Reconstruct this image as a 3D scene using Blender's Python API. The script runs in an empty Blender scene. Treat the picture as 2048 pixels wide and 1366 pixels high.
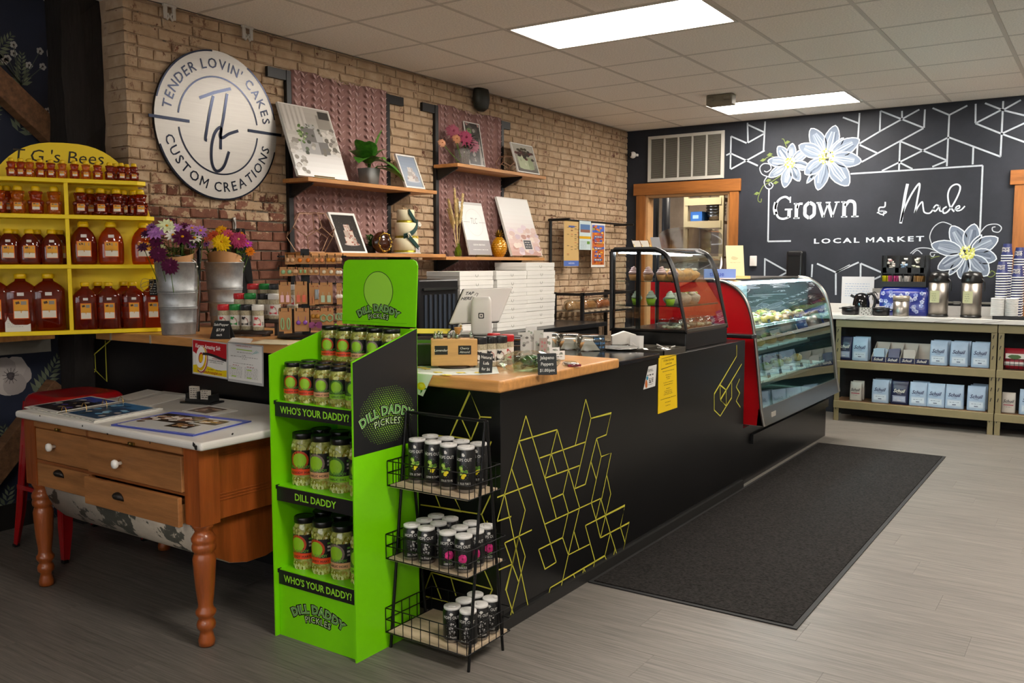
import bpy, bmesh, math, random
from mathutils import Vector, Matrix
R = math.radians
rnd = random.Random(7)
SC = bpy.context.scene
COL = SC.collection
# ------------------------------------------------------------------ camera
H, CE, FPX = 1.38, 2.755, 1778.0          # eye height, ceiling height, focal length for a 2048 px wide frame
YAW, PIT = R(33.93), R(-5.0)
cd = bpy.data.cameras.new('camera'); cam = bpy.data.objects.new('camera', cd); COL.objects.link(cam)
cam.location = (0, 0, H); cam.rotation_euler = (R(90) + PIT, 0, YAW)
cd.sensor_width = 36; cd.lens = FPX / 2048 * 36; cd.clip_start = .05
SC.camera = cam
# ------------------------------------------------------------------ world, exposure
w = bpy.data.worlds.new('world'); SC.world = w; w.use_nodes = True
w.node_tree.nodes['Background'].inputs[0].default_value = (.95, .97, 1, 1)
w.node_tree.nodes['Background'].inputs[1].default_value = 2.4
vs = SC.view_settings
vs.view_transform = 'Standard'; vs.look = 'None'; vs.gamma = 1; vs.use_curve_mapping = False; vs.exposure = 0.62
LAMP_W = 26.0                              # emission strength of the ceiling light panels
# ------------------------------------------------------------------ measuring helpers (photo point -> place on a known plane)
_f = Vector((-math.sin(YAW) * math.cos(PIT), math.cos(YAW) * math.cos(PIT), math.sin(PIT)))
_r = Vector((math.cos(YAW), math.sin(YAW), 0)); _u = _r.cross(_f)
def ray(x, y): return _f + _r * ((x - 1024) / FPX) - _u * ((y - 683) / FPX)
def onz(x, y, z): d = ray(x, y); return Vector((0, 0, H)) + d * ((z - H) / d.z)
def onx(x, y, X): d = ray(x, y); return Vector((0, 0, H)) + d * (X / d.x)
def ony(x, y, Y): d = ray(x, y); return Vector((0, 0, H)) + d * (Y / d.y)
def onp(x, y, P, N): d = ray(x, y); e = Vector((0, 0, H)); return e + d * ((Vector(P) - e).dot(N) / d.dot(N))
# ------------------------------------------------------------------ materials
MT = {}
def lin(h):
    if not isinstance(h, str): return tuple(h)[:3]
    h = h.lstrip('#'); o = []
    for i in (0, 2, 4):
        c = int(h[i:i + 2], 16) / 255
        o.append(c / 12.92 if c <= .04045 else ((c + .055) / 1.055) ** 2.4)
    return tuple(o)
def mat(name, col, rough=.5, metal=0, spec=.5, trans=0, ior=1.45, emit=0, alpha=1, noise=None, bump=None, coat=0, stretch=None, col2=None, sheen=0):
    """noise=(scale, amount) mottles the colour (towards col2 if given); bump=(scale, strength)"""
    if name in MT: return MT[name]
    m = bpy.data.materials.new(name); m.use_nodes = True
    nt = m.node_tree; b = nt.nodes['Principled BSDF']; L = nt.links
    c = lin(col)
    b.inputs['Base Color'].default_value = (*c, 1); b.inputs['Roughness'].default_value = rough
    b.inputs['Metallic'].default_value = metal; b.inputs['Specular IOR Level'].default_value = spec
    b.inputs['Transmission Weight'].default_value = trans; b.inputs['IOR'].default_value = ior
    b.inputs['Alpha'].default_value = alpha; b.inputs['Coat Weight'].default_value = coat
    b.inputs['Sheen Weight'].default_value = sheen
    if emit:
        b.inputs['Emission Color'].default_value = (*c, 1); b.inputs['Emission Strength'].default_value = emit
    if noise or bump:
        tc = nt.nodes.new('ShaderNodeTexCoord'); src = tc.outputs['Object']
        if stretch:
            mp = nt.nodes.new('ShaderNodeMapping'); mp.inputs['Scale'].default_value = stretch
            L.new(src, mp.inputs['Vector']); src = mp.outputs['Vector']
    if noise:
        n = nt.nodes.new('ShaderNodeTexNoise'); n.inputs['Scale'].default_value = noise[0]; n.inputs['Detail'].default_value = 5
        n.inputs['Roughness'].default_value = .65
        L.new(src, n.inputs['Vector'])
        rp = nt.nodes.new('ShaderNodeValToRGB'); a = noise[1]
        lo = tuple(max(0, x * (1 - a)) for x in c); hi = lin(col2) if col2 else tuple(min(1, x * (1 + a)) for x in c)
        if col2: lo = c
        rp.color_ramp.elements[0].color = (*lo, 1); rp.color_ramp.elements[1].color = (*hi, 1)
        rp.color_ramp.elements[0].position = .3; rp.color_ramp.elements[1].position = .7
        L.new(n.outputs['Fac'], rp.inputs['Fac']); L.new(rp.outputs['Color'], b.inputs['Base Color'])
    if bump:
        n2 = nt.nodes.new('ShaderNodeTexNoise'); n2.inputs['Scale'].default_value = bump[0]; n2.inputs['Detail'].default_value = 4
        L.new(src, n2.inputs['Vector'])
        bp = nt.nodes.new('ShaderNodeBump'); bp.inputs['Strength'].default_value = bump[1]; bp.inputs['Distance'].default_value = .004
        L.new(n2.outputs['Fac'], bp.inputs['Height']); L.new(bp.outputs['Normal'], b.inputs['Normal'])
    MT[name] = m; return m
def tint(name, base_hex, amount=.25, rough=.8, grain=None, bump=None, sat=0):
    """a material that varies a little from object to object, with optional stretched grain"""
    if name in MT: return MT[name]
    m = mat(name, base_hex, rough, noise=grain[:2] if grain else (12, .15), bump=bump, stretch=grain[2] if grain and len(grain) > 2 else None)
    nt = m.node_tree; b = nt.nodes['Principled BSDF']
    oi = nt.nodes.new('ShaderNodeObjectInfo'); hs = nt.nodes.new('ShaderNodeHueSaturation')
    mr = nt.nodes.new('ShaderNodeMapRange'); mr.inputs['To Min'].default_value = 1 - amount; mr.inputs['To Max'].default_value = 1 + amount
    nt.links.new(oi.outputs['Random'], mr.inputs['Value']); nt.links.new(mr.outputs['Result'], hs.inputs['Value'])
    l = b.inputs['Base Color'].links[0].from_socket
    nt.links.new(l, hs.inputs['Color']); nt.links.new(hs.outputs['Color'], b.inputs['Base Color'])
    # shift the grain per object
    tc = next(n for n in nt.nodes if n.type == 'TEX_COORD')
    ad = nt.nodes.new('ShaderNodeVectorMath'); ad.operation = 'ADD'
    sc = nt.nodes.new('ShaderNodeMath'); sc.operation = 'MULTIPLY'; sc.inputs[1].default_value = 37
    nt.links.new(oi.outputs['Random'], sc.inputs[0]); nt.links.new(sc.outputs[0], ad.inputs[1])
    for lk in [k for k in nt.links if k.from_node == tc]:
        to = lk.to_socket; nt.links.remove(lk); nt.links.new(ad.outputs[0], to)
    nt.links.new(tc.outputs['Object'], ad.inputs[0])
    return m
# ------------------------------------------------------------------ mesh builder
X3, Y3, Z3 = Vector((1, 0, 0)), Vector((0, 1, 0)), Vector((0, 0, 1))
class Fr:
    """a flat frame: origin, right, up; n is the normal"""
    def __init__(s, o, u=(1, 0, 0), v=(0, 0, 1)):
        s.o = Vector(o); s.u = Vector(u).normalized(); s.v = Vector(v).normalized(); s.n = s.u.cross(s.v)
    def __call__(s, u, v, n=0): return s.o + s.u * u + s.v * v + s.n * n
_glyph = {}
def glyphs(t, bold=0, shear=0, sp=1.0):
    k = (t, bold, shear, sp)
    if k in _glyph: return _glyph[k]
    if bold and 'M' in t:                      # this font's M does not take an outline: draw it
        V, F_, x, hh, th = [], [], 0.0, .70 + bold, .085 + 1.6 * bold
        for n_, sg_ in enumerate(t.split('M')):
            if n_:
                w_ = .66; b = len(V); m = w_ / 2
                P = [(0, 0), (th, 0), (th, hh - 1.9 * th), (m, .16), (w_ - th, hh - 1.9 * th), (w_ - th, 0), (w_, 0), (w_, hh), (w_ - th, hh), (m, .16 + 1.75 * th), (th, hh), (0, hh)]
                V += [(x + p[0], p[1] - bold) for p in P]; F_ += [tuple(b + i for i in f) for f in ((0, 1, 2, 10, 11), (2, 3, 9, 10), (3, 4, 8, 9), (4, 5, 6, 7, 8))]; x += w_ + .1 * sp
            if sg_.strip():
                a, f, x0, x1 = glyphs(sg_.strip(), bold, shear, sp); x += .3 * sp * (len(sg_) - len(sg_.lstrip())); b = len(V)
                V += [(x + p[0] - x0, p[1]) for p in a]; F_ += [tuple(b + i for i in q) for q in f]; x += x1 - x0 + .1 * sp + .3 * sp * (len(sg_) - len(sg_.rstrip()))
        _glyph[k] = (V, F_, 0, max(p[0] for p in V)); return _glyph[k]
    c = bpy.data.curves.new('t', 'FONT'); c.body = t; c.size = 1; c.offset = bold; c.shear = shear; c.space_character = sp
    c.resolution_u = 2; c.fill_mode = 'FRONT'
    o = bpy.data.objects.new('t', c); me = bpy.data.meshes.new_from_object(o)
    vs_ = [(v.co.x, v.co.y) for v in me.vertices]; fs = [tuple(p.vertices) for p in me.polygons]
    bpy.data.objects.remove(o); bpy.data.meshes.remove(me); bpy.data.curves.remove(c)
    xs = [v[0] for v in vs_] or [0, 0]
    _glyph[k] = (vs_, fs, min(xs), max(xs)); return _glyph[k]
class MB:
    def __init__(s): s.v = []; s.f = []; s.m = []; s.s = []
    def add(s, vs, fs, mi=0, sm=False):
        b = len(s.v); s.v += [tuple(v) for v in vs]
        for f in fs: s.f.append(tuple(b + i for i in f)); s.m.append(mi); s.s.append(sm)
        return s
    def box(s, x0, y0, z0, x1, y1, z1, mi=0):
        if x0 > x1: x0, x1 = x1, x0
        if y0 > y1: y0, y1 = y1, y0
        if z0 > z1: z0, z1 = z1, z0
        return s.add([(x0, y0, z0), (x1, y0, z0), (x1, y1, z0), (x0, y1, z0), (x0, y0, z1), (x1, y0, z1), (x1, y1, z1), (x0, y1, z1)],
                     [(3, 2, 1, 0), (4, 5, 6, 7), (0, 1, 5, 4), (1, 2, 6, 5), (2, 3, 7, 6), (3, 0, 4, 7)], mi)
    def cbox(s, c, sx, sy, sz, mi=0): return s.box(c[0] - sx / 2, c[1] - sy / 2, c[2] - sz / 2, c[0] + sx / 2, c[1] + sy / 2, c[2] + sz / 2, mi)
    def fbox(s, fr, u0, v0, n0, u1, v1, n1, mi=0):
        p = [fr(u0, v0, n0), fr(u1, v0, n0), fr(u1, v1, n0), fr(u0, v1, n0), fr(u0, v0, n1), fr(u1, v0, n1), fr(u1, v1, n1), fr(u0, v1, n1)]
        return s.add(p, [(3, 2, 1, 0), (4, 5, 6, 7), (0, 1, 5, 4), (1, 2, 6, 5), (2, 3, 7, 6), (3, 0, 4, 7)], mi)
    def lathe(s, prof, seg=20, c=(0, 0, 0), mi=0, sm=True, sx=1, sy=1, cap=True):
        """prof: list of (r, z[, material])"""
        vs, fs, ms = [], [], []
        for q in prof:
            for k in range(seg):
                a = 2 * math.pi * k / seg
                vs.append((c[0] + q[0] * math.cos(a) * sx, c[1] + q[0] * math.sin(a) * sy, c[2] + q[1]))
        for i in range(len(prof) - 1):
            mm = prof[i][2] if len(prof[i]) > 2 else mi
            b = len(s.v)
            for k in range(seg):
                k2 = (k + 1) % seg
                fs.append((i * seg + k, i * seg + k2, (i + 1) * seg + k2, (i + 1) * seg + k)); ms.append(mm)
        b = len(s.v); s.v += vs
        for f, mm in zip(fs, ms): s.f.append(tuple(b + i for i in f)); s.m.append(mm); s.s.append(sm)
        if cap:
            if prof[0][0] > 1e-6: s.f.append(tuple(b + i for i in reversed(range(seg)))); s.m.append(mi if len(prof[0]) < 3 else prof[0][2]); s.s.append(False)
            n = (len(prof) - 1) * seg
            if prof[-1][0] > 1e-6: s.f.append(tuple(b + n + i for i in range(seg))); s.m.append(mi if len(prof[-1]) < 3 else prof[-1][2]); s.s.append(False)
        return s
    def cyl(s, c, r, h, seg=16, mi=0, r2=None, sx=1, sy=1): return s.lathe([(r, 0), (r if r2 is None else r2, h)], seg, c, mi, True, sx, sy)
    def ball(s, c, r, seg=12, rings=8, mi=0, sx=1, sy=1, sz=1):
        return s.lathe([(max(1e-7, r * math.sin(math.pi * i / rings)), -r * sz * math.cos(math.pi * i / rings)) for i in range(rings + 1)], seg, c, mi, True, sx, sy, cap=False)
    def tube(s, pts, r, seg=6, mi=0, closed=False, sm=True):
        pts = [Vector(p) for p in pts]; n = len(pts); rs = r if isinstance(r, (list, tuple)) else [r] * n
        rings = []; up = None
        for i, p in enumerate(pts):
            if closed: t = pts[(i + 1) % n] - pts[i - 1]
            else: t = pts[min(i + 1, n - 1)] - pts[max(i - 1, 0)]
            if t.length < 1e-9: t = Vector((0, 0, 1))
            t.normalize()
            if up is None: up = Vector((0, 0, 1)) if abs(t.z) < .9 else Vector((1, 0, 0))
            a = t.cross(up)
            if a.length < 1e-6: a = t.cross(Vector((.3, .9, .2)))
            a.normalize(); b = a.cross(t).normalized(); up = b
            rings.append([p + a * (rs[i] * math.cos(2 * math.pi * k / seg)) + b * (rs[i] * math.sin(2 * math.pi * k / seg)) for k in range(seg)])
        vs = [v for q in rings for v in q]; fs = []
        for i in range(n if closed else n - 1):
            j = (i + 1) % n
            for k in range(seg): fs.append((i * seg + k, j * seg + k, j * seg + (k + 1) % seg, i * seg + (k + 1) % seg))
        s.add(vs, fs, mi, sm)
        if not closed: s.add(rings[0], [tuple(range(seg))], mi); s.add(rings[-1], [tuple(reversed(range(seg)))], mi)
        return s
    def bar(s, a, b, w, h, mi=0):
        """a square-section bar from a to b"""
        a, b = Vector(a), Vector(b); t = (b - a).normalized(); up = Z3 if abs(t.z) < .95 else Y3
        u = t.cross(up).normalized(); v = u.cross(t)
        p = [q + u * (i * w / 2) + v * (j * h / 2) for q in (a, b) for i, j in ((-1, -1), (1, -1), (1, 1), (-1, 1))]
        return s.add(p, [(0, 1, 2, 3), (7, 6, 5, 4), (1, 0, 4, 5), (2, 1, 5, 6), (3, 2, 6, 7), (0, 3, 7, 4)], mi)
    def prism(s, poly, fr, n0, n1, mi=0, side=None, sm=False):
        k = len(poly); a = [fr(u, v, n0) for u, v in poly]; b = [fr(u, v, n1) for u, v in poly]
        s.add(a + b, [tuple(reversed(range(k))), tuple(range(k, 2 * k))], mi)
        return s.add(a + b, [(i, (i + 1) % k, k + (i + 1) % k, k + i) for i in range(k)], mi if side is None else side, sm)
    def flat(s, poly, fr, n=0, mi=0):
        k = len(poly)
        if isinstance(fr, Fr): return s.add([fr(u, v, n) for u, v in poly], [tuple(range(k))], mi)
        cu, cv = sum(p[0] for p in poly) / k, sum(p[1] for p in poly) / k      # follow a curved surface
        vs = [fr(cu + (u - cu) * t, cv + (v - cv) * t, n) for t in (.01, .35, .7, 1) for u, v in poly]
        return s.add(vs, [tuple(range(k))] + [(r * k + i, r * k + (i + 1) % k, r * k + k + (i + 1) % k, r * k + k + i) for r in range(3) for i in range(k)], mi)
    def disc(s, fr, cu, cv, r, n=0, mi=0, seg=24, rv=None):
        return s.flat([(cu + r * math.cos(2 * math.pi * k / seg), cv + (rv or r) * math.sin(2 * math.pi * k / seg)) for k in range(seg)], fr, n, mi)
    def line(s, pts, w, fr, n=0, mi=0, closed=False, taper=None, th=.0008):
        """a painted stroke: a thin mitred ribbon lying on the frame"""
        P = [Vector((p[0], p[1])) for p in pts]; k = len(P)
        if k < 2: return s
        L, Q = [], []
        for i in range(k):
            if closed: a, b = P[i - 1], P[(i + 1) % k]
            else: a, b = P[max(i - 1, 0)], P[min(i + 1, k - 1)]
            d = (b - a)
            if d.length < 1e-9: d = Vector((1, 0))
            d.normalize(); nn = Vector((-d.y, d.x)); ww = w / 2 * (taper(i / (k - 1)) if taper else 1)
            if 0 < i < k - 1 or closed:
                e = P[(i + 1) % k] - P[i]
                if e.length > 1e-9:
                    e.normalize(); ww /= max(.5, abs(d.dot(e)))
            L.append(P[i] + nn * ww); Q.append(P[i] - nn * ww)
        vs = [fr(q.x, q.y, n + th) for q in L] + [fr(q.x, q.y, n + th) for q in Q]
        fs = [(i, k + i, k + (i + 1) % k, (i + 1) % k) for i in range(k if closed else k - 1)]
        return s.add(vs, fs, mi)
    def text(s, t, size, fr, u, v, n=.0006, mi=0, bold=0, shear=0, align='C', sp=1.0, sx=1.0, fn=None):
        """lettering; fn(x, y) -> (u, v) may bend it"""
        vs, fs, x0, x1 = glyphs(t, bold, shear, sp)
        wd = (x1 - x0) * size * sx; off = {'C': -wd / 2, 'L': 0, 'R': -wd}[align]
        out = []
        for x, y in vs:
            a, b = (x - x0) * size * sx + off, y * size
            if fn: a, b = fn(a, b)
            out.append(fr(u + a, v + b, n))
        return s.add(out, fs, mi)
    def build(s, name, mats, parent=None, loc=None, rot=None, bev=0, seg=2, solid=0, sub=0, angle=None):
        me = bpy.data.meshes.new(name); me.from_pydata(s.v, [], s.f)
        for m in (mats if isinstance(mats, (list, tuple)) else [mats]): me.materials.append(m)
        me.polygons.foreach_set('material_index', s.m); me.polygons.foreach_set('use_smooth', s.s)
        if bev:
            bm = bmesh.new(); bm.from_mesh(me); bmesh.ops.remove_doubles(bm, verts=bm.verts, dist=1e-6)
            ed = [e for e in bm.edges if len(e.link_faces) == 2 and e.calc_face_angle(0) > R(30)]
            bmesh.ops.bevel(bm, geom=ed, offset=bev, segments=seg, profile=.5, affect='EDGES', clamp_overlap=True)
            bm.to_mesh(me); bm.free()
        me.update()
        o = bpy.data.objects.new(name, me); COL.objects.link(o)
        if parent is not None: o.parent = parent
        if loc is not None: o.location = loc
        if rot is not None: o.rotation_euler = rot
        if solid:
            q = o.modifiers.new('solid', 'SOLIDIFY'); q.thickness = solid; q.offset = 0
        if sub:
            q = o.modifiers.new('sub', 'SUBSURF'); q.levels = q.render_levels = sub
        return o
def empty(name, loc, rz=0, label=None, cat=None, group=None, rot=None):
    o = bpy.data.objects.new(name, None); COL.objects.link(o); o.location = loc; o.rotation_euler = rot or (0, 0, rz); o.empty_display_size = .05
    return tag(o, label, cat, group)
def tag(o, label=None, cat=None, group=None, kind=None):
    if label: o['label'] = label
    if cat: o['category'] = cat
    if group: o['group'] = group
    if kind: o['kind'] = kind
    return o
KIDS = {}
def copy_tree(o, loc=None, rz=None, label=None, parent=None, group=None):
    c = o.copy(); COL.objects.link(c); c.parent = parent
    if loc is not None: c.location = loc
    if rz is not None: c.rotation_euler = (0, 0, rz)
    if label: c['label'] = label
    if group: c['group'] = group
    k = o.name
    if k not in KIDS: KIDS[k] = list(o.children)
    for ch in KIDS[k]: copy_tree(ch, parent=c)
    return c
class Maker:
    """places a prototype first, then copies of it"""
    def __init__(s, proto): s.p = proto; s.used = False
    def __call__(s, loc, rz, label, group=None):
        if not s.used:
            s.used = True; s.kids = list(s.p.children); KIDS[s.p.name] = s.kids
            s.p.location = loc; s.p.rotation_euler = (0, 0, rz); s.p['label'] = label
            if group: s.p['group'] = group
            return s.p
        return copy_tree(s.p, loc, rz, label, None, group)
ORD = ['first', 'second', 'third', 'fourth', 'fifth', 'sixth', 'seventh', 'eighth', 'ninth', 'tenth', 'eleventh', 'twelfth', 'thirteenth', 'fourteenth', 'fifteenth', 'sixteenth', 'seventeenth', 'eighteenth', 'nineteenth', 'twentieth', 'twenty-first', 'twenty-second', 'twenty-third', 'twenty-fourth']
def smooth(pts, n=6, closed=False):
    """Catmull-Rom through the points"""
    P = [Vector(p) for p in pts]; k = len(P); out = []
    for i in range(k if closed else k - 1):
        p0, p1, p2, p3 = (P[(i - 1) % k] if closed or i else P[0]), P[i], P[(i + 1) % k], (P[(i + 2) % k] if closed or i + 2 < k else P[-1])
        for j in range(n):
            t = j / n
            out.append(.5 * ((2 * p1) + (p2 - p0) * t + (2 * p0 - 5 * p1 + 4 * p2 - p3) * t * t + (3 * p1 - p0 - 3 * p2 + p3) * t ** 3))
    if not closed: out.append(P[-1])
    return out
def leaf(mb, base, d, up, L, W, mi=0, bend=.3, seg=6, fold=.15):
    """a curved blade with a centre fold"""
    base, d, up = Vector(base), Vector(d).normalized(), Vector(up); sd = d.cross(up).normalized(); up = sd.cross(d)
    vs = []
    for i in range(seg + 1):
        t = i / seg; c = base + d * (L * t) - Z3 * (bend * L * t * t)
        w_ = W / 2 * (math.sin(math.pi * min(1, t * .93 + .07)) ** .8); vs += [c - sd * w_ + up * (fold * w_), c, c + sd * w_ + up * (fold * w_)]
    fs = []
    for i in range(seg): fs += [(3 * i, 3 * i + 1, 3 * i + 4, 3 * i + 3), (3 * i + 1, 3 * i + 2, 3 * i + 5, 3 * i + 4)]
    return mb.add(vs, fs, mi, True)
# ================================================================== SETTING
XB, YB, XW = -4.26, 8.5, -4.72            # brick wall, chalkboard wall, papered wall
G, GX, GY = .6096, -3.649, 5.04           # ceiling grid
def inview(pts, mg=60):
    for p in pts:
        q = Vector(p) - Vector((0, 0, H)); d = q.dot(_f)
        if d > .2:
            x, y = 1024 + FPX * q.dot(_r) / d, 683 - FPX * q.dot(_u) / d
            if -mg < x < 2048 + mg and -mg < y < 1366 + mg: return True
    return False
# floor ------------------------------------------------------------
fm = tint('floor_plank', '#645f59', .05, .5, (2.6, .42, (1.6, 48, 1)), (9, .05))
floor = tag(MB().box(-6, -3, -.12, 3.4, 11, -.0025).build('floor', fm), 'grey wood-look plank floor', None, None, 'structure')
PW, PL = .2, 1.22
pm = MB().box(.0004, .0004, -.004, PL - .0004, PW - .0004, 0).build('plank', fm, floor); pm.hide_render = False
first = True
for j in range(58):
    y = -2.6 + j * PW; off = (j * .437) % 1.0
    for i in range(8):
        x = -6 + (i + off) * PL - .6
        if y + PW > YB or not inview([(x + a * PL, y + b * PW, 0) for a in (0, .25, .5, .75, 1) for b in (0, 1)]): continue
        if x + PL < XW: continue
        o = pm if first else pm.copy()
        if not first: COL.objects.link(o)
        o.location = (x, y, 0); first = False
# ceiling ----------------------------------------------------------
cm = mat('ceiling_tile', '#efe8de', .95, spec=.1, noise=(95, .16), bump=(160, .35))
ceil = tag(MB().box(-6, -3, CE + .03, 3.4, YB + .1, CE + .1).build('ceiling', mat('plenum', '#3a3733', .9)), 'suspended white tile ceiling', None, None, 'structure')
gm = mat('grid_metal', '#cbc3b8', .6)
def gi(i): return GX + i * G
def gj(j): return GY + j * G
LI = [(1, -1), (1, 4), (5, -6), (5, -1), (5, 4), (5, -11)]
lit = {(i + a, j) for i, j in LI for a in (0, 1)}
g = MB()
for i in range(-1, 12):
    for j in range(-14, 6):
        if (i, j) in lit and (i - 1, j) in lit: continue
        g.box(gi(i) - .012, gj(j), CE - .002, gi(i) + .012, min(gj(j) + G, YB), CE + .02)
for j in range(-14, 6): g.box(XB - .02, gj(j) - .012, CE - .0015, 3.4, gj(j) + .012, CE + .02)
g.box(XB, 2.7, CE - .002, XB + .02, YB, CE + .012); g.box(XB, YB - .02, CE - .002, 3.4, YB, CE + .012)
g.build('ceiling_grid', gm, ceil)
tb = MB()
e = .0135
tb.add([(e, e, .0), (G - e, e, .0), (G - e, G - e, .0), (e, G - e, .0), (e - .006, e - .006, .008), (G - e + .006, e - .006, .008), (G - e + .006, G - e + .006, .008), (e - .006, G - e + .006, .008), (e - .006, e - .006, .02), (G - e + .006, e - .006, .02), (G - e + .006, G - e + .006, .02), (e - .006, G - e + .006, .02)],
       [(3, 2, 1, 0), (0, 1, 5, 4), (1, 2, 6, 5), (2, 3, 7, 6), (3, 0, 4, 7), (8, 9, 10, 11)])
tile = tb.build('ceiling_tile', cm, ceil); first = True
for i in range(-3, 11):
    for j in range(-13, 6):
        if (i, j) in lit: continue
        x, y = gi(i), gj(j)
        if x < XW - .6 or y + G * .3 > YB: continue
        if i == -1 and False: continue
        o = tile if first else tile.copy()
        if not first: COL.objects.link(o)
        o.location = (x, y, CE - .001); first = False
# ceiling light panels ----------------------------------------------
em = mat('lamp_diffuser', '#fff6ea', .5, emit=LAMP_W)
lp = empty('ceiling_light', (0, 0, 0), 0, 'x', 'light')
fr_ = MB()
W2 = 2 * G
fr_.box(.014, .014, -.004, W2 - .014, .03, .03); fr_.box(.014, G - .03, -.004, W2 - .014, G - .014, .03)
fr_.box(.014, .03, -.004, .03, G - .03, .03); fr_.box(W2 - .03, .03, -.004, W2 - .014, G - .03, .03); fr_.box(.014, .014, .03, W2 - .014, G - .014, .036)
fr_.build('light_frame', mat('lamp_frame', '#cfc8bd', .5), lp)
MB().box(.03, .03, .004, W2 - .03, G - .03, .01).build('diffuser', em, lp)
mk = Maker(lp)
for (i, j), lb in zip(LI, ['rectangular ceiling light panel over the wooden counter', 'rectangular ceiling light panel near the chalkboard wall', 'rectangular ceiling light panel over the open floor beside the table',
                           'rectangular ceiling light panel over the aisle', 'rectangular ceiling light panel by the wooden door frame', 'rectangular ceiling light panel above the entrance']):
    mk((gi(i), gj(j), CE), 0, lb)
# brick wall --------------------------------------------------------
def painted(name, paint, bare, dark, lo, seed):
    """old whitewash worn off brick: world position decides where the paint is lost"""
    m = bpy.data.materials.new(name); m.use_nodes = True; nt = m.node_tree; b = nt.nodes['Principled BSDF']; L = nt.links
    b.inputs['Roughness'].default_value = .88; b.inputs['Specular IOR Level'].default_value = .25
    ge = nt.nodes.new('ShaderNodeNewGeometry'); oi = nt.nodes.new('ShaderNodeObjectInfo')
    def noise(sc, det=5, rg=.6, st=(1, 1, 1)):
        mp = nt.nodes.new('ShaderNodeMapping'); mp.inputs['Scale'].default_value = st; mp.inputs['Location'].default_value = (seed, seed * 2, 0)
        L.new(ge.outputs['Position'], mp.inputs['Vector'])
        n = nt.nodes.new('ShaderNodeTexNoise'); n.inputs['Scale'].default_value = sc; n.inputs['Detail'].default_value = det; n.inputs['Roughness'].default_value = rg
        L.new(mp.outputs['Vector'], n.inputs['Vector']); return n.outputs['Fac']
    def mth(op, a, bb):
        q = nt.nodes.new('ShaderNodeMath'); q.operation = op; q.use_clamp = False
        for k, s_ in enumerate((a, bb)):
            if isinstance(s_, (int, float)): q.inputs[k].default_value = s_
            else: L.new(s_, q.inputs[k])
        return q.outputs[0]
    def ramp(fac, stops):
        r = nt.nodes.new('ShaderNodeValToRGB')
        while len(r.color_ramp.elements) < len(stops): r.color_ramp.elements.new(.5)
        for el, (p, c) in zip(r.color_ramp.elements, stops): el.position = p; el.color = (*(lin(c) if isinstance(c, str) else (c, c, c)), 1)
        L.new(fac, r.inputs['Fac']); return r.outputs['Color']
    def mix(f, a, bb):
        q = nt.nodes.new('ShaderNodeMix'); q.data_type = 'RGBA'
        if isinstance(f, (int, float)): q.inputs[0].default_value = f
        else: L.new(f, q.inputs[0])
        L.new(a, q.inputs[6]); L.new(bb, q.inputs[7]); return q.outputs[2]
    sp = nt.nodes.new('ShaderNodeSeparateXYZ'); L.new(ge.outputs['Position'], sp.inputs[0])
    # more paint higher up and further along the wall
    hgt = mth('MULTIPLY', mth('SUBTRACT', sp.outputs[2], 1.74), 1.5); far = mth('MULTIPLY', mth('SUBTRACT', sp.outputs[1], 4.3), .7)
    zone = nt.nodes.new('ShaderNodeClamp'); L.new(mth('MAXIMUM', hgt, far), zone.inputs[0]); zone.inputs[1].default_value = -.55; zone.inputs[2].default_value = .3
    fine = noise(17, 8, .7); big = noise(2.4, 4, .6)
    lost = mth('ADD', mth('ADD', mth('MULTIPLY', fine, 1.3), mth('MULTIPLY', big, .7)), mth('MULTIPLY', zone.outputs[0], .75))
    lost = mth('ADD', lost, mth('MULTIPLY', mth('SUBTRACT', oi.outputs['Random'], .5), .18))
    pm_ = ramp(lost, [(lo - .05, 0.0), (lo + .05, 1.0)])
    pc = ramp(noise(7, 6, .7), [(.3, paint[0]), (.55, paint[1]), (.75, paint[2])])
    bc = ramp(mth('ADD', mth('MULTIPLY', noise(21, 6, .7), .7), mth('MULTIPLY', oi.outputs['Random'], .35)), [(.3, bare[0]), (.5, bare[1]), (.72, bare[2])])
    c = mix(pm_, bc, pc)
    spot = ramp(noise(8.5, 9, .82, (1, 1.2, .8)), [(.565, 0.0), (.61, 1.0)])
    dk = nt.nodes.new('ShaderNodeRGB'); dk.outputs[0].default_value = (*lin(dark), 1)
    c = mix(mth('MULTIPLY', spot, .7), c, dk.outputs[0])
    L.new(c, b.inputs['Base Color'])
    bp = nt.nodes.new('ShaderNodeBump'); bp.inputs['Strength'].default_value = .5; bp.inputs['Distance'].default_value = .006
    L.new(mth('ADD', mth('MULTIPLY', noise(60, 6, .7), .6), pm_), bp.inputs['Height']); L.new(bp.outputs['Normal'], b.inputs['Normal'])
    return m
bm_ = painted('worn_brick', ('#a08568', '#b39a7e', '#c2ad94'), ('#5c3a2e', '#744c3c', '#8a6250'), '#63382a', 1.0, 3.1)
mm_ = painted('lime_mortar', ('#967c63', '#a88f76', '#b8a28c'), ('#5d554b', '#6d655a', '#80786b'), '#3a2a20', .92, 5.3)
wl = MB()
wl.box(XB - .3, 2.78, 0, XB - .012, YB, CE + .1)
wall = tag(wl.build('wall_left', mm_), 'old brick wall with worn whitewash', None, None, 'structure')
CH, BL = .0585, .192
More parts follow.
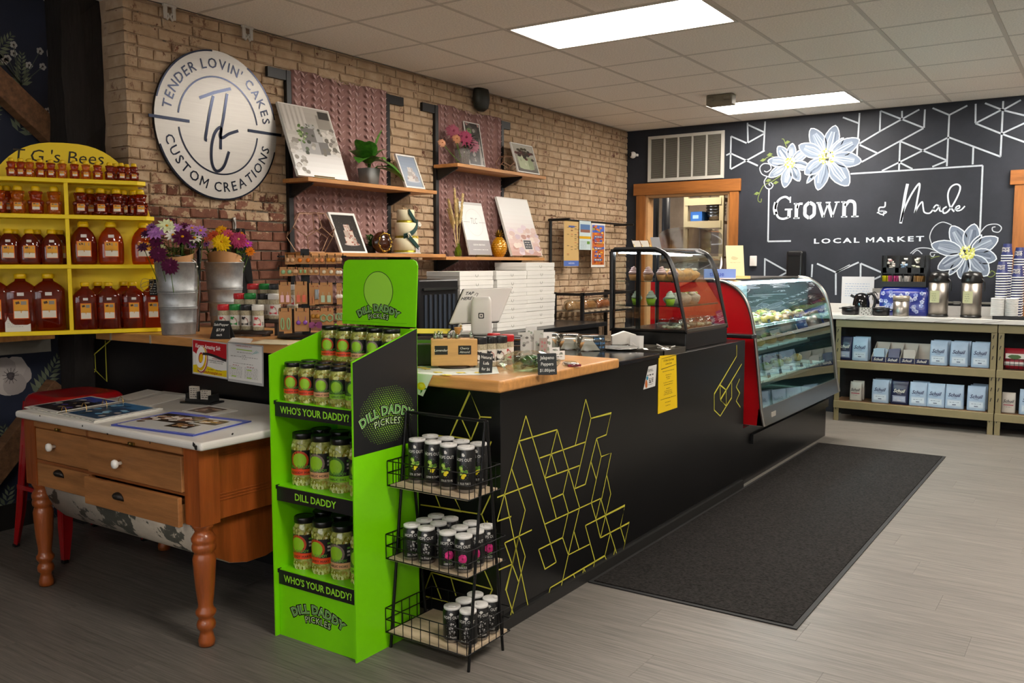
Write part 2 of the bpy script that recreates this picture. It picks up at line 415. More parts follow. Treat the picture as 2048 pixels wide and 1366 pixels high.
def brick_mesh(L_, k):
    r_ = random.Random(k); j = lambda a: r_.uniform(-a, a); h = CH - .009; q = MB()
    base = [(-.03, 0, 0), (-.03, L_, 0), (-.03, L_, h), (-.03, 0, h)]
    mid = [(-.004 + j(.002), 0 + j(.003), 0 + j(.003)), (-.004 + j(.002), L_ + j(.003), j(.003)), (-.004 + j(.002), L_ + j(.003), h + j(.003)), (-.004 + j(.002), j(.003), h + j(.003))]
    top = [(j(.004), .007 + j(.003), .006 + j(.002)), (j(.004), L_ - .007 + j(.003), .006 + j(.002)), (j(.004), L_ - .007 + j(.003), h - .006 + j(.002)), (j(.004), .007 + j(.003), h - .006 + j(.002))]
    q.add(base + mid + top, [(0, 1, 5, 4), (1, 2, 6, 5), (2, 3, 7, 6), (3, 0, 4, 7), (4, 5, 9, 8), (5, 6, 10, 9), (6, 7, 11, 10), (7, 4, 8, 11), (8, 9, 10, 11)]); return q
bricks = []
for c in range(int(.8 / CH), int(CE / CH) + 1):
    y = 2.78 - (BL / 2 if c % 2 else 0) + rnd.uniform(-.035, .035); head = (c % 6 == 0)
    while y < YB - .02:
        L_ = (BL / 2 if head else BL) - .009 + rnd.choice([-.018, 0, 0, .014])
        y0, y1 = max(y, 2.782), min(y + L_, YB - .002)
        if y1 - y0 > .03: bricks.append((y0, y1 - y0, c * CH, (y1 - y0 < .12)))
        y += L_ + .009
def vis(b):
    y, L_, z, s_ = b
    if not inview([(XB, y, z), (XB, y + L_, z + CH)], 0): return False
    if z < 1.0 and y < 4.5: return False
    if (y + L_ / 2 - 3.315) ** 2 + (z - 2.157) ** 2 < .38 ** 2: return False
    if 3.87 < y + L_ / 2 < 4.72 and z < 2.5: return False
    return z < CE - .03
bricks.sort(key=lambda b: (b[0] ** 2 + XB ** 2 + (b[2] - H) ** 2))
vb = [b for b in bricks if vis(b)][:300]; vset = {(b[0], b[2]) for b in vb}
protos = {}
for k, (y, L_, z, s_) in enumerate(vb):
    key = (round(L_, 3), k % 7)
    if key in protos:
        o = protos[key].copy(); COL.objects.link(o)
    else: o = protos[key] = brick_mesh(L_, hash(key) % 999).build('brick', bm_, wall)
    o.location = (XB, y, z); o.rotation_euler = (rnd.uniform(-.012, .012), 0, rnd.uniform(-.02, .02))
rest = MB()
for k, (y, L_, z, s_) in enumerate(bricks):
    if (y, z) in vset: continue
    q = brick_mesh(L_, k % 50); rest.add([(XB + a, y + b, z + c) for a, b, c in q.v], q.f)
tag(rest.build('brickwork', bm_, wall), None, None, None, 'stuff')
q = MB()                                   # quoin bricks on the wall's end
for c in range(int(1.05 / CH), int(CE / CH)):
    w_ = .15 + (c % 2) * .04 + rnd.uniform(-.015, .015)
    qq = MB().add([(XB - w_, 2.775 + rnd.uniform(-.006, 0), c * CH + .002), (XB - .004, 2.775 + rnd.uniform(-.006, 0), c * CH + .002), (XB - .004, 2.775 + rnd.uniform(-.006, 0), c * CH + CH - .008), (XB - w_, 2.775, c * CH + CH - .008),
                   (XB - w_, 2.8, c * CH), (XB, 2.8, c * CH), (XB, 2.8, c * CH + CH - .006), (XB - w_, 2.8, c * CH + CH - .006)],
                  [(0, 1, 2, 3), (0, 4, 5, 1), (1, 5, 6, 2), (2, 6, 7, 3), (3, 7, 4, 0)]).build('brick', bm_, wall)
# charred post and braces --------------------------------------------
ch = mat('charred_oak', '#120e0c', .85, noise=(5, .6), bump=(9, .9), stretch=(6, 6, .8), col2='#211c1a')
pst = MB(); rr = random.Random(5)
lv = 26; ring = []
for k in range(lv + 1):
    z = CE * k / lv; jx = lambda: rr.uniform(-.008, .008)
    ring += [(-4.475 + jx(), 2.56 + jx(), z), (-4.465 + jx(), 2.66 + jx(), z), (-4.475 + jx(), 2.778, z), (-4.62, 2.778, z), (-4.62, 2.56 + jx(), z)]
pst.add(ring, [(5 * k + a, 5 * k + (a + 1) % 5, 5 * k + 5 + (a + 1) % 5, 5 * k + 5 + a) for k in range(lv) for a in range(5)])
tag(pst.build('timber_post', ch), 'charred black timber post beside the brick wall', 'post')
wd = mat('old_brace_wood', '#6b4a30', .75, noise=(4, .45), bump=(14, .5), stretch=(1, 8, 8))
def brace(a, b, lb):
    a, b = Vector(a), Vector(b); d = b - a; o = MB().bar((0, 0, 0), d, .085, .12).build('timber_brace', wd, None, a, bev=.006)
    tag(o, lb, 'beam', 'braces of the timber frame')
brace(onx(-150, 30, -4.665), onx(128, 292, -4.665), 'weathered brown diagonal timber brace above the yellow honey display')
brace(onx(-150, 1115, -4.665), onx(118, 772, -4.665), 'weathered brown diagonal timber brace below the honey display, behind the red stool')
# papered wall ---------------------------------------------------------
wp = mat('wallpaper_navy', '#1a2236', .7, noise=(3, .2))
ws = MB(); ws.box(XW - .1, -3, 0, XW, 2.8, CE + .1)
wside = tag(ws.build('wall_side', wp), 'navy floral papered wall', None, None, 'structure')
tag(MB().box(XW, -3, 0, XW + .015, 2.5, .13).build('baseboard_side', mat('base_black', '#14120f', .6)), 'black baseboard under the floral paper', None, None, 'structure')
# chalkboard wall with two openings --------------------------------------
cb = mat('chalkboard', '#24272f', .62, noise=(3.5, .22), bump=(30, .05), spec=.35)
D0, D1, DT = -4.045, -3.14, 2.10           # kitchen opening
E0, E1, ET = -.60, .35, 2.03               # right-hand doorway
bw = MB()
bw.box(XB - .1, YB, 0, D0, YB + .12, CE + .1); bw.box(D0, YB, DT, D1, YB + .12, CE + .1); bw.box(D1, YB, 0, E0, YB + .12, CE + .1)
bw.box(E0, YB, ET, E1, YB + .12, CE + .1); bw.box(E1, YB, 0, 3.4, YB + .12, CE + .1)
wback = tag(bw.build('wall_back', cb), 'black chalkboard wall with white floral mural', None, None, 'structure')
oak = mat('oak_trim', '#8a5526', .45, noise=(3, .35), bump=(16, .25), stretch=(6, 6, .7))
oakh = mat('oak_trim_h', '#8a5526', .45, noise=(3, .35), bump=(16, .25), stretch=(.7, 6, 6))
dr = empty('door_1', (0, 0, 0)); tag(dr, 'kitchen doorway with chunky golden oak trim', None, None, 'structure')
MB().box(-4.175, YB - .03, 2.085, -3.03, YB, 2.205).build('door_head', oakh, dr, bev=.003)
MB().box(-4.145, YB - .022, 0, -4.045, YB, 2.085).build('door_jamb', oak, dr, bev=.002)
MB().box(-3.14, YB - .022, 0, -3.05, YB, 2.085).build('door_jamb', oak, dr, bev=.002)
MB().box(-4.045, YB, 0, -4.02, YB + .13, 2.085).box(-3.165, YB, 0, -3.14, YB + .13, 2.085).box(-4.02, YB, 2.06, -3.165, YB + .13, 2.085).build('door_lining', mat('oak_lining', '#b98f62', .5, noise=(4, .2)), dr)
d2 = empty('door_2', (0, 0, 0)); tag(d2, 'doorway with golden oak trim at the far wall', None, None, 'structure')
MB().box(-.735, YB - .03, ET, .48, YB, ET + .12).build('door_head', oakh, d2, bev=.003)
MB().box(-.70, YB - .022, 0, -.60, YB, ET).build('door_jamb', oak, d2, bev=.002)
MB().box(.35, YB - .022, 0, .45, YB, ET).build('door_jamb', oak, d2, bev=.002)
MB().box(E0, YB + .05, 0, E1, YB + .09, ET).build('door_leaf', mat('door_leaf_oak', '#94602f', .45, noise=(3, .3), stretch=(6, 6, .7)), d2)
# rest of the room: plain walls beyond the picture
pw = mat('plain_wall', '#d8d2c8', .8, noise=(4, .06))
tag(MB().box(3.4, -3, 0, 3.5, YB + .1, CE + .1).build('wall_right', pw), 'plain wall on the open side of the shop', None, None, 'structure')
wf = MB(); wf.box(XW - .1, -3.1, 0, 3.5, -3, .8); wf.box(XW - .1, -3.1, 2.3, 3.5, -3, CE + .1); wf.box(XW - .1, -3.1, .8, -3.5, -3, 2.3); wf.box(2.6, -3.1, .8, 3.5, -3, 2.3)
tag(wf.build('wall_front', pw), 'shop-front wall with a wide window', None, None, 'structure')
w1 = empty('window_1', (0, -3.05, 0)); tag(w1, 'wide shop-front window', None, None, 'structure')
MB().box(-3.5, -.03, .8, 2.6, .03, .85).box(-3.5, -.03, 2.25, 2.6, .03, 2.3).box(-.5, -.03, .85, -.44, .03, 2.25).box(-3.5, -.03, .85, -3.45, .03, 2.25).box(2.55, -.03, .85, 2.6, .03, 2.25).build('window_frame', mat('frame_black', '#15151a', .4), w1)
gl = mat('clear_glass', '#ffffff', .0, trans=1, ior=1.45)
MB().box(-3.45, -.004, .85, -.5, .004, 2.25).build('pane', gl, w1); MB().box(-.44, -.004, .85, 2.55, .004, 2.25).build('pane', gl, w1)
# ================================================================== COUNTERS
blk = mat('black_laminate', '#17181a', .28, noise=(3, .25), spec=.5)
blk2 = mat('black_panel', '#0b0b0c', .3, noise=(2.5, .3))
maple = mat('maple_block', '#c08a50', .32, noise=(3.2, .22), bump=(20, .08), stretch=(1.2, 14, 8), coat=.25)
yel = mat('chartreuse_inlay', '#b9b43c', .55)
# peninsula body
cp = empty('service_counter', (-1.84, 2.66, 0), 0, 'long black service counter with chartreuse geometric line inlay', 'counter')
XC = -1.84; CT = .915
b = MB(); b.box(-.64, 0, .06, 0, 2.63, CT - .0); b.build('body', blk2, cp, bev=.002)
MB().box(-.62, .02, 0, -.004, 2.63, .06).build('toe_kick', mat('toe_black', '#0d0d0e', .6), cp)
MB().box(-.01, -.006, 0, .012, 2.63, .045).build('base_trim', mat('rubber_base', '#1c1b1a', .5), cp)
def side_lines(segs, w, fr, conv, mb):
    for sg in segs: mb.line([conv(*p) for p in sg], w, fr, .0)
# inlay: measured on the side face of the counter
def sidepx(x, y):                           # crop coordinates of the inlay (crop 960..1300 x 720..1300 shown 801 wide)
    p = onx(960 + x * .42447, 720 + y * .42447, XC); return (p.y - 2.66, p.z)
IN = [[(215, 262), (80, 758)], [(215, 262), (333, 650), (358, 745)], [(183, 382), (362, 328)], [(183, 382), (358, 952)], [(362, 328), (305, 557)], [(362, 328), (468, 695)], [(148, 512), (212, 707), (122, 1085), (172, 1250)],
      [(80, 647), (242, 586)], [(115, 632), (236, 1210)], [(80, 760), (146, 737)], [(115, 862), (243, 800)], [(115, 862), (150, 962)], [(182, 830), (150, 962), (118, 1085)], [(182, 830), (212, 925), (122, 1285)], [(80, 992), (150, 962), (182, 1048)],
      [(280, 462), (496, 386)], [(305, 557), (468, 497)], [(335, 442), (362, 537)], [(497, 185), (448, 400)], [(497, 185), (522, 275), (446, 606)], [(522, 275), (617, 250), (594, 352), (548, 370), (495, 585), (446, 606)],
      [(548, 370), (570, 455), (617, 438), (572, 655)], [(570, 455), (524, 668)], [(522, 480), (546, 560)], [(335, 655), (390, 630), (415, 718), (388, 837)], [(305, 773), (568, 652)], [(568, 652), (613, 815)], [(597, 545), (615, 630), (566, 838)],
      [(522, 668), (545, 750)], [(495, 780), (682, 685), (660, 785), (682, 860), (665, 935)], [(566, 838), (702, 766), (665, 935)], [(495, 780), (540, 945), (525, 1018)], [(545, 750), (566, 838)], [(568, 652), (545, 750)],
      [(275, 893), (388, 837), (415, 918), (368, 1127)], [(275, 893), (305, 985), (358, 952)], [(468, 695), (415, 918), (515, 868)], [(442, 808), (465, 890)], [(330, 1073), (587, 922), (605, 970)], [(330, 1073), (310, 1158)],
      [(613, 815), (587, 922)], [(613, 815), (650, 935)], [(635, 890), (620, 958)], [(440, 1010), (457, 1062)], [(488, 980), (474, 1050)], [(488, 980), (507, 1030)], [(390, 630), (415, 520)]]
m1 = MB(); frs = Fr((0, 0, 0), (0, 1, 0), (0, 0, 1))
for sg in IN: m1.line([sidepx(*p) for p in sg], .0052, frs, .0004)
def sp2(x, y): p = onx(x, y, XC); return (p.y - 2.66, p.z)
for sg in [[(1473, 690), (1473, 712), (1428, 788), (1428, 820), (1440, 832), (1463, 795), (1463, 765)], [(1483, 728), (1440, 800), (1452, 812), (1452, 780), (1440, 770), (1440, 800)], [(1479, 758), (1472, 774), (1479, 786), (1472, 802), (1480, 814)]]:
    m1.line([sp2(*p) for p in sg], .007, frs, .0004)
m1.build('line_inlay', yel, cp)
frf = Fr((0, 0, 0), (1, 0, 0), (0, 0, 1))
def fp(x, y): p = ony(760 + x * .4288, 780 + y * .4288, 2.66); return (p.x + 1.84, p.z)
m2 = MB()
for sg in [[(328, 215), (420, 10), (468, 125), (425, 232)], [(328, 215), (425, 232)], [(375, 120), (425, 232)], [(468, 125), (520, 128)], [(232, 205), (330, 222)], [(520, 240), (468, 365), (480, 470)], [(260, 490), (282, 548), (378, 565), (350, 505)], [(378, 565), (475, 580), (522, 480)],
           [(190, 535), (282, 548)], [(475, 580), (520, 700)], [(240, 850), (205, 945)], [(240, 850), (290, 985)], [(205, 960), (330, 990)], [(240, 850), (525, 930)], [(330, 870), (355, 960)], [(485, 835), (525, 930), (490, 1010)], [(500, 610), (520, 700), (505, 800)]]:
    m2.line([fp(*p) for p in sg], .0052, frf, .0004)
m2.build('line_inlay', yel, cp)
# tops
bt = MB(); bt.box(-.66, .87, CT, .0, 2.09, CT + .02)
MB().box(-2.50, 3.54, CT, -1.835, 4.04, CT + .022).build('counter_slab', mat('black_stone', '#202124', .12, noise=(40, .35)), None, bev=.004)
tag(bpy.data.objects['counter_slab'], 'polished black countertop slab on the service counter', 'countertop')
o = MB().box(-2.56, 2.60, CT, -1.80, 3.535, CT + .045).build('butcher_block', maple, None, bev=.01, seg=3); tag(o, 'thick honey-maple butcher block at the counter corner', 'countertop')
# raised left counter
lc = empty('side_counter', (-4.34, 2.66, 0), 0, 'black paneled side counter below the flower buckets', 'counter')
MB().box(.085, 0, .08, 1.78, .6, .99).box(-.118, 0, .08, .085, .115, .985).build('body', blk2, lc); MB().box(.09, .03, 0, 1.76, .58, .08).build('toe_kick', MT['toe_black'], lc)
frl = Fr((0, 0, 0), (1, 0, 0), (0, 0, 1)); m3 = MB()
def lp_(x, y): p = ony(x, y, 2.66); return (p.x + 4.34, p.z)
for sg in [[(221, 681), (176, 720)], [(211, 681), (214, 763), (192, 741), (177, 756)], [(190, 706), (192, 741), (176, 727)], [(177, 763), (184, 770)]]:
    m3.line([lp_(*p) for p in sg], .006, frl, .0005)
m3.build('line_inlay', yel, lc)
o = MB().prism([(-4.345, 2.60), (-2.565, 2.60), (-2.565, 3.25), (-4.245, 3.25), (-4.245, 2.768), (-4.345, 2.768)], Fr((0, 0, 0), X3, Y3), .992, 1.034).build('butcher_block', maple, None, bev=.004); tag(o, 'long maple butcher block top under the flower buckets and earring rack', 'countertop')
f = Fr((-4.345, 2.60, .992), (1, 0, 0), (0, 0, 1)); al = mat('perforated_strip', '#c9c4b8', .45, metal=.6)
for x in (222, 301):
    u = ony(x, 680, 2.6).x + 4.345; MB().fbox(f, u - .006, .0005, 0, u + .006, .041, .002).build('joint_plate', al, o)
# wall shelf under honey display
ws_ = empty('wall_shelf', (XW, 1.0, 0), 0, 'wooden wall shelf carrying the yellow honey display', 'shelf')
MB().box(0, 0, 1.0, .28, 1.44, 1.034).build('board', maple, ws_, bev=.003)
MB().box(.02, 0, .93, .20, 1.46, .998).build('apron', mat('grey_apron', '#5b574f', .7, noise=(6, .2)), ws_)
# back counter below the cake boxes
bc = empty('back_counter', (XB, 4.3, 0), 0, 'black back counter along the brick wall under the cake boxes', 'counter')
MB().box(.02, .0, .1, .55, 2.58, .84).build('body', blk2, bc); MB().box(.01, -.02, .84, .62, 2.6, .875).build('top', blk, bc, bev=.003)
MB().box(.55, .03, .68, .565, 1.2, .82).box(.55, 1.3, .68, .565, 2.5, .82).build('drawer_front', blk, bc, bev=.003)
MB().box(.05, .02, 0, .5, 2.5, .1).build('toe_kick', MT['toe_black'], bc)
# mat on the floor
rm = mat('floor_mat', '#232120', .95, noise=(75, .75), bump=(160, 1), spec=.1)
rg = empty('floor_mat', (-1.823, 3.30, 0), 0, 'long charcoal entrance mat on the plank floor beside the counter', 'mat')
MB().box(.02, .02, 0.001, .88, 3.62, .009).build('pile', rm, rg); MB().box(0, 0, .0005, .9, 3.64, .005).build('border', mat('mat_edge', '#0f0f10', .7), rg)
# ================================================================== PRINT HELPER
class Pr(MB):
    """flat print and small many-coloured pieces: colours are added as they are used"""
    def __init__(s, rough=.55, **kw): super().__init__(); s.mats = []; s.rough = rough; s.kw = kw
    def c(s, h, rough=None, **kw):
        if isinstance(h, str): m = mat('ink_%s_%s%s' % (h, rough or s.rough, ''.join(sorted(kw))), h, rough or s.rough, **{**s.kw, **kw})
        else: m = h
        if m not in s.mats: s.mats.append(m)
        return s.mats.index(m)
    def done(s, name, parent=None, **kw): return s.build(name, s.mats, parent, **kw)
    def blob(s, fr, cu, cv, ru, rv, n, h, seg=12, jit=.12, rr=rnd):
        return s.flat([(cu + ru * (1 + rr.uniform(-jit, jit)) * math.cos(2 * math.pi * k / seg), cv + rv * (1 + rr.uniform(-jit, jit)) * math.sin(2 * math.pi * k / seg)) for k in range(seg)], fr, n, s.c(h))
    def rect(s, fr, u0, v0, u1, v1, n, h): return s.flat([(u0, v0), (u1, v0), (u1, v1), (u0, v1)], fr, n, s.c(h))
    def scrib(s, fr, u0, u1, v, n, h, w=.002, seed=1):
        """a line of small unreadable print"""
        r_ = random.Random(seed); u = u0
        while u < u1:
            l = r_.uniform(.2, .9) * 6 * w; s.rect(fr, u, v - w / 2, min(u + l, u1), v + w / 2, n, h); u += l + 1.6 * w
        return s
# ================================================================== ANTIQUE TABLE
pine = mat('old_pine', '#8a4f26', .38, noise=(3, .35), bump=(22, .2), stretch=(1, 7, 7), coat=.2)
pinev = mat('old_pine_upright', '#90481c', .35, noise=(3, .35), bump=(22, .2), stretch=(7, 7, .8), coat=.25)
paleP = mat('worn_drawer_pine', '#9a673a', .5, noise=(3.4, .3), bump=(25, .2), stretch=(1, 7, 9))
T0 = Vector((-3.80, 1.90, 0))
tb_ = empty('kitchen_table', T0, 0, 'antique wooden baker\'s table with white enamel top and turned legs', 'table')
en = MB(); en.box(0, 0, .735, 1.235, .715, .765); top = en.build('enamel_top', mat('white_enamel', '#d9d6d0', .16, noise=(5, .06), coat=.5), tb_, bev=.011, seg=3)
chp = Pr(.7)
for x, y in ((80, 832), (165, 852), (215, 868), (300, 886), (388, 890), (392, 896), (465, 868)):
    p = ony(x, y, 1.8985) if x < 394 else onx(x, y, -2.5635); 
    f = Fr(Vector((p.x, p.y, p.z)) - T0, (1, 0, 0) if x < 394 else (0, 1, 0)); chp.blob(f, 0, 0, .004 + .004 * (380 < x < 400), .004 + .006 * (380 < x < 400), .0004, '#1a1714', 9, .4)
chp.done('enamel_chip', top)
def leg_prof(): return [(.012, 0), (.028, .004), (.03, .022), (.024, .045), (.022, .058), (.032, .068), (.034, .082), (.03, .095), (.024, .102), (.03, .112), (.036, .122), (.036, .132), (.028, .142), (.026, .155), (.034, .22), (.039, .29), (.041, .325), (.036, .342), (.033, .348), (.041, .356), (.043, .368), (.041, .378), (.038, .382), (.043, .39), (.044, .402), (.036, .415), (.03, .425), (.034, .435), (.04, .445), (.04, .455)]
for (lx, ly) in ((.06, .07), (1.14, .07), (.06, .645), (1.14, .645)):
    l = MB(); l.lathe(leg_prof(), 20, (lx, ly, 0)); l.box(lx - .042, ly - .042, .453, lx + .042, ly + .042, .735); l.build('leg', pinev, tb_)
# end panels with reeded lines
for sx in (0, 1):
    x0 = 1.14 if sx else .06; q = MB(); q.box(x0 - .014, .112, .455, x0 + .014, .603, .735)
    nx = x0 + .014 if sx else x0 - .0175
    for z in (.522, .533, .544, .682, .693, .704): q.box(nx, .112, z, nx + .0035, .603, z + .006)
    q.build('end_panel', pinev, tb_, bev=.0012, seg=1)
MB().box(.102, .63, .455, 1.098, .66, .735).build('back_rail', pine, tb_)
fr2 = MB(); fr2.box(.102, .032, .700, 1.098, .05, .735).box(.102, .032, .553, 1.098, .05, .566).box(.49, .034, .47, .502, .05, .7)
fr2.build('front_rail', pine, tb_, bev=.001, seg=1)
brass = mat('aged_brass', '#7d6430', .42, metal=.9, noise=(12, .3)); whk = mat('white_porcelain', '#e4e1da', .15, coat=.6); iron = mat('cup_pull_iron', '#2b2623', .45, metal=.7, noise=(20, .4))
for x0, x1 in ((.106, .487), (.505, 1.094)):        # pull-out boards under the top with a brass catch
    q = MB().box(x0, .024, .706, x1, .04, .73).build('pull_board', paleP, tb_, bev=.001, seg=1)
    c = (x0 + x1) / 2 - .02; MB().box(c, .016, .706, c + .035, .024, .716).lathe([(.006, 0), (.006, .012)], 8, (c + .017, .016, .706)).build('brass_catch', brass, q)
def drawer(x0, x1, z0, z1, out, pull, kx, kz):
    q = MB().box(x0, .03 - out, z0, x1, .048 - out, z1).build('drawer', paleP, tb_, bev=.002, seg=1)
    if out > .01: MB().box(x0 + .012, .048 - out, z0 + .008, x1 - .012, .4, z1 - .03).build('drawer_box', MT['worn_drawer_pine'], q)
    if pull == 'knob':
        k = MB(); k.lathe([(.007, 0), (.007, .012), (.009, .015), (.016, .02), (.018, .027), (.015, .034), (.006, .037), (0.0001, .0375)], 16); k.build('knob', whk, q, (kx, .03 - out, kz), (R(90), 0, 0))
    else:
        k = MB(); vs, fs, n = [], [], 10
        for a in range(n + 1):
            for b_ in range(7):
                th, ph = math.pi * a / n, math.pi / 2 * b_ / 6
                vs.append((.034 * math.cos(th) * (math.cos(ph * .98)), -.024 * math.sin(ph) * math.sin(th) ** .5 - .001, .03 * math.sin(th) * math.cos(ph * .6)))
        for a in range(n):
            for b_ in range(6): fs.append((a * 7 + b_, a * 7 + b_ + 1, (a + 1) * 7 + b_ + 1, (a + 1) * 7 + b_))
        k.add(vs, fs, 0, True); k.build('cup_pull', iron, q, (kx, .03 - out, kz), solid=.002)
drawer(.105, .488, .568, .698, 0, 'knob', .25, .636); drawer(.504, 1.096, .568, .698, .012, 'knob', .73, .63)
drawer(.105, .488, .455, .552, 0, 'cup', .275, .512); drawer(.504, 1.096, .445, .552, .03, 'cup', .735, .492)
# the round flour bins
prof = [(0.0, .452), (.012, .40), (.04, .345), (.085, .30), (.15, .262), (.23, .243), (.32, .243), (.40, .262), (.47, .30), (.52, .35), (.548, .40), (.555, .452)]
def binpart(mi):
    q = MB(); n = len(prof); vs = []
    for y, z in prof: vs += [(.10, .06 + y, z), (1.10, .06 + y, z)]
    q.add(vs, [(2 * i, 2 * i + 1, 2 * i + 3, 2 * i + 2) for i in range(n - 1)], 0, True); return q
pt = mat('flaking_paint', '#b5aa9a', .6, noise=(5, .2), bump=(30, .3)); nt = pt.node_tree; bs = nt.nodes['Principled BSDF']
tc = nt.nodes.new('ShaderNodeTexCoord'); n1 = nt.nodes.new('ShaderNodeTexNoise'); n1.inputs['Scale'].default_value = 7; n1.inputs['Detail'].default_value = 9; n1.inputs['Roughness'].default_value = .62
rp = nt.nodes.new('ShaderNodeValToRGB'); rp.color_ramp.elements[0].position = .54; rp.color_ramp.elements[1].position = .56
mx = nt.nodes.new('ShaderNodeMix'); mx.data_type = 'RGBA'; mx.inputs[7].default_value = (*lin('#4b4b43'), 1)
src = bs.inputs['Base Color'].links[0].from_socket
nt.links.new(tc.outputs['Object'], n1.inputs['Vector']); nt.links.new(n1.outputs['Fac'], rp.inputs['Fac']); nt.links.new(rp.outputs['Color'], mx.inputs[0]); nt.links.new(src, mx.inputs[6]); nt.links.new(mx.outputs[2], bs.inputs['Base Color'])
fb = binpart(0).build('flour_bin', pt, tb_, solid=.006)
for x in (.093, 1.094): 
    e_ = MB(); e_.prism([(y + .06, z) for y, z in prof], Fr((x, 0, 0), (0, 1, 0), (0, 0, 1)), 0, .012); e_.build('bin_end', pinev, fb)
# ------------------------------------------------------------------ things on the table
TZ = .7655
def tz(x, y, z=TZ): return onz(x, y, z)
clear = mat('clear_plastic', '#ffffff', .06, trans=1, ior=1.2); gold = mat('gold_wire', '#b08d4a', .25, metal=1)
def quad_on_table(name, pts, z, build, label, cat, th=.0015):
    P = [onz(*p, z) for p in pts]; O = P[0]; u = (P[1] - P[0]); v = (P[3] - P[0]); u.z = v.z = 0
    w_, h_ = u.length, v.length; un = u.normalized(); vn = Z3.cross(un)
    f = Fr((0, 0, 0), un, vn); root = empty(name, (O.x, O.y, z), 0, label, cat); build(root, f, w_, v.dot(vn), v.dot(un)); return root
def binder(root, f, w_, h_, sh):
    g = lambda u, v: (u * w_ + sh * v, v * h_)
    q = Pr(.5); q.prism([g(0, 0), g(1, 0), g(1, 1), g(0, 1)], f, 0, .004, q.c('#c9c6bd')); c_ = q.done('cover', root)
    e = Pr(.5); r_ = random.Random(2)
    for k in range(34):
        a, b = r_.random(), r_.choice([.004, .975]); e.blob(f, *g(a * .98 + .005, b + .008), .009, .004, .0045, r_.choice(['#3b4436', '#20261f', '#8d8f83']), 7)
    for k in range(16): e.blob(f, *g(.985, r_.random() * .98), .004, .009, .0045, r_.choice(['#3b4436', '#20261f']), 7)
    e.done('leaf_border', c_)
    def page(u0, u1, zz, kind):
        p = Pr(.22); p.prism([g(u0, .03), g(u1, .03), g(u1, .97), g(u0, .97)], f, zz, zz + .003, p.c('#b9b7b3')); pg = p.done('page', root)
        d = Pr(.18); n = zz + .0034; G2 = lambda a, b: g(u0 + (u1 - u0) * a, .03 + .94 * b); rr_ = random.Random(9 + kind)
        cols = (['#2e3f8a', '#4b3f7a', '#1d1a20', '#35302f'] if kind == 0 else ['#35658f', '#5d8fb0', '#24405e', '#20303f'])
        d.flat([G2(.06, .06), G2(.94, .06), G2(.94, .94), G2(.06, .94)], f, n, d.c(cols[2]))
        d.flat([G2(.06, .7), G2(.94, .7), G2(.94, .94), G2(.06, .94)], f, n + .0002, d.c(cols[0]))
        for k in range(26): d.blob(f, *G2(rr_.uniform(.15, .85), rr_.uniform(.15, .8)), .018, .014, n + .0004 + k * 1e-5, rr_.choice(cols[1:] + ['#a39c92', '#7fa3b8' if kind else '#7d6a50', '#4d4f58']), 9)
        d.done('photo_sheet', pg)
    page(.02, .46, .004, 0); page(.52, .985, .004, 1)
    for b in (.1, .38, .68, .93):
        c0 = g(.49, b); P0 = f(*c0, .004); r = MB(); r.tube([P0 + f.u * (math.cos(t) * .02) + Z3 * (.026 * math.sin(t)) for t in [math.pi * k / 10 for k in range(11)]], .0017, 6); r.build('ring', gold, root)
    MB().prism([g(.482, .02), g(.505, .02), g(.505, .98), g(.482, .98)], f, .004, .007).build('spine_bar', mat('steel_dull', '#8d8a84', .35, metal=.9), root)
quad_on_table('photo_binder', [(48, 816), (188, 845), (325, 825), (185, 794)], TZ, binder, 'open ring binder of cake photos in clear sleeves on the white table', 'binder')
def board(root, f, w_, h_, sh):
    g = lambda u, v: (u * w_ + sh * v, v * h_)
    q = Pr(.4); q.prism([g(0, 0), g(1, 0), g(1, 1), g(0, 1)], f, 0, .004, q.c('#3c4aa0')); q.done('folder', root)
    s = Pr(.14); s.prism([g(.06, .03), g(.98, .06), g(.98, .86), g(.06, .83)], f, .004, .007, s.c('#b9b8b6')); sl = s.done('sleeve', root)
    d = Pr(.16); rr_ = random.Random(4); n = .0074
    d.flat([g(.07, .40), g(.6, .40), g(.6, .84), g(.07, .84)], f, n, d.c('#2b2320'))
    for k in range(40): d.blob(f, *g(rr_.uniform(.1, .57), rr_.gauss(.6, .09)), .02, .013, n + .0002 + k * 1e-5, rr_.choice(['#c7bdb3', '#a68a74', '#7d5b48', '#d6cdc4', '#4f3a30']), 9)
    for a0, b0 in ((.62, .52), (.5, .2)):
        d.flat([g(a0, b0), g(a0 + .27, b0), g(a0 + .27, b0 + .26), g(a0, b0 + .26)], f, n + .0001, d.c('#211b19'))
        for k in range(14): d.blob(f, *g(rr_.uniform(a0 + .04, a0 + .22), rr_.uniform(b0 + .06, b0 + .2)), .014, .01, n + .0003 + k * 1e-5, rr_.choice(['#b08a4a', '#d8cdbd', '#8a5f3a']), 8)
    d.done('photo_sheet', sl)
quad_on_table('photo_folder', [(222, 851), (386, 873), (517, 852), (345, 825)], TZ, board, 'blue folder with cake photographs in a clear sleeve on the white table', 'folder')
def slips(root, f, w_, h_, sh):
    g = lambda u, v: (u * w_ + sh * v, v * h_)
    s = Pr(.3); s.prism([g(0, 0), g(1, 0), g(1, 1), g(0, 1)], f, 0, .002, s.c('#c4c2be')); s.done('sleeve', root)
    d = Pr(.3); d.flat([g(.1, .1), g(.75, .1), g(.75, .9), g(.1, .9)], f, .0024, d.c('#4a3a33')); rr_ = random.Random(4)
    for k in range(12): d.blob(f, *g(rr_.uniform(.2, .65), rr_.uniform(.25, .75)), .02, .012, .0026 + k * 1e-5, rr_.choice(['#8a6f5c', '#bcae9f', '#6d4f40']), 8)
    d.done('photo_sheet', root)
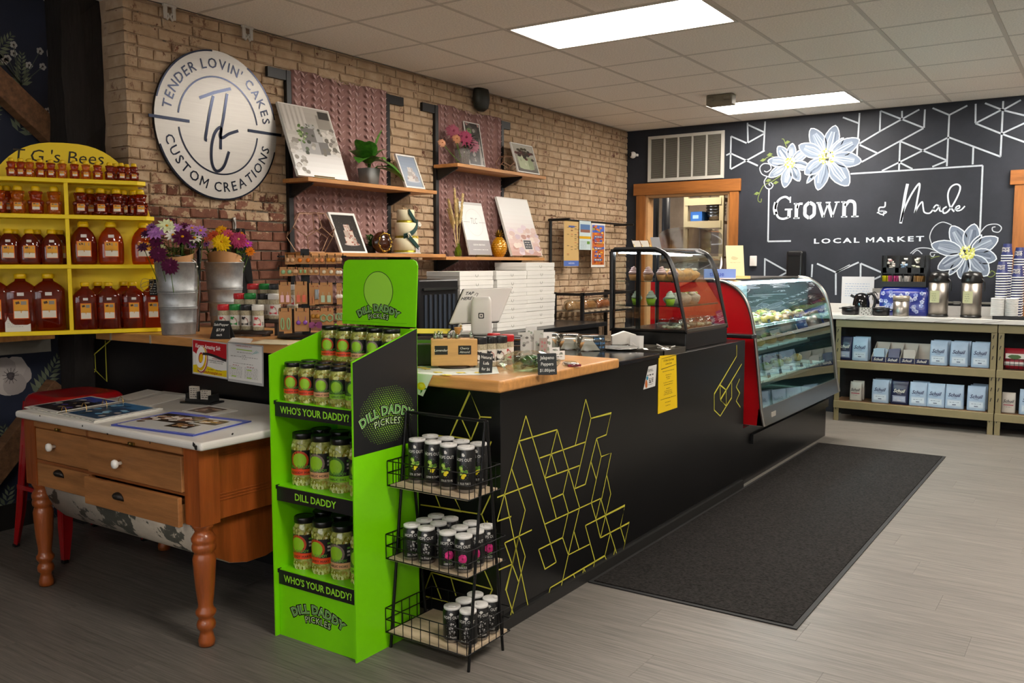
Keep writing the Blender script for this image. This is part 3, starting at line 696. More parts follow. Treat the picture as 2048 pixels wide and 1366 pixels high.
quad_on_table('photo_sleeve', [(362, 822), (420, 832), (478, 822), (418, 812)], TZ, slips, 'small clear sleeve with a photo lying behind the blue folder', 'photo')
def sheet(root, f, w_, h_, sh):
    g = lambda u, v: (u * w_ + sh * v, v * h_); s = Pr(.5); s.prism([g(0, 0), g(1, 0), g(1, 1), g(0, 1)], f, 0, .0012, s.c('#bab8b4')); s.done('sheet', root)
    d = Pr(.5)
    for k in range(9): d.scrib(Fr(f(*g(.12, .85 - k * .085)), f.u, f.v), 0, w_ * .7, 0, .0016, '#8f8d89', .002, k)
    d.done('printed_text', root)
quad_on_table('paper_sheet', [(248, 808), (300, 812), (388, 795), (330, 788)], TZ, sheet, 'pale printed sheet lying at the back of the white table', 'paper')
quad_on_table('paper_sheet', [(232, 795), (262, 800), (330, 786), (295, 779)], TZ, sheet, 'pale sheet in the back corner of the white table near the red stool', 'paper')
# card holder
p = onz(403, 806, TZ); chd = empty('card_holder', (p.x, p.y, TZ), R(14), 'black desk holder with two pockets of business cards on the white table', 'holder')
bk = mat('black_plastic', '#131314', .3)
q = MB(); q.box(-.085, -.04, 0, .085, .05, .008); q.build('base', bk, chd, bev=.003)
MB().box(-.06, -.03, .008, -.05, .035, .045).box(.0, -.03, .008, .008, .035, .055).box(.06, -.03, .008, .068, .035, .04).box(-.06, -.034, .008, .068, -.03, .022).build('pocket', bk, chd)
for x0, h in ((-.048, .075), (.012, .06)):
    q = Pr(.6); q.box(x0, -.02, .01, x0 + .044, -.004, h, q.c('#a79f94')); f = Fr((x0, -.0202, .01), (1, 0, 0), (0, 0, 1))
    for k in range(5): q.scrib(f, .006, .04, .02 + k * .009, .0004, '#3b342e', .003, k + int(h * 100))
    q.done('card_stack', chd)
# ================================================================== RED STOOL
red = mat('red_enamel_metal', '#9a0f16', .28, coat=.4, noise=(4, .12)); stl = empty('metal_stool', (-4.17, 2.375, 0), 0, 'red sheet-metal stool tucked behind the antique table', 'stool')
q = MB(); n = 20
def sq(h, r, z):
    out = []
    for sx, sy, a0 in ((1, 1, 0), (-1, 1, 90), (-1, -1, 180), (1, -1, 270)):
        for k in range(5): a = R(a0 + 22.5 * k); out.append((sx * (h - r) + r * math.cos(a), sy * (h - r) + r * math.sin(a), z))
    return out
rings = [sq(.178, .04, .66), sq(.168, .045, .735), sq(.16, .05, .75), sq(.147, .05, .757), sq(.12, .05, .752)]
q.add([v for r_ in rings for v in r_], [(i * n + k, i * n + (k + 1) % n, (i + 1) * n + (k + 1) % n, (i + 1) * n + k) for i in range(len(rings) - 1) for k in range(n)] + [tuple(4 * n + k for k in range(n))], 0, True)
q.build('seat', red, stl, solid=.002)
MB().box(-.045, -.009, .7515, .045, .009, .7528).build('hand_slot', bk, stl)
for sx, sy in ((-1, -1), (1, -1), (1, 1), (-1, 1)):
    l = MB(); a, b = Vector((sx * .165, sy * .165, .72)), Vector((sx * .225, sy * .212, .012))
    for t0, t1, w0, w1 in ((0, .25, .05, .06), (.25, .8, .06, .045), (.8, 1, .045, .026)):
        p0, p1 = a.lerp(b, t0), a.lerp(b, t1); cx, cy = -sx, -sy
        def rg(p, w_): return [(p.x, p.y, p.z), (p.x + cx * w_, p.y, p.z), (p.x + cx * w_, p.y + cy * .006, p.z), (p.x + cx * .01, p.y + cy * .01, p.z), (p.x + cx * .006, p.y + cy * w_, p.z), (p.x, p.y + cy * w_, p.z)]
        l.add(rg(p0, w0) + rg(p1, w1), [(k, (k + 1) % 6, 6 + (k + 1) % 6, 6 + k) for k in range(6)])
    mdl = a.lerp(b, .5); l.bar(a.lerp(b, .3) + Vector((-sx * .02, -sy * .002, 0)), a.lerp(b, .85) + Vector((-sx * .012, -sy * .002, 0)), .008, .008)
    lg = l.build('leg', red, stl)
    MB().box(b.x - .013 - sx * .008, b.y - .013 - sy * .008, 0, b.x + .013 - sx * .008, b.y + .013 - sy * .008, .016).build('rubber_foot', bk, lg, bev=.003)
for z, s in ((.30, .19), (.30, -.19)):
    MB().bar((-.2, s, z), (.2, s, z), .012, .02).build('cross_brace', red, stl); MB().bar((s, -.19, z + .02), (s, .19, z + .02), .012, .02).build('cross_brace', red, stl)
# ================================================================== LEFT COUNTER
LZ = 1.0345
def sup(mb, prof, n=2.6, seg=24, c=(0, 0, 0), mi=0, cap=True):
    """loft of rounded rectangles: prof = (half width, half depth, z)"""
    vs = []
    for hx, hy, z in prof:
        for k in range(seg):
            a = 2 * math.pi * (k + .5) / seg; ca, sa = math.cos(a), math.sin(a)
            vs.append((c[0] + hx * math.copysign(abs(ca) ** (2 / n), ca), c[1] + hy * math.copysign(abs(sa) ** (2 / n), sa), c[2] + z))
    m = len(prof)
    mb.add(vs, [(i * seg + k, i * seg + (k + 1) % seg, (i + 1) * seg + (k + 1) % seg, (i + 1) * seg + k) for i in range(m - 1) for k in range(seg)], mi, True)
    if cap: b = len(mb.v) - len(vs); mb.f += [tuple(b + i for i in reversed(range(seg))), tuple(b + (m - 1) * seg + i for i in range(seg))]; mb.m += [mi, mi]; mb.s += [False, False]
    return mb
galv = mat('galvanised_steel', '#a2a4a5', .45, metal=.55, noise=(13, .3), bump=(14, .12))
wire = mat('bright_wire', '#b9b7b2', .3, metal=.9)
def bucket(loc, rz, lb, tagside):
    b = empty('metal_bucket', loc, rz, lb, 'bucket', 'flower buckets')
    rb, rt, h = .079, .103, .352; rad = lambda z: rb + (rt - rb) * z / h
    pr = [(rb - .001, 0), (rb, .003)]
    for z in (.06, .13, .136, .205, .212, .216): pr += [(rad(z - .004), z - .004), (rad(z) + .0028, z), (rad(z + .004), z + .004)]
    pr.append((rad(h - .004), h - .004)); pr += [(rt + .003, h - .003), (rt + .003, h + .002), (rt - .002, h + .002), (rt - .004, h - .01), (rb - .004, .012), (.0001, .01)]
    MB().lathe(pr, 36).build('pail', galv, b)
    hd = [Vector((-(rt + .004), 0, h - .02))] + [Vector(((rt + .006) * -math.cos(t), -.045 * math.sin(t), h - .01 + .045 * math.sin(t))) for t in [math.pi * k / 12 for k in range(1, 12)]] + [Vector((rt + .004, 0, h - .02))]
    MB().tube(hd, .0022, 6).build('wire_handle', wire, b)
    for s in (-1, 1): MB().ball((s * (rt + .002), 0, h - .022), .007, 8, 6).build('rivet', wire, b)
    return b
p1 = onz(358, 668, LZ); p2 = onz(452, 652, LZ)
bk1 = bucket((p1.x, p1.y, LZ), R(25), 'galvanised bucket of purple and white flowers, beside the honey display', 1)
bk2 = bucket((p2.x, p2.y, LZ), R(40), 'galvanised bucket of yellow and pink flowers, beside the salt shakers', 0)
tg = empty('chalk_tag', (p1.x - .085, p1.y - .075, LZ + .22), R(20), 'small black hang tag tied with twine to the bucket of purple flowers', 'tag')
MB().box(-.022, -.002, -.03, .024, .002, .05).build('tag_board', mat('slate_black', '#1a1b1c', .8, noise=(20, .2)), tg, bev=.0008, seg=1)
q = Pr(.8)
for k in range(5): q.scrib(Fr((-.022, -.0022, -.02)), .006, .04, .012 * k, .0003, '#b9b7b0', .003, k + 3)
q.done('chalk_writing', tg)
for k in range(2):
    MB().tube(smooth([(0, -.004, .045), (-.05, -.012, .05 - k * .02), (-.062, -.01, .01), (-.02, -.014, -.01 + k * .03), (.005, -.008, .03), (.0, -.004, .06)], 6), .0014, 5).build('twine', mat('jute', '#9a8358', .9), tg)
# flowers
FM = {}
def flower_mesh(col, eye, kind):
    k = (col, eye, kind)
    if k in FM: return FM[k]
    q = Pr(.75); c = q.c(col, spec=.2); e = q.c(eye, spec=.2); r_ = random.Random(hash(kind) % 99)
    layers = {'daisy': [(11, 1, .34, .10)], 'double': [(12, 1, .36, .02), (10, .75, .34, .14), (8, .5, .3, .25)], 'ball': [(14, 1, .34, -.1), (14, .92, .34, .1), (12, .75, .32, .27), (9, .5, .3, .38), (5, .28, .26, .44)]}[kind]
    for n, L_, W_, up in layers:
        o = r_.random()
        for i in range(n):
            a = 2 * math.pi * (i + o) / n + r_.uniform(-.08, .08); d = Vector((math.cos(a), math.sin(a), up + r_.uniform(-.08, .12)))
            leaf(q, (0, 0, .06), d, Z3, L_ * r_.uniform(.9, 1.05), W_, c, .10, 3, .25)
    q.ball((0, 0, .13 if kind != 'ball' else .3), .2 if kind == 'daisy' else .13, 8, 5, e, 1, 1, .6)
    o = q.done('flower'); me = o.data; ms = o; COL.objects.unlink(o); bpy.data.objects.remove(o); FM[k] = me; return me
vw = Vector((.78, -.60, 0))
green = mat('flower_green', '#4d6b22', .7, noise=(20, .3)); kraft = mat('kraft_paper', '#a87a4e', .75, noise=(8, .1), bump=(20, .1))
def bouquet(loc, lb, wrapmat, cone, fl, stems=True, rz=0, slant=.06):
    """cone=(r0, z0, r1, z1) of the paper sleeve"""
    b = empty('flower_bouquet', loc, 0, lb, 'flowers', 'bouquets in the buckets'); L0 = Vector(loc)
    r0, z0, r1, z1 = cone; n = 28; vs = []
    for i, (r_, z) in enumerate(((r0, z0), ((r0 + r1) / 2, (z0 + z1) / 2), (r1, z1))):
        for k in range(n): a = 2 * math.pi * k / n; vs.append((r_ * math.cos(a), r_ * math.sin(a), z + (slant * math.cos(a - 2.2) * i / 2)))
    MB().add(vs, [(i * n + k, i * n + (k + 1) % n, (i + 1) * n + (k + 1) % n, (i + 1) * n + k) for i in range(2) for k in range(n)], 0, True).build('paper_sleeve', wrapmat, b, solid=.0015)
    r_ = random.Random(len(lb))
    st = MB(); lf = MB(); pts = []
    for (x, y, r, col, eye, kind, dep) in fl:
        P = onp(x, y, L0 + vw * dep, vw) - L0; pts.append(P)
        d = (vw + Vector((0, 0, .75)) + Vector((P.x * 3, P.y * 3, 0)) * .6 + Vector((r_.uniform(-.3, .3), r_.uniform(-.3, .3), r_.uniform(-.15, .3)))).normalized()
        if kind == 'ball' or y > 500: d = (vw * 1.2 + Vector((0, 0, .35))).normalized()
        o = bpy.data.objects.new('flower', flower_mesh(col, eye, kind)); COL.objects.link(o); o.parent = b; o.location = P
        o.rotation_euler = d.to_track_quat('Z', 'Y').to_euler(); s = r / 380 * 1.4; o.scale = (s, s, s)
        st.tube(smooth([(P.x * .15, P.y * .15, z0), (P.x * .5, P.y * .5, (z0 + P.z) / 2), tuple(P - d * .004)], 4), .0018, 5)
    for k in range(220):
        P = r_.choice(pts); a = r_.uniform(0, 6.28); base = Vector((P.x * r_.uniform(.4, .95), P.y * r_.uniform(.4, .95), min(P.z - .01, z1 + r_.uniform(-.03, .05))))
        leaf(lf, base, (math.cos(a), math.sin(a), r_.uniform(.1, .9)), Z3, r_.uniform(.025, .06), r_.uniform(.005, .014), 0, .2, 3)
    st.build('stems', green, b); tag(lf.build('foliage', green, b), kind='stuff'); return b
W, Y_, M_, L_, D_ = '#d9d6cc', '#c98a0c', '#4a0f33', '#a86fb4', '#33101f'
B1 = [(341, 443, 8, M_, Y_, 'daisy', -.03), (333.5, 453, 15, '#cfd6a8', Y_, 'double', .0), (312, 466, 13.5, L_, L_, 'double', .03), (346, 471, 11, W, Y_, 'daisy', .05), (365, 475, 16, M_, Y_, 'double', .07), (352, 457, 10, L_, L_, 'daisy', .0),
      (312, 484, 11, M_, D_, 'double', .05), (317, 508, 12.5, M_, '#6a2450', 'ball', .10), (340, 532, 12.5, M_, '#6a2450', 'ball', .125), (287, 495, 9, '#3d1638', D_, 'daisy', .04), (294, 468, 9, '#3d1638', D_, 'daisy', .0), (370, 453, 9, M_, D_, 'daisy', -.02), (322, 497, 7, '#c8cf9a', '#9aa05a', 'daisy', .06), (303, 455, 8, '#7a4a86', D_, 'daisy', -.02)]
bouquet((p1.x + vw.x * .02, p1.y + vw.y * .02, LZ + .012), 'kraft-wrapped bouquet of maroon, lilac and white cosmos', kraft, (.035, .0, .085, .385), B1, slant=.02)
B1b = [(389, 477, 12, W, Y_, 'daisy', .03), (384, 457, 9.5, '#b57fb6', Y_, 'daisy', .0), (401, 462, 10, L_, Y_, 'daisy', .02), (379, 461, 5, W, Y_, 'daisy', .0), (385, 490, 7, '#8a5a90', D_, 'daisy', .03), (408, 470, 6, '#7a4a86', D_, 'daisy', -.02)]
bouquet((p1.x + .05, p1.y + .045, LZ + .012), 'bouquet of white daisies and lilac cosmos in a clear sleeve', mat('celo', '#ffffff', .08, trans=1, ior=1.1), (.03, .0, .05, .43), B1b)
O_ = '#c7501a'
B2 = [(443, 462, 10, '#d99a0a', O_, 'ball', -.03), (443, 485, 15, '#e0b80c', '#c98a0c', 'ball', .07), (427, 472, 11, '#b5482a', '#7a2a10', 'double', .02), (410, 480, 9, '#b0584a', O_, 'double', .03), (456, 468, 11, '#b2455a', O_, 'double', .0), (477, 480, 14.5, '#a83a63', '#c9a85a', 'ball', .05),
      (481, 469, 7, '#d97a14', O_, 'double', -.02), (495, 488, 9.5, '#a8359a', '#c98a0c', 'daisy', .0), (500, 503, 8.5, '#d5760f', O_, 'double', .02), (413, 488, 6, '#7d4a8a', D_, 'daisy', .04), (462, 476, 8, '#b5483a', O_, 'double', .02)]
bouquet((p2.x + .005, p2.y, LZ + .012), 'kraft-wrapped bouquet of yellow, orange and pink zinnias', kraft, (.04, 0, .092, .372), B2, slant=-.03)
# black bag on a wall hook
hk = onx(470, 452, XB + .01)
hkr = empty('wall_hook', (XB, hk.y, hk.z), 0, 'ornate steel coat hook on the brick wall behind the zinnias', 'hook')
MB().tube(smooth([(.012, 0, .045), (.014, -.012, .04), (.014, .0, .01), (.016, 0, -.03), (.045, 0, -.045), (.06, 0, -.02)], 5), .0055, 6).build('hook_arm', wire, hkr); MB().box(.0, -.012, -.02, .008, .012, .05).build('back_plate', wire, hkr, bev=.003)
ap = onx(493, 560, XB + .05)
q = MB(); vs = []; 
for i in range(9):
    t = i / 8
    for j in range(7): s = j / 6 - .5; vs.append((.03 + .025 * math.sin(j * 2.1 + i * .5), s * (.06 + .16 * t), .30 - .75 * t))
q.add(vs, [(i * 7 + j, i * 7 + j + 1, (i + 1) * 7 + j + 1, (i + 1) * 7 + j) for i in range(8) for j in range(6)], 0, True)
tag(q.build('apron', mat('black_cloth', '#121213', .9), None, (XB, ap.y - .02, ap.z), solid=.004), 'black cloth apron hanging from the wall hook behind the buckets', 'apron')
# shakers on their stepped stand ------------------------------------------
SZ = [LZ + .026, LZ + .077, LZ + .122]
rows = [[(448, 660), (471, 659.5), (494, 660), (517, 661)], [(480, 637), (501, 637), (527, 638), (549, 638.5)], [(507, 617), (531, 617), (551, 617.5), (585, 619)]]
pos = [[onz(x, y, SZ[r_]) for x, y in row] for r_, row in enumerate(rows)]
woodd = mat('dark_walnut', '#2c2119', .5, noise=(4, .3), stretch=(1, 6, 6))
st = empty('tiered_stand', (0, 0, 0), 0, 'dark wooden three-step stand holding the salt shakers', 'stand')
for r_ in range(3):
    a, b = pos[r_][0], pos[r_][-1]; d = (b - a).normalized(); nn = Vector((-d.y, d.x, 0)); A = a - d * .045; B = b + d * (.06 if r_ == 0 else .045)
    f = Fr((A.x, A.y, 0), d, nn); L_ = (B - A).length
    MB().prism([(0, -.036), (L_, -.036), (L_, .036), (0, .036)], f, SZ[r_] - .018, SZ[r_] - .0005).build('step', woodd, st, bev=.004)
    for u in (.02, L_ - .02): MB().prism([(u - .008, -.028), (u + .008, -.028), (u + .008, .028), (u - .008, .028)], f, LZ, SZ[r_] - .018).build('support', woodd, st)
salt = mat('salt_grains', '#a59a80', .8, noise=(160, .4)); jarg = mat('shaker_plastic', '#d8d4c8', .2, noise=(150, .25))
SHK = {}
def shaker(color, accent):
    s = empty('salt_shaker', (0, 0, 0), 0, 'x', 'shaker', 'salt shakers on the stepped stand')
    MB().lathe([(.02, 0), (.026, .002), (.0268, .006), (.0268, .092), (.024, .097)], 24, (0, 0, 0)).build('jar', salt, s)
    c_ = MB(); c_.lathe([(.0262, .096), (.0275, .097), (.0275, .121), (.026, .124), (.02, .1245)], 24); 
    for k in range(24): a = 2 * math.pi * k / 24; c_.bar((.0277 * math.cos(a), .0277 * math.sin(a), .099), (.0277 * math.cos(a), .0277 * math.sin(a), .119), .0016, .0016)
    c_.build('cap', mat('cap_' + color, color, .35), s)
    f = lambda a, z, r=.0272: (r * math.sin(a), -r * math.cos(a), z); lb = Pr(.5)
    def patch(a0, a1, z0, z1, col, r=.0272, n=8):
        vs = []
        for k in range(n + 1): a = a0 + (a1 - a0) * k / n; vs += [f(a, z0, r), f(a, z1, r)]
        lb.add(vs, [(2 * k, 2 * k + 2, 2 * k + 3, 2 * k + 1) for k in range(n)], lb.c(col), True)
    patch(-2.4, 2.4, .02, .072, '#cfcac2', .0271, 24)
    cv = lambda u, v: f(u / .0275, .02 + v, .0275)
    class C_:
        def __call__(s_, u, v, n=0): return Vector(f(u / .0275, .02 + v, .0275 + n))
    cf = C_()
    lb.flat([(-.02, .004), (.018, .004), (.018, .02), (.008, .014), (-.008, .012), (-.02, .016)], cf, .0001, lb.c(accent))
    lb.flat([(-.016 + .032 * .5 + .016 * math.cos(t), .02 + .009 * math.sin(t)) for t in [2 * math.pi * k / 12 for k in range(12)]], cf, .0002, lb.c('#e2ded6'))
    lb.flat([(-.014, .04), (-.012, .047), (-.004, .044), (.004, .046), (.006, .04), (.0, .036), (-.002, .03), (-.008, .034), (-.014, .032)], cf, .0003, lb.c(accent))
    lb.line([(.004, .042), (.013, .034), (.016, .02)], .0025, cf, .0002, lb.c('#8a2a2a'))
    for k in range(6): lb.rect(cf, .024 + k * .002, .005, .025 + k * .002, .022, .0002, '#2b2826')
    lb.done('label', s); return s
mkS = {c: Maker(shaker(c, a)) for c, a in (('#b5121b', '#c2242c'), ('#0d7a2e', '#128a3a'), ('#1b1b1d', '#222224'), ('#d7d5d0', '#c9404a'))}
cn = {'#b5121b': 'red', '#0d7a2e': 'green', '#1b1b1d': 'black', '#d7d5d0': 'white'}
for r_ in range(3):
    for c, p in zip(mkS, pos[r_]):
        mkS[c]((p.x, p.y, SZ[r_]), R(30) + rnd.uniform(-.15, .15), 'herb salt shaker with %s cap on the %s step of the dark stand' % (cn[c], ['bottom', 'middle', 'top'][r_]))
# chalk tent sign
p = onz(441, 677, LZ); ts = empty('tent_sign', (p.x, p.y + .02, LZ), R(24), 'black chalk tent sign with handwritten salt price in front of the shakers', 'sign')
f = Fr((0, -.04, 0), (1, 0, 0), (0, .28, .96)); q = MB(); q.prism([(-.05, 0), (.05, 0), (.036, .086), (-.036, .086)], f, -.003, 0); q.build('front_panel', MT['slate_black'], ts)
f2 = Fr((0, .012, 0), (-1, 0, 0), (0, -.28, .96)); MB().prism([(-.05, 0), (.05, 0), (.036, .086), (-.036, .086)], f2, -.003, 0).build('back_panel', MT['slate_black'], ts)
chalk = mat('chalk_white', '#d8d6d0', .9); q = MB()
q.text('Salt/Pepper', .016, f, 0, .062, shear=.15, bold=.012); q.text('$7.99', .018, f, -.002, .036, shear=.1, bold=.015); q.text('each', .015, f, -.005, .014, shear=.2, bold=.012); q.build('chalk_lettering', chalk, ts)
# flyers taped to the counter front -----------------------------------------
FY = 2.5975
def flyer(name, pts, lb, draw):
    P = [ony(x, y, FY) for x, y in pts]; O = (P[0] + P[3]) / 2; u = (P[1] - P[0]); w_ = (u.length + (P[2] - P[3]).length) / 2; h_ = ((P[0] - P[3]).length + (P[1] - P[2]).length) / 2
    t = .25 * math.atan2((P[0] - P[3]).x, (P[0] - P[3]).z)
    r_ = empty(name, (P[3].x, FY, P[3].z), 0, lb, 'flyer', rot=(0, t, 0)); f = Fr((0, 0, 0)); draw(r_, f, w_, h_); return r_
def dr1(r_, f, w_, h_):
    s = MB(); s.fbox(f, -.006, -.006, -.0005, w_ + .006, h_ + .006, .0008); s.build('plastic_sleeve', mat('sleeve_film', '#cfcfcf', .12, alpha=.55), r_)
    q = Pr(.35); n = .0012; q.rect(f, 0, 0, w_, h_, n, '#dedbd6'); q.done('paper', r_)
    d = Pr(.4); n = .0016; U = lambda a: a * w_; V = lambda a: a * h_
    d.flat([(U(0), V(1)), (U(0), V(.66))] + [(U(a), V(.60 + .06 * math.sin(a * 5 - .6))) for a in (.1, .3, .5, .7, .85, 1)] + [(U(1), V(1))], f, n, d.c('#b01722'))
    d.line([(U(a), V(.575 + .06 * math.sin(a * 5 - .6))) for a in (.3, .45, .6, .75, .9, 1)], .012, f, n + .0002, d.c('#2a2426'))
    d.flat([(U(0), V(.02)), (U(1), V(.02))] + [(U(a), V(.24 + .05 * math.sin(a * 6))) for a in (1, .85, .7, .5, .3, .15, 0)], f, n, d.c('#dfc20e'))
    c = (U(.25), V(.48))
    def ell(k, col, dx, nn): d.flat([(c[0] + dx + .048 * k * math.cos(t) * .8 + .018 * k * math.sin(t), c[1] - dx * 1.1 + .062 * k * math.sin(t) - .014 * k * math.cos(t)) for t in [2 * math.pi * i / 20 for i in range(20)]], f, n + nn, d.c(col))
    ell(1.0, '#9b9690', .008, .0003); ell(.96, '#b02028', .006, .0004); ell(.92, '#e6e2da', .004, .0005); ell(.9, '#e3b60d', .002, .0006); ell(.8, '#ece8e2', -.004, .0007); ell(.4, '#b02028', -.002, .0008); ell(.32, '#e3b60d', .0, .0009)
    d.text("Karenz Amazing Salt", .027, f, U(.45), V(.79), n + .0004, d.c('#efe9e4'), .015, .15, sx=.8)
    d.text('AMAZING SALT', .0085, f, U(.7), V(.50), n + .0004, d.c('#b02028'), .01); d.text('AMAZING SALT WITH PEPPER', .008, f, U(.7), V(.44), n + .0004, d.c('#2a2426'), .01); d.text('WITH PEPPER & MSG FREE', .008, f, U(.7), V(.38), n + .0004, d.c('#7a7672'), .008)
    d.text('Low Sodium  ~  Gluten Free', .0085, f, U(.65), V(.165), n + .0004, d.c('#2a2426'), .01); d.text('www.KarenzAmazingSalt.com', .0165, f, U(.5), V(.055), n + .0004, d.c('#a8261c'), .02, sx=.88)
    d.done('print', r_)
def dr2(r_, f, w_, h_):
    s = MB(); s.fbox(f, -.004, -.012, -.0015, w_ + .008, h_ + .006, -.0002); s.build('plastic_sleeve', MT['sleeve_film'], r_)
    q = Pr(.35); q.rect(f, 0, 0, w_, h_, .0004, '#d8d6d2'); q.done('paper', r_); d = Pr(.5); n = .0009; U = lambda a: a * w_; V = lambda a: a * h_
    d.text('KARENZ AMAZING SALT', .0095, f, U(.48), V(.94), n, d.c('#a8303a'), .01); d.rect(f, U(.25), V(.845), U(.72), V(.87), n, '#9ac22a')
    for k, (a, b, v) in enumerate(((.27, .7, .78), (.42, .54, .70), (.08, .88, .66), (.42, .56, .61), (.16, .76, .47), (.14, .32, .41), (.56, .78, .40))): d.scrib(f, U(a), U(b), V(v), n, '#8d8a88' if k < 5 else '#a05a60', .003, k)
    for c in (0, 1):
        for k in range(9): d.scrib(f, U(.03 + .46 * c), U(.42 + .46 * c), V(.37 - k * .036), n, '#a5a29f', .0026, k + c * 20)
        d.rect(f, U(.1 + .46 * c), V(.295), U(.24 + .46 * c), V(.325), n + .0001, '#a5c74a'); d.rect(f, U(.1 + .46 * c), V(.08), U(.24 + .46 * c), V(.11), n + .0001, '#a5c74a')
    for k in range(3): d.line([(U(.72 + k * .05), V(.76 + k * .02)), (U(.86 + k * .03), V(.88 - k * .02))], .0022, f, n, d.c('#7fb3ae'))
    d.done('print', r_)
flyer('salt_flyer', [(391, 681), (457.5, 686), (454.5, 753), (387, 745)], 'red and yellow salt flyer taped to the counter front', dr1)
flyer('price_flyer', [(460, 687), (527.5, 691), (524.5, 764), (457, 757)], 'white typed ingredient flyer taped beside the red and yellow flyer', dr2)
for nm, pts, lb, c in (('leaflet', [(457, 684), (500, 687), (508, 678), (465, 676)], 'small red and white leaflet lying in front of the shaker stand', '#c9c4bf'), ('leaflet', [(500, 687), (575, 690), (590, 683), (530, 680)], 'cream leaflet lying on the maple top near the earring rack', '#cbbf9f')):
    quad_on_table(nm, pts, LZ + .0003, lambda r_, f, w_, h_, sh, c=c: Pr(.5).prism([(0, 0), (w_, 0), (w_ + sh, h_), (sh, h_)], f, 0, .003, 0).build('sheet', mat('leaflet_' + c, c, .5), r_), lb, 'leaflet')
# ================================================================== EARRING RACK
ep = Vector((-3.13, 2.92, LZ)); en_ = Vector((.72, -.69, 0)).normalized(); eu = Vector((-en_.y, en_.x, 0)) * 1
eu = Vector((.69, .72, 0)); rk = empty('earring_rack', ep, math.atan2(eu.y, eu.x), 'black countertop rack hung with earring cards', 'rack')
rkm = mat('rack_black', '#141416', .4, metal=.5)
def epx(x, y, off=0): P = onp(x, y, ep + en_ * off, en_) - ep; return P.dot(eu), P.z
MB().lathe([(.13, 0), (.135, .006), (.12, .014), (.03, .02)], 32).build('base', rkm, rk); MB().box(-.02, -.006, .01, .02, .006, epx(630, 498)[1]).build('post', rkm, rk)
for y in (513, 536, 567, 619):
    z = epx(630, y)[1]; MB().box(-.125, -.012, z - .004, .19, -.004, z + .004).build('bar', rkm, rk)
    for k in range(9):
        x = -.115 + k * .036; MB().tube([(x, -.01, z), (x, -.05, z - .004), (x, -.062, z + .012)], .0022, 5).build('hook', rkm, rk)
cardm = kraft
def earcard(x0, y0, x1, y1, style, col, lb, off=.05):
    a = epx(x0, y1, off); b = epx(x1, y0, off); w_, h_ = b[0] - a[0], b[1] - a[1]
    P = ep + eu * (a[0] + w_ / 2) + en_ * off; t = rnd.uniform(-.06, .06)
    r_ = empty('earring_card', (P.x, P.y, ep.z + b[1]), math.atan2(eu.y, eu.x) + t, lb, 'earrings', 'earring cards on the rack')
    MB().box(-w_ / 2, -.0008, -h_, w_ / 2, .0008, 0).build('card', cardm, r_)
    pr = Pr(.6); f = Fr((0, -.0009, 0))
    pr.rect(f, -w_ * .25, -h_ * .16, w_ * .25, -h_ * .145, .0003, '#7a5a40'); pr.blob(f, w_ * .28, -h_ * .15, .0025, .0025, .0003, '#9a2a22', 7); pr.done('print', r_)
    m = mat('bead_' + col, col, .4); wr = gold
    for s in (-1, 1):
        q = MB(); cx = s * w_ * .23
        if style == 'stud': q.ball((cx, -.006, -h_ * .55), min(.010, h_ * .25), 10, 7)
        elif style == 'block': q.box(cx - w_ * .14, -.008, -h_ * .92, cx + w_ * .14, -.002, -h_ * .6); q.tube([(cx, -.004, -h_ * .6), (cx, -.003, -h_ * .45)], .0009, 4)
        elif style == 'loop': q.tube([(cx + w_ * .11 * math.cos(t), -.004, -h_ * .67 + h_ * .24 * math.sin(t)) for t in [2 * math.pi * k / 16 for k in range(16)]], .0035, 6, closed=True)
        elif style == 'drop': q.ball((cx, -.006, -h_ * .62), .0105, 10, 7); q.tube([(cx, -.004, -h_ * .55), (cx, -.003, -h_ * .35)], .0009, 4)
        elif style == 'tri': q.tube([(cx + .014 * math.cos(t), -.005, -h_ * .5 + .016 * math.sin(t)) for t in (R(90), R(150), R(210), R(270), R(330), R(30))], .0045, 6, closed=True)
        elif style == 'bar': q.cyl((cx, -.006, -h_ * .75), .005, h_ * .45, 10)
        q.build('earring', m, r_)
EC = [(570, 510, 590, 529, 'stud', '#c9a07a', 'pale clear'), (590, 511, 626, 528, 'stud', '#d9730f', 'big orange'), (627, 511, 650, 528, 'stud', '#d88a5a', 'small peach'), (652, 510, 672, 528, 'stud', '#c9862a', 'amber'), (673, 510, 683, 527, 'stud', '#c9a07a', 'tiny gold')]
for a in EC: earcard(*a[:6], 'earring card with %s studs, top row of the rack' % a[6])
EC = [(559, 534, 586, 552, 'stud', '#8fb58a', 'mint round studs'), (587, 534, 594, 551, 'stud', '#c9a07a', 'tiny studs seen edge-on'), (596, 535, 615, 550, 'bar', '#86b07c', 'green bar studs'), (616, 535, 638, 550, 'stud', '#bfa98a', 'tiny pearl studs'), (640, 535, 671, 551, 'stud', '#d6c9b0', 'small shell studs'), (672, 536, 684, 552, 'stud', '#dcd8d0', 'white flower studs')]
for a in EC: earcard(*a[:6], 'earring card with %s, second row of the rack' % a[6])
EC = [(558, 564, 581, 608, 'block', '#d5a9b0', 'pink block drops'), (590, 563, 614, 608, 'block', '#c9614a', 'coral block drops'), (619, 566, 629, 611, 'block', '#b5724a', 'rust drops seen edge-on'), (630, 566, 637, 609, 'bar', '#8f98a0', 'slim grey bars'), (639, 565, 665, 608, 'block', '#a3b8a0', 'sage block drops'), (674, 566, 684, 609, 'drop', '#d8d2c8', 'white drops')]
for a in EC: earcard(*a[:6], 'tall earring card with %s, third row of the rack' % a[6])
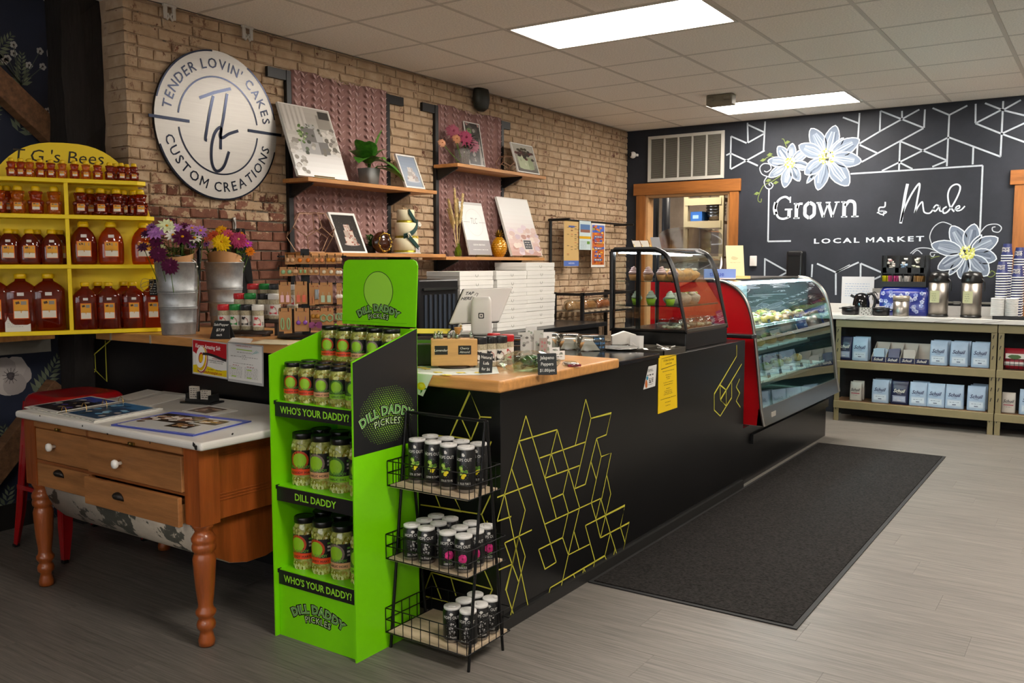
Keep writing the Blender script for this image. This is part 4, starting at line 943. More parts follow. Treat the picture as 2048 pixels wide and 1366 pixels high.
EC = [(558, 616, 583, 663, 'loop', '#8aa878', 'long green loops'), (589, 616, 618, 663, 'drop', '#8a4fb0', 'purple disc drops'), (621, 620, 640, 640, 'drop', '#a8772a', 'brass drops'), (640, 616, 667, 656, 'tri', '#7f9a70', 'green triangle hoops'), (674, 617, 686, 650, 'tri', '#7f9a70', 'half-hidden green hoops')]
for a in EC: earcard(*a[:6], 'earring card with %s, bottom row of the rack' % a[6])
bw_ = onp(631, 650, ep + en_ * .07, en_)
bo = empty('hair_bow', bw_, math.atan2(eu.y, eu.x), 'mauve fabric bow hanging low on the earring rack', 'bow'); q = MB()
for a in (10, 35, 150, 170, 200, 330, 350): leaf(q, (0, 0, 0), (math.cos(R(a)), -.2, math.sin(R(a)) * .6), (0, -1, .2), .034, .02, 0, .05, 4)
q.build('loops', mat('mauve_cloth', '#7a3a68', .8), bo); MB().ball((0, -.004, 0), .006, 8, 6).build('knot', mat('mauve_cloth', '#7a3a68', .8), bo)
# ================================================================== HONEY DISPLAY
ylw = mat('yellow_paint', '#f0d000', .42, noise=(4, .06))
ha = R(61); hd = Vector((math.cos(ha), math.sin(ha), 0)); hn = Vector((math.sin(ha), -math.cos(ha), 0))   # along, towards viewer
HB = 1.0365; hr = Vector((-3.985, 2.765, HB)); HW = .43; hc = hr - hd * HW
hon = empty('honey_display', hc, ha, 'bright yellow arched wooden display stand full of honey bottles', 'display stand')
DP = .15
def hpx(x, y, dep=0): P = onp(x, y, hc - hn * dep, hn) - hc; return P.dot(hd), P.z
SH = [(.0, HW), (hpx(318, 537)[1] - .0, .415), (hpx(308, 441)[1], .395), (hpx(292, 371)[1], .36)]
TH = .02
arch = [(-HW, 0), (HW, 0), (HW, .3)]
for k in range(21): t = math.pi / 2 * k / 20; arch.append((HW * math.cos(t) ** .75 * .99, .3 + .635 * math.sin(t) ** 1.1))
for k in range(20, -1, -1): t = math.pi / 2 * k / 20; arch.append((-HW * math.cos(t) ** .75 * .99, .3 + .635 * math.sin(t) ** 1.1))
arch.append((-HW, .3)); cl = []
for p in arch:
    if not cl or (abs(p[0] - cl[-1][0]) + abs(p[1] - cl[-1][1])) > .002: cl.append(p)
MB().prism(cl, Fr((0, DP - .012, 0)), -.0, .012).build('back_panel', ylw, hon)
for z, hw in SH:
    poly = [(-hw, DP - .012), (-hw, .03), (-hw + .04, 0), (hw - .04, 0), (hw, .03), (hw, DP - .012)]
    MB().prism(poly, Fr((0, 0, z), (1, 0, 0), (0, 1, 0)), 0, TH).build('shelf', ylw, hon, bev=.0015, seg=1)
zt = SH[3][0]
MB().box(-.009, .004, TH, .009, DP - .012, zt).build('divider', ylw, hon, bev=.001, seg=1)
q = MB(); f = Fr((0, DP - .0245, 0)); q.text("T.G.'s Bees", .085, f, -.02, zt + .105, .0, 0, 0, .12, sx=1.05); q.build('lettering', mat('brown_ink', '#2d2208', .6), hon)
# bottles --------------------------------------------------------------
honey = {k: mat('honey_' + k, c, .08, trans=.75, ior=1.36, coat=.3) for k, c in dict(dark='#9a2a0a', mid='#c24a0c', light='#e08018').items()}
capm = mat('yellow_cap', '#e0b70a', .35)
def hlabel(r_, w_, h_, z, y, curve=0, n=8):
    q = Pr(.45)
    def pt(u, v, o=0): return Vector((u, -y - o + curve * u * u, z + v))
    class F_:
        def __call__(s, u, v, n=0): return pt(u, v, n + .0006)
    f = F_()
    def band(v0, v1, hw, col, nn):
        vs = []
        for k in range(n + 1): u = -hw + 2 * hw * k / n; vs += [f(u, v0, nn), f(u, v1, nn)]
        q.add(vs, [(2 * k, 2 * k + 2, 2 * k + 3, 2 * k + 1) for k in range(n)], q.c(col))
    band(0, h_, w_ / 2, '#d9600a', 0); band(h_ * .04, h_ * .42, w_ * .45, '#ded6c4', .0003); band(h_ * .40, h_ * .96, w_ * .45, '#dd9a1a', .0003)
    for k in range(5): band(h_ * (.36 - .05 * (k % 2)), h_ * .5, w_ * .03, '#dd9a1a', .0004)
    q.add([f(w_ * (-.36 + a), h_ * b, .0006) for a, b in ((0, .86), (.25, .9), (.3, .78), (.05, .74))], [(0, 1, 2, 3)], q.c('#4a2d10')); q.add([f(w_ * (.0 + a), h_ * b, .0006) for a, b in ((0, .72), (.36, .72), (.36, .9), (0, .9))], [(0, 1, 2, 3)], q.c('#8d8478'))
    q.done('label', r_)
def sticker(r_, w_, z, y): 
    q = Pr(.5); q.box(-w_ / 2, -y - .0008, z, w_ / 2, -y + .001, z + w_ * .55, q.c('#d8d4cc')); q.done('price_sticker', r_)
def bear(kind, s):
    r_ = empty('honey_bear', (0, 0, 0), 0, 'x', 'honey bottle'); b = MB()
    b.lathe([(.018 * s, 0), (.022 * s, .002 * s), (.0235 * s, .012 * s), (.0235 * s, .03 * s), (.021 * s, .044 * s), (.0165 * s, .05 * s), (.0185 * s, .056 * s), (.020 * s, .063 * s), (.0175 * s, .071 * s), (.0135 * s, .075 * s), (.012 * s, .078 * s)], 20, sy=.82)
    for e in (-1, 1):
        b.ball((e * .0165 * s, -.002 * s, .0715 * s), .0055 * s, 8, 6); b.ball((e * .0185 * s, -.013 * s, .038 * s), .007 * s, 8, 6, 0, 1, .8, 1.3); b.ball((e * .011 * s, -.017 * s, .007 * s), .0075 * s, 8, 6)
    b.ball((0, -.0165 * s, .0605 * s), .006 * s, 8, 6); b.build('bear_bottle', honey[kind], r_)
    MB().lathe([(.0135 * s, .077 * s), (.0145 * s, .078 * s), (.0135 * s, .09 * s), (.009 * s, .0945 * s), (.007 * s, .0945 * s)], 16).build('cap', capm, r_)
    hlabel(r_, .024 * s, .024 * s, .014 * s, .0208 * s, 6 / s); return r_
def oval(kind, w_, h):
    r_ = empty('honey_bottle', (0, 0, 0), 0, 'x', 'honey bottle'); b = MB(); a = w_ / 2
    pr = [(.84, .80, 0), (.93, .92, .02), (.97, .95, .08), (1, 1, .3), (.99, .98, .5), (.9, .9, .64), (.72, .74, .745), (.5, .56, .82), (.36, .5, .86), (.34, .48, .875)]
    sup(b, [(a * x, a * .62 * y, h * z) for x, y, z in pr], 2.3, 28); b.build('bottle', honey[kind], r_)
    for k in range(5):
        z = h * (.2 + k * .09); 
    c_ = MB(); c_.lathe([(a * .40, h * .872), (a * .43, h * .88), (a * .43, h * .95), (a * .40, h * .955), (a * .40, h * .985), (a * .36, h)], 20); c_.build('cap', capm, r_)
    hlabel(r_, w_ * .54, h * .36, h * .18, a * .625, 1.1 / w_ * .5); sticker(r_, w_ * .22, h * .63, a * .57); return r_
def jug(kind, w_, h, sh=.72):
    r_ = empty('honey_jug', (0, 0, 0), 0, 'x', 'honey bottle'); b = MB(); a = w_ / 2
    pr = [(.93, .9, 0), (1, 1, .02), (1, 1, sh - .05), (.98, .97, sh), (.82, .82, sh + .065), (.55, .66, sh + .12), (.36, .46, sh + .15), (.31, .4, sh + .175), (.31, .4, sh + .2)]
    sup(b, [(a * x, a * .68 * y, h * z) for x, y, z in pr], 4.2, 32); b.build('jug', honey[kind], r_)
    c_ = MB(); c_.lathe([(a * .35, h * (sh + .195)), (a * .37, h * (sh + .2)), (a * .37, h * .985), (a * .34, h)], 20); c_.build('cap', capm, r_)
    hlabel(r_, w_ * .45, h * .34, h * .22, a * .682); sticker(r_, w_ * .2, h * .62, a * .68); return r_
def place(mk, x, y, dep, shelf, rz, label, group):
    u = hpx(x, y, dep)[0]; P = hc + hd * u - hn * dep; return mk((P.x, P.y, HB + SH[shelf][0] + TH + .0004), ha + rz, label, group)
mb_ = {k: Maker(bear(k, .93)) for k in ('dark', 'mid', 'light')}; bears = ['mid', 'mid', 'light', 'mid', 'mid', 'light', 'mid', 'light', 'mid', 'dark', 'dark', 'dark']
for i, x in enumerate((23.4, 42, 60, 81, 102.5, 125, 149.4, 172, 195.6, 219.6, 243, 268)):
    place(mb_[bears[i]], x, 350, .03, 3, rnd.uniform(-.15, .15), 'tiny bear-shaped honey bottle, %s from the left along the front of the top shelf' % ORD[i], 'small honey bears on the top shelf')
for i, x in enumerate((230, 254)): place(mb_['mid'], x, 350, .075, 3, 0, 'tiny bear-shaped honey bottle standing behind on the top shelf, %s of the two' % ['left', 'right'][i], 'small honey bears on the top shelf')
mm2 = {k: Maker(bear(k, 1.42)) for k in ('dark', 'mid', 'light')}
for i, (x, d_, k) in enumerate(((-3, .04, 'mid'), (14, .09, 'mid'), (36, .04, 'light'), (72, .04, 'mid'), (108.5, .04, 'light'))):
    place(mm2[k], x, 410, d_, 2, 0, 'medium honey bear bottle, %s from the left on the second shelf, left of the divider' % ORD[i], 'medium honey bears on the second shelf')
for i, (x, d_, k) in enumerate(((161.6, .04, 'dark'), (180, .1, 'mid'), (202, .04, 'dark'), (216, .1, 'dark'), (233.5, .04, 'dark'), (247, .1, 'dark'), (268, .1, 'dark'), (281, .04, 'dark'))):
    place(mm2[k], x, 415, d_, 2, 0, 'medium dark honey bear bottle, %s from the divider on the second shelf, right side' % ORD[i], 'medium honey bears on the second shelf')
ov = Maker(oval('dark', .095, .168))
for i, (x, d_) in enumerate(((-8, .1), (17, .04), (30, .10), (59, .04), (75, .10), (104, .04), (120, .10))):
    place(ov, x, 500, d_, 1, 0, 'oval honey bottle, %s from the left on the third shelf, left of the divider' % ORD[i], 'oval honey bottles on the third shelf')
ovL = {k: Maker(oval(k, .12, .21)) for k in ('dark', 'mid')}
for i, (x, k) in enumerate(((168, 'dark'), (222.5, 'mid'), (288, 'mid'))):
    place(ovL[k], x, 500, .06, 1, 0, ['large dark oval honey bottle next to the yellow divider on the third shelf', 'large amber oval honey bottle in the middle of the right third-shelf bay', 'large amber oval honey bottle partly hidden behind the purple flowers'][i], 'large oval honey bottles')
jL = Maker(jug('dark', .145, .275))
for i, x in enumerate((-12, 42.5, 98)): place(jL, x, 610, .065, 0, 0, ['largest honey jug cut off at the bottom shelf\'s left end', 'largest honey jug behind the small white card on the bottom shelf', 'largest honey jug next to the divider on the bottom shelf'][i], 'largest honey jugs')
jM = Maker(jug('dark', .108, .232))
for i, (x, d_) in enumerate(((171, .04), (197, .105), (218, .04), (249, .105), (267, .04), (305, .04))):
    place(jM, x, 610, d_, 0, 0, 'square-shouldered honey jug, %s from the divider on the bottom shelf, right bay' % ORD[i], 'square honey jugs on the bottom shelf')
u, z = hpx(36, 640, .0); P = hc + hd * u + hn * (-.012)
cdh = empty('table_card', (P.x, P.y, HB + TH + .0005), ha, 'small white printed card in a stand before the honey jugs', 'card')
f = Fr((0, -.0, 0), (1, 0, 0), (0, .12, .99)); q = Pr(.5); q.fbox(f, -.055, 0, -.002, .052, .09, 0, q.c('#d3cfc4')); q.done('card', cdh); q = Pr(.5)
q.text('Raw & local honey', .009, f, -.012, .075, .0006, q.c('#55504a'))
for k in range(5): q.scrib(f, -.045, .02, .06 - k * .009, .0006, '#8b867e', .002, k)
q.done('printed_text', cdh)
# ================================================================== ROUND SIGN
def bpx(x, y, X=XB): p = onx(x, y, X); return p.y, p.z
sg = empty('round_sign', (XB + .004, 3.325, 2.157), 0, 'round white wall sign with curved lettering and a monogram on the brick wall', 'sign')
f = Fr((.022, 0, 0), (0, 1, 0), (0, 0, 1)); SR = .415
def circ(r, a0=0, a1=360, n=48): return [(r * math.cos(R(a0 + (a1 - a0) * k / n)), r * math.sin(R(a0 + (a1 - a0) * k / n))) for k in range(n + 1)]
MB().prism(circ(SR, 0, 360, 72)[:-1], f, -.018, 0, 0, 1).build('disc', [mat('brushed_white', '#a8a49e', .38, metal=.3, noise=(3, .05), stretch=(1, 1, 40)), mat('sign_edge', '#1a1c24', .3)], sg)
ink = mat('mirror_navy', '#1c2130', .22, metal=.75)
q = MB()
for a0, a1 in ((200, 345), (12, 60), (95, 165)): q.line(circ(SR - .004, a0, a1, 30), .009, f, .001)
q.build('rim_line', ink, sg)
def arc_text(mb, t, r, size, amid, inward, bold=.008, sp=1.18):
    wds = []
    for ch_ in t:
        if ch_ == ' ': wds.append(.35 * size); continue
        _, _, x0, x1 = glyphs(ch_, bold); wds.append((x1 - x0) * size + .2 * size * (sp - 1) + .16 * size)
    tot = sum(wds) / r; a = amid + (tot / 2 if inward == 1 else -tot / 2) 
    for ch_, w_ in zip(t, wds):
        da = w_ / r; am = a - da / 2 if inward == 1 else a + da / 2
        if ch_ != ' ':
            d = Vector((math.cos(am), math.sin(am))); up = d if inward == 1 else -d; rt = Vector((up.y, -up.x))
            fl = Fr(f(d.x * r, d.y * r), f.u * rt.x + f.v * rt.y, f.u * up.x + f.v * up.y)
            mb.text(ch_, size, fl, 0, -.36 * size, .0015, 0, bold)
        a = a - da if inward == 1 else a + da
q = MB(); arc_text(q, "TENDER LOVIN' CAKES", .345, .078, R(90), 1); q.build('lettering', ink, sg)
q = MB(); arc_text(q, 'CUSTOM CREATIONS', .34, .078, R(270), -1); q.build('lettering', ink, sg)
q = MB(); q.line(circ(.27, 8, 172, 40), .009, f, .001); q.build('ring_line', ink, sg)
q = MB(); q.line(circ(.27, 188, 352, 40), .009, f, .001); q.build('ring_line', ink, sg)
for a, b in ((-.45, -.2), (.2, .45)):
    q = MB(); q.fbox(f, a, -.008, -.002, b, .008, .004); q.build('cross_bar', ink, sg)
S0 = lambda x, y: (bpx(x * .293, y * .293, XB + .026)[0] - 3.325, bpx(x * .293, y * .293, XB + .026)[1] - 2.157)   # crop 0..600 x 0..400 shown 2048 wide
mono = [[(1360, 668), (1460, 632), (1575, 606)], [(1455, 655), (1432, 760), (1408, 900), (1402, 950), (1412, 958)], [(1550, 640), (1540, 700), (1525, 800), (1508, 900), (1505, 1020)],
        [(1625, 893), (1560, 915), (1520, 940), (1500, 930), (1508, 885), (1496, 872), (1465, 910), (1445, 990), (1443, 1090), (1460, 1150), (1490, 1168), (1530, 1130), (1562, 1035)]]
q = MB()
for m in mono: q.line([tuple(v) for v in smooth([(*S0(*p), 0) for p in m], 6)] if len(m) > 3 else [S0(*p) for p in m], .017, f, .0015)
q.build('monogram', ink, sg)
# ================================================================== WALL SHELVES
ash = mat('ash_board', '#b07a45', .45, noise=(3, .25), bump=(18, .1), stretch=(7, 1, 7)); blkst = mat('black_steel', '#121214', .45, noise=(9, .3))
def rail_frame(y0, y1, ztop, zbot, sl, sr, lb):
    r_ = empty('shelf_frame', (XB, y0, 0), 0, lb, 'bracket')
    w_ = .035
    for y in (0, y1 - y0): MB().box(.004, y - w_ / 2, zbot, .03, y + w_ / 2, ztop).build('upright', blkst, r_)
    MB().box(.004, -sl, ztop - .06, .026, w_ / 2, ztop).build('crossbar', blkst, r_); MB().box(.004, y1 - y0 - w_ / 2, ztop - .06, .026, y1 - y0 + sr, ztop).build('crossbar', blkst, r_)
    return r_
f1 = rail_frame(3.845, 4.745, 2.555, .9, .16, .17, 'black steel shelf frame behind the curtain nearer the round sign')
f2 = rail_frame(5.285, 6.15, 2.555, .9, .16, .12, 'black steel shelf frame behind the curtain farther from the round sign')
def bracket(r_, y, z):
    f = Fr((0, y, 0), (1, 0, 0), (0, 0, 1)); q = MB(); q.prism([(.03, z), (.03, z - .085), (.05, z - .085), (.22, z - .012), (.22, z)], f, -.006, .006); q.build('arm', blkst, r_)
SHX = .255
def shelf(y0, y1, z, lb):
    o = MB().box(XB + .031, y0, z, XB + SHX, y1, z + .024).build('wall_shelf', ash, None, bev=.002); tag(o, lb, 'shelf', 'ash shelves on the brick wall'); return o
Z1, Z2, Z3L, Z3R = 1.872, 2.09, 1.425, 1.408
shelf(3.775, 5.0, Z1, 'ash wall shelf carrying the large cake canvas and potted plant')
shelf(5.24, 6.47, Z2, 'ash wall shelf carrying the pink peony vase')
shelf(3.78, 5.095, Z3L, 'lower ash wall shelf carrying the tiered cake')
shelf(5.10, 6.45, Z3R, 'lower ash wall shelf carrying the golden pineapple')
for y in (0, .9): bracket(f1, y, Z1); bracket(f1, y, Z3L)
for y in (0, .865): bracket(f2, y, Z2); bracket(f2, y, Z3R)
# curtains
cur = mat('pink_lace', '#7f5c58', .8, noise=(16, .3), bump=(24, .5), stretch=(1, 1, .6), col2='#957069')
def curtain(y0, y1, z0, z1, lb):
    q = MB(); ny, nz = 60, 14; vs = []
    for i in range(nz + 1):
        t = i / nz
        for k in range(ny + 1):
            s = k / ny; vs.append((XB + .018 + .010 * math.sin(s * 34 + .6 * math.sin(t * 3)) + .004 * math.sin(s * 90), y0 + (y1 - y0) * s, z1 + (z0 - z1) * t + (.012 * math.sin(s * 9) if i == 0 else 0)))
    q.add(vs, [(i * (ny + 1) + k, i * (ny + 1) + k + 1, (i + 1) * (ny + 1) + k + 1, (i + 1) * (ny + 1) + k) for i in range(nz) for k in range(ny)], 0, True)
    r_ = empty('curtain', (0, 0, 0), 0, lb, 'curtain', 'pink lace curtains'); q.build('panel', cur, r_, solid=.0015)
    l = MB(); rr_ = random.Random(int(y0 * 100))       # woven leaf sprigs in columns
    for c in range(11):
        yy = y0 + (y1 - y0) * (c + .5) / 11
        for k in range(int((z1 - z0) / .045)):
            zz = z1 - .03 - k * .045
            for s in (-1, 1):
                ff = Fr((XB + .031 + .010 * math.sin((yy - y0) / (y1 - y0) * 34), yy, zz), (0, 1, 0), (0, 0, 1)); a = R(62) * s
                l.flat([(0, 0), (.011 * math.cos(a + 1.2 * s) * 1 + .012 * s, .012), (.030 * s, .034), (.006 * s, .024)], ff, rr_.uniform(0, .001))
    tag(l.build('leaf_weave', mat('lace_sprig', '#a88682', .7), r_), kind='stuff')
    h_ = MB(); h_.box(XB + .026, y0 - .003, z1 - .012, XB + .034, y1 + .003, z1 + .018); return r_
curtain(3.865, 4.735, 1.12, 2.565, 'sheer pink leaf-patterned curtain panel behind the large cake canvas')
curtain(5.305, 6.135, 1.12, 2.565, 'sheer pink leaf-patterned curtain panel behind the peonies and pineapple')
# ================================================================== PICTURES LEANING ON THE SHELVES
def shelfpic(name, pts, X, lb, cat, draw, frame=None, th=.012, lean=.12, rz=0):
    """pts: photo corners TL TR BR BL of a picture whose foot stands at depth X"""
    bl, br = onx(*pts[3], X), onx(*pts[2], X)
    u = (br - bl); u.z = 0; w_ = u.length; tl = onx(*pts[0], X - lean * .5); h_ = (tl.z - bl.z)
    z = min(bl.z, br.z) if False else (bl.z + br.z) / 2
    r_ = empty(name, (X, bl.y, z), 0, lb, cat); un = u.normalized()
    f = Fr((0, 0, 0), un, (-lean, 0, h_))
    H_ = math.hypot(lean, h_)
    if frame:
        fw, col = frame; fm = mat('frame_' + col, col, .4)
        q = MB(); q.fbox(f, 0, 0, -th, w_, fw, 0); q.fbox(f, 0, H_ - fw, -th, w_, H_, 0); q.fbox(f, 0, fw, -th, fw, H_ - fw, 0); q.fbox(f, w_ - fw, fw, -th, w_, H_ - fw, 0); q.build('frame', fm, r_)
        MB().fbox(f, fw, fw, -th * .8, w_ - fw, H_ - fw, -th * .4).build('backing', mat('card_back', '#3a332c', .8), r_)
        f = Fr(f(fw, fw, -th * .4), f.u, f.v); d = Pr(.3); draw(d, f, w_ - 2 * fw, H_ - 2 * fw); d.done('picture', r_)
    else:
        MB().fbox(f, 0, 0, -th, w_, H_, 0).build('canvas', mat('canvas_white', '#d5d2cc', .7), r_); d = Pr(.4); draw(d, f, w_, H_); d.done('print', r_)
    return r_, f, w_, H_
def grid_bg(d, f, w_, h_, cols, n=.0004, rows=10):
    for k in range(rows): 
        a = k / rows * (len(cols) - 1); i = min(int(a), len(cols) - 2); t = a - i; c0, c1 = cols[i], cols[i + 1]
        h = '#' + ''.join('%02x' % int(int(c0[j:j + 2], 16) * (1 - t) + int(c1[j:j + 2], 16) * t) for j in (1, 3, 5)); d.rect(f, 0, h_ * k / rows, w_, h_ * (k + 1) / rows, n, h)
def cake_art(d, f, cx, base, tiers, n, cols, rr_, deco, plate=None):
    z = base
    if plate: d.blob(f, cx, base, plate[0], plate[1], n, plate[2], 20, 0)
    for i, (hw, hh) in enumerate(tiers):
        d.flat([(cx - hw, z), (cx - hw * .5, z - hh * .1), (cx + hw * .5, z - hh * .1), (cx + hw, z), (cx + hw, z + hh), (cx - hw, z + hh)], f, n + .0002 + i * .0001, d.c(cols[i % len(cols)]))
        d.flat([(cx + hw * .3, z - hh * .06), (cx + hw, z), (cx + hw, z + hh), (cx + hw * .3, z + hh)], f, n + .00025 + i * .0001, d.c(cols[(i + 1) % len(cols)]))
        for k in range(deco[1]): d.blob(f, cx + rr_.uniform(-hw, hw), z + hh * rr_.uniform(-.05, 1.05), hw * .14, hw * .12, n + .0006 + k * 1e-5, rr_.choice(deco[0]), 8)
        z += hh
def d_big(d, f, w_, h_):
    rr_ = random.Random(3); grid_bg(d, f, w_ * .98, h_ * .985, ['#e6e6e6', '#d5d3d0', '#b9b5ae', '#a39d95', '#b0aaa2'], .0004, 14)
    for k in range(5): d.rect(f, w_ * (.05 + k * .09), h_ * .62, w_ * (.10 + k * .09), h_ * .98, .0006, '#bdb8b1')
    d.rect(f, w_ * .68, h_ * .70, w_ * .95, h_ * .9, .0007, '#8b857c'); d.rect(f, w_ * .74, h_ * .85, w_ * .96, h_ * .96, .0008, '#3a3834')
    for k in range(26): d.blob(f, w_ * rr_.uniform(.72, .97), h_ * rr_.uniform(.35, .7), w_ * .05, h_ * .035, .0009 + k * 1e-5, rr_.choice(['#a8a198', '#77716a', '#5d584f', '#c6c1ba']), 9)
    for k in range(30): d.blob(f, w_ * rr_.uniform(.02, .22), h_ * rr_.uniform(.05, .5), w_ * .045, h_ * .03, .0009 + k * 1e-5, rr_.choice(['#d2d0cd', '#a9a49d', '#8d877f', '#c5c1bb']), 9)
    cake_art(d, f, w_ * .5, h_ * .34, [(w_ * .28, h_ * .17), (w_ * .2, h_ * .18), (w_ * .1, h_ * .06)], .0014, ['#9d9b99', '#6d6a67', '#a5a3a0'], rr_, (['#56604a', '#6f6a60', '#8d8a80', '#b7b2aa', '#3f4436'], 9), (w_ * .42, h_ * .03, '#c5c3c0'))
    for k in range(22): d.blob(f, w_ * (.28 + rr_.gauss(0, .04)), h_ * rr_.uniform(.46, .72), w_ * .028, h_ * .016, .0026 + k * 1e-5, rr_.choice(['#5d7a3a', '#7f9560', '#a9b58f', '#455c2a']), 7)
shelfpic('canvas_print', [(560, 197), (664, 210), (697, 361), (597, 350)], XB + .21, 'large unframed canvas photo of a grey tiered cake on the upper shelf', 'canvas', d_big, None, .02, .17)
def d_small(d, f, w_, h_):
    rr_ = random.Random(5); grid_bg(d, f, w_, h_, ['#8f9aa8', '#9aa5b3', '#8d98a8', '#7f8a9b']); cake_art(d, f, w_ * .55, h_ * .2, [(w_ * .3, h_ * .16), (w_ * .22, h_ * .15), (w_ * .15, h_ * .14)], .001, ['#c5c1bd', '#a59f9b'], rr_, (['#a8938a', '#c9c4c0', '#8d7f7a'], 6), (w_ * .38, h_ * .05, '#b7bbc2'))
shelfpic('picture_frame', [(786, 303), (826, 309), (851, 379), (813, 374)], XB + .2, 'white-framed photo of a pale cake on blue-grey, at the end of the upper shelf', 'picture', d_small, (.012, '#d6d4d0'), .015, .10)
def d_dark(d, f, w_, h_):
    rr_ = random.Random(6); d.rect(f, 0, 0, w_, h_, .0004, '#2c2826'); [d.blob(f, rr_.uniform(0, w_), rr_.uniform(0, h_), .002, .002, .0006, '#77716c', 6) for k in range(30)]
    cake_art(d, f, w_ * .55, h_ * .2, [(w_ * .24, h_ * .2), (w_ * .2, h_ * .18), (w_ * .13, h_ * .16)], .001, ['#c2b3a8', '#a8978b'], rr_, (['#7a4234', '#9a5a48', '#8a5040'], 9), (w_ * .34, h_ * .04, '#a89a92'))
shelfpic('picture_frame', [(661, 422), (713, 426), (736, 508), (684, 506)], XB + .2, 'white-framed dark photo of a three-tier cake on the lower shelf', 'picture', d_dark, (.016, '#dcdad6'), .015, .12)
def d_pet(d, f, w_, h_):
    rr_ = random.Random(8); d.rect(f, 0, 0, w_, h_, .0004, '#34302e')
    for k in range(30): d.blob(f, w_ * rr_.uniform(.1, .95), h_ * rr_.uniform(.1, .95), w_ * .10, h_ * .05, .0006 + k * 1e-5, rr_.choice(['#2a2624', '#45403c', '#4f4a46', '#8a857f']), 9)
    d.flat([(w_ * .75, 0), (w_ * .95, 0), (w_ * .9, h_ * .7), (w_ * .8, h_ * .4)], f, .0012, d.c('#8d8882'))
shelfpic('canvas_print', [(921, 239), (953, 247), (971, 333), (940, 330)], XB + .10, 'dark photo print leaning behind the peony vase', 'canvas', d_pet, (.007, '#cfccc6'), .01, .06)
def d_green(d, f, w_, h_):
    rr_ = random.Random(9); grid_bg(d, f, w_, h_, ['#57524c', '#8d897f', '#a39f95', '#a8a49b'])
    cake_art(d, f, w_ * .5, h_ * .14, [(w_ * .36, h_ * .42)], .001, ['#a8b092', '#8a9474'], rr_, (['#b7bda2', '#949c7e'], 5), (w_ * .46, h_ * .07, '#5d5550'))
    for k in range(40): d.blob(f, w_ * rr_.gauss(.5, .17), h_ * rr_.gauss(.68, .09), w_ * .08, h_ * .05, .002 + k * 1e-5, rr_.choice(['#2c1d1c', '#432726', '#3a3a2a', '#5a2a28', '#20201a']), 9)
shelfpic('picture_frame', [(1026, 283), (1068, 287), (1080, 349), (1037, 344)], XB + .2, 'white-framed photo of a green cake topped with dark flowers', 'picture', d_green, (.010, '#cfcdc8'), .014, .08)
def d_logo(d, f, w_, h_):
    d.rect(f, 0, 0, w_, h_ * .28, .0004, '#8f8a8c'); d.rect(f, 0, h_ * .28, w_, h_, .0004, '#d9d7d5'); d.rect(f, 0, h_ * .95, w_, h_, .0006, '#b9b6b4')
    d.line([(w_ * .5 + w_ * .36 * math.cos(R(a)), h_ * .62 + w_ * .36 * math.sin(R(a))) for a in range(0, 361, 12)], .002, f, .0006, d.c('#b5b1ae')); d.text('TLC', .07, f, w_ * .5, h_ * .59, .0008, d.c('#8f8b8a'), 0, .25, sx=.7)
    d.line([(w_ * .02, h_ * .62), (w_ * .3, h_ * .62)], .003, f, .0007, d.c('#8f8b8a')); d.line([(w_ * .7, h_ * .62), (w_ * .98, h_ * .62)], .003, f, .0007, d.c('#8f8b8a'))
    d.text('CUSTOM CREATIONS', .016, f, w_ * .5, h_ * .18, .0008, d.c('#e2e0de'), .01, .1); d.scrib(f, w_ * .2, w_ * .85, h_ * .10, .0008, '#dddbd9', .004, 3)
shelfpic('canvas_print', [(924, 401), (965, 406), (985, 511), (940, 509)], XB + .17, 'white and grey logo print leaning beside the pampas grass', 'canvas', d_logo, None, .012, .11)
def d_cup(d, f, w_, h_):
    rr_ = random.Random(12); grid_bg(d, f, w_ * .98, h_ * .98, ['#b58d82', '#c6a9a1', '#cfc4c2', '#d9d6d4', '#dedddb', '#e0dfdd'], .0004, 14)
    for k in range(46): d.blob(f, w_ * rr_.uniform(.15, .97), h_ * rr_.uniform(.05, .5), w_ * .09, h_ * .045, .0006 + k * 1e-5, rr_.choice(['#cbb9c2', '#c2a59c', '#b8a3ad', '#d3c3b6', '#a87c70', '#c9b0a8', '#d9cfcd']), 10)
    d.rect(f, w_ * .45, h_ * .10, w_ * .75, h_ * .28, .0016, '#c9c0b8'); d.rect(f, w_ * .48, h_ * .115, w_ * .72, h_ * .265, .0018, '#2b2c36'); 
    for k in range(3): d.scrib(f, w_ * .51, w_ * .69, h_ * (.15 + .04 * k), .002, '#b9b5ae', .006, k)
shelfpic('canvas_print', [(1001, 391), (1063, 397), (1085, 512), (1025, 511)], XB + .21, 'large pale canvas print of pastel cupcakes at the end of the lower shelf', 'canvas', d_cup, None, .02, .16)
# brass pens used as canvas stops
pen = mat('brass_pen', '#6f5a20', .3, metal=.9)
for x0, x1, y, X, lb in ((628, 672, 354, XB + .235, 'small brass easel bar at the foot of the large cake canvas'), (952, 982, 508, XB + .23, 'small brass easel bar at the foot of the logo print'), (1046, 1076, 511, XB + .235, 'small brass easel bar at the foot of the cupcake canvas')):
    a = onx(x0, y, X); b = onx(x1, y, X); r_ = empty('easel_bar', (X, a.y, (Z1 if y < 400 else Z3R) + .0245), 0, lb, 'easel'); L_ = b.y - a.y
    MB().box(-.01, 0, 0, .01, L_, .006).build('base', pen, r_); MB().tube([(.006, .0, .012), (.006, L_ * .9, .012)], .004, 8).build('bar', pen, r_)
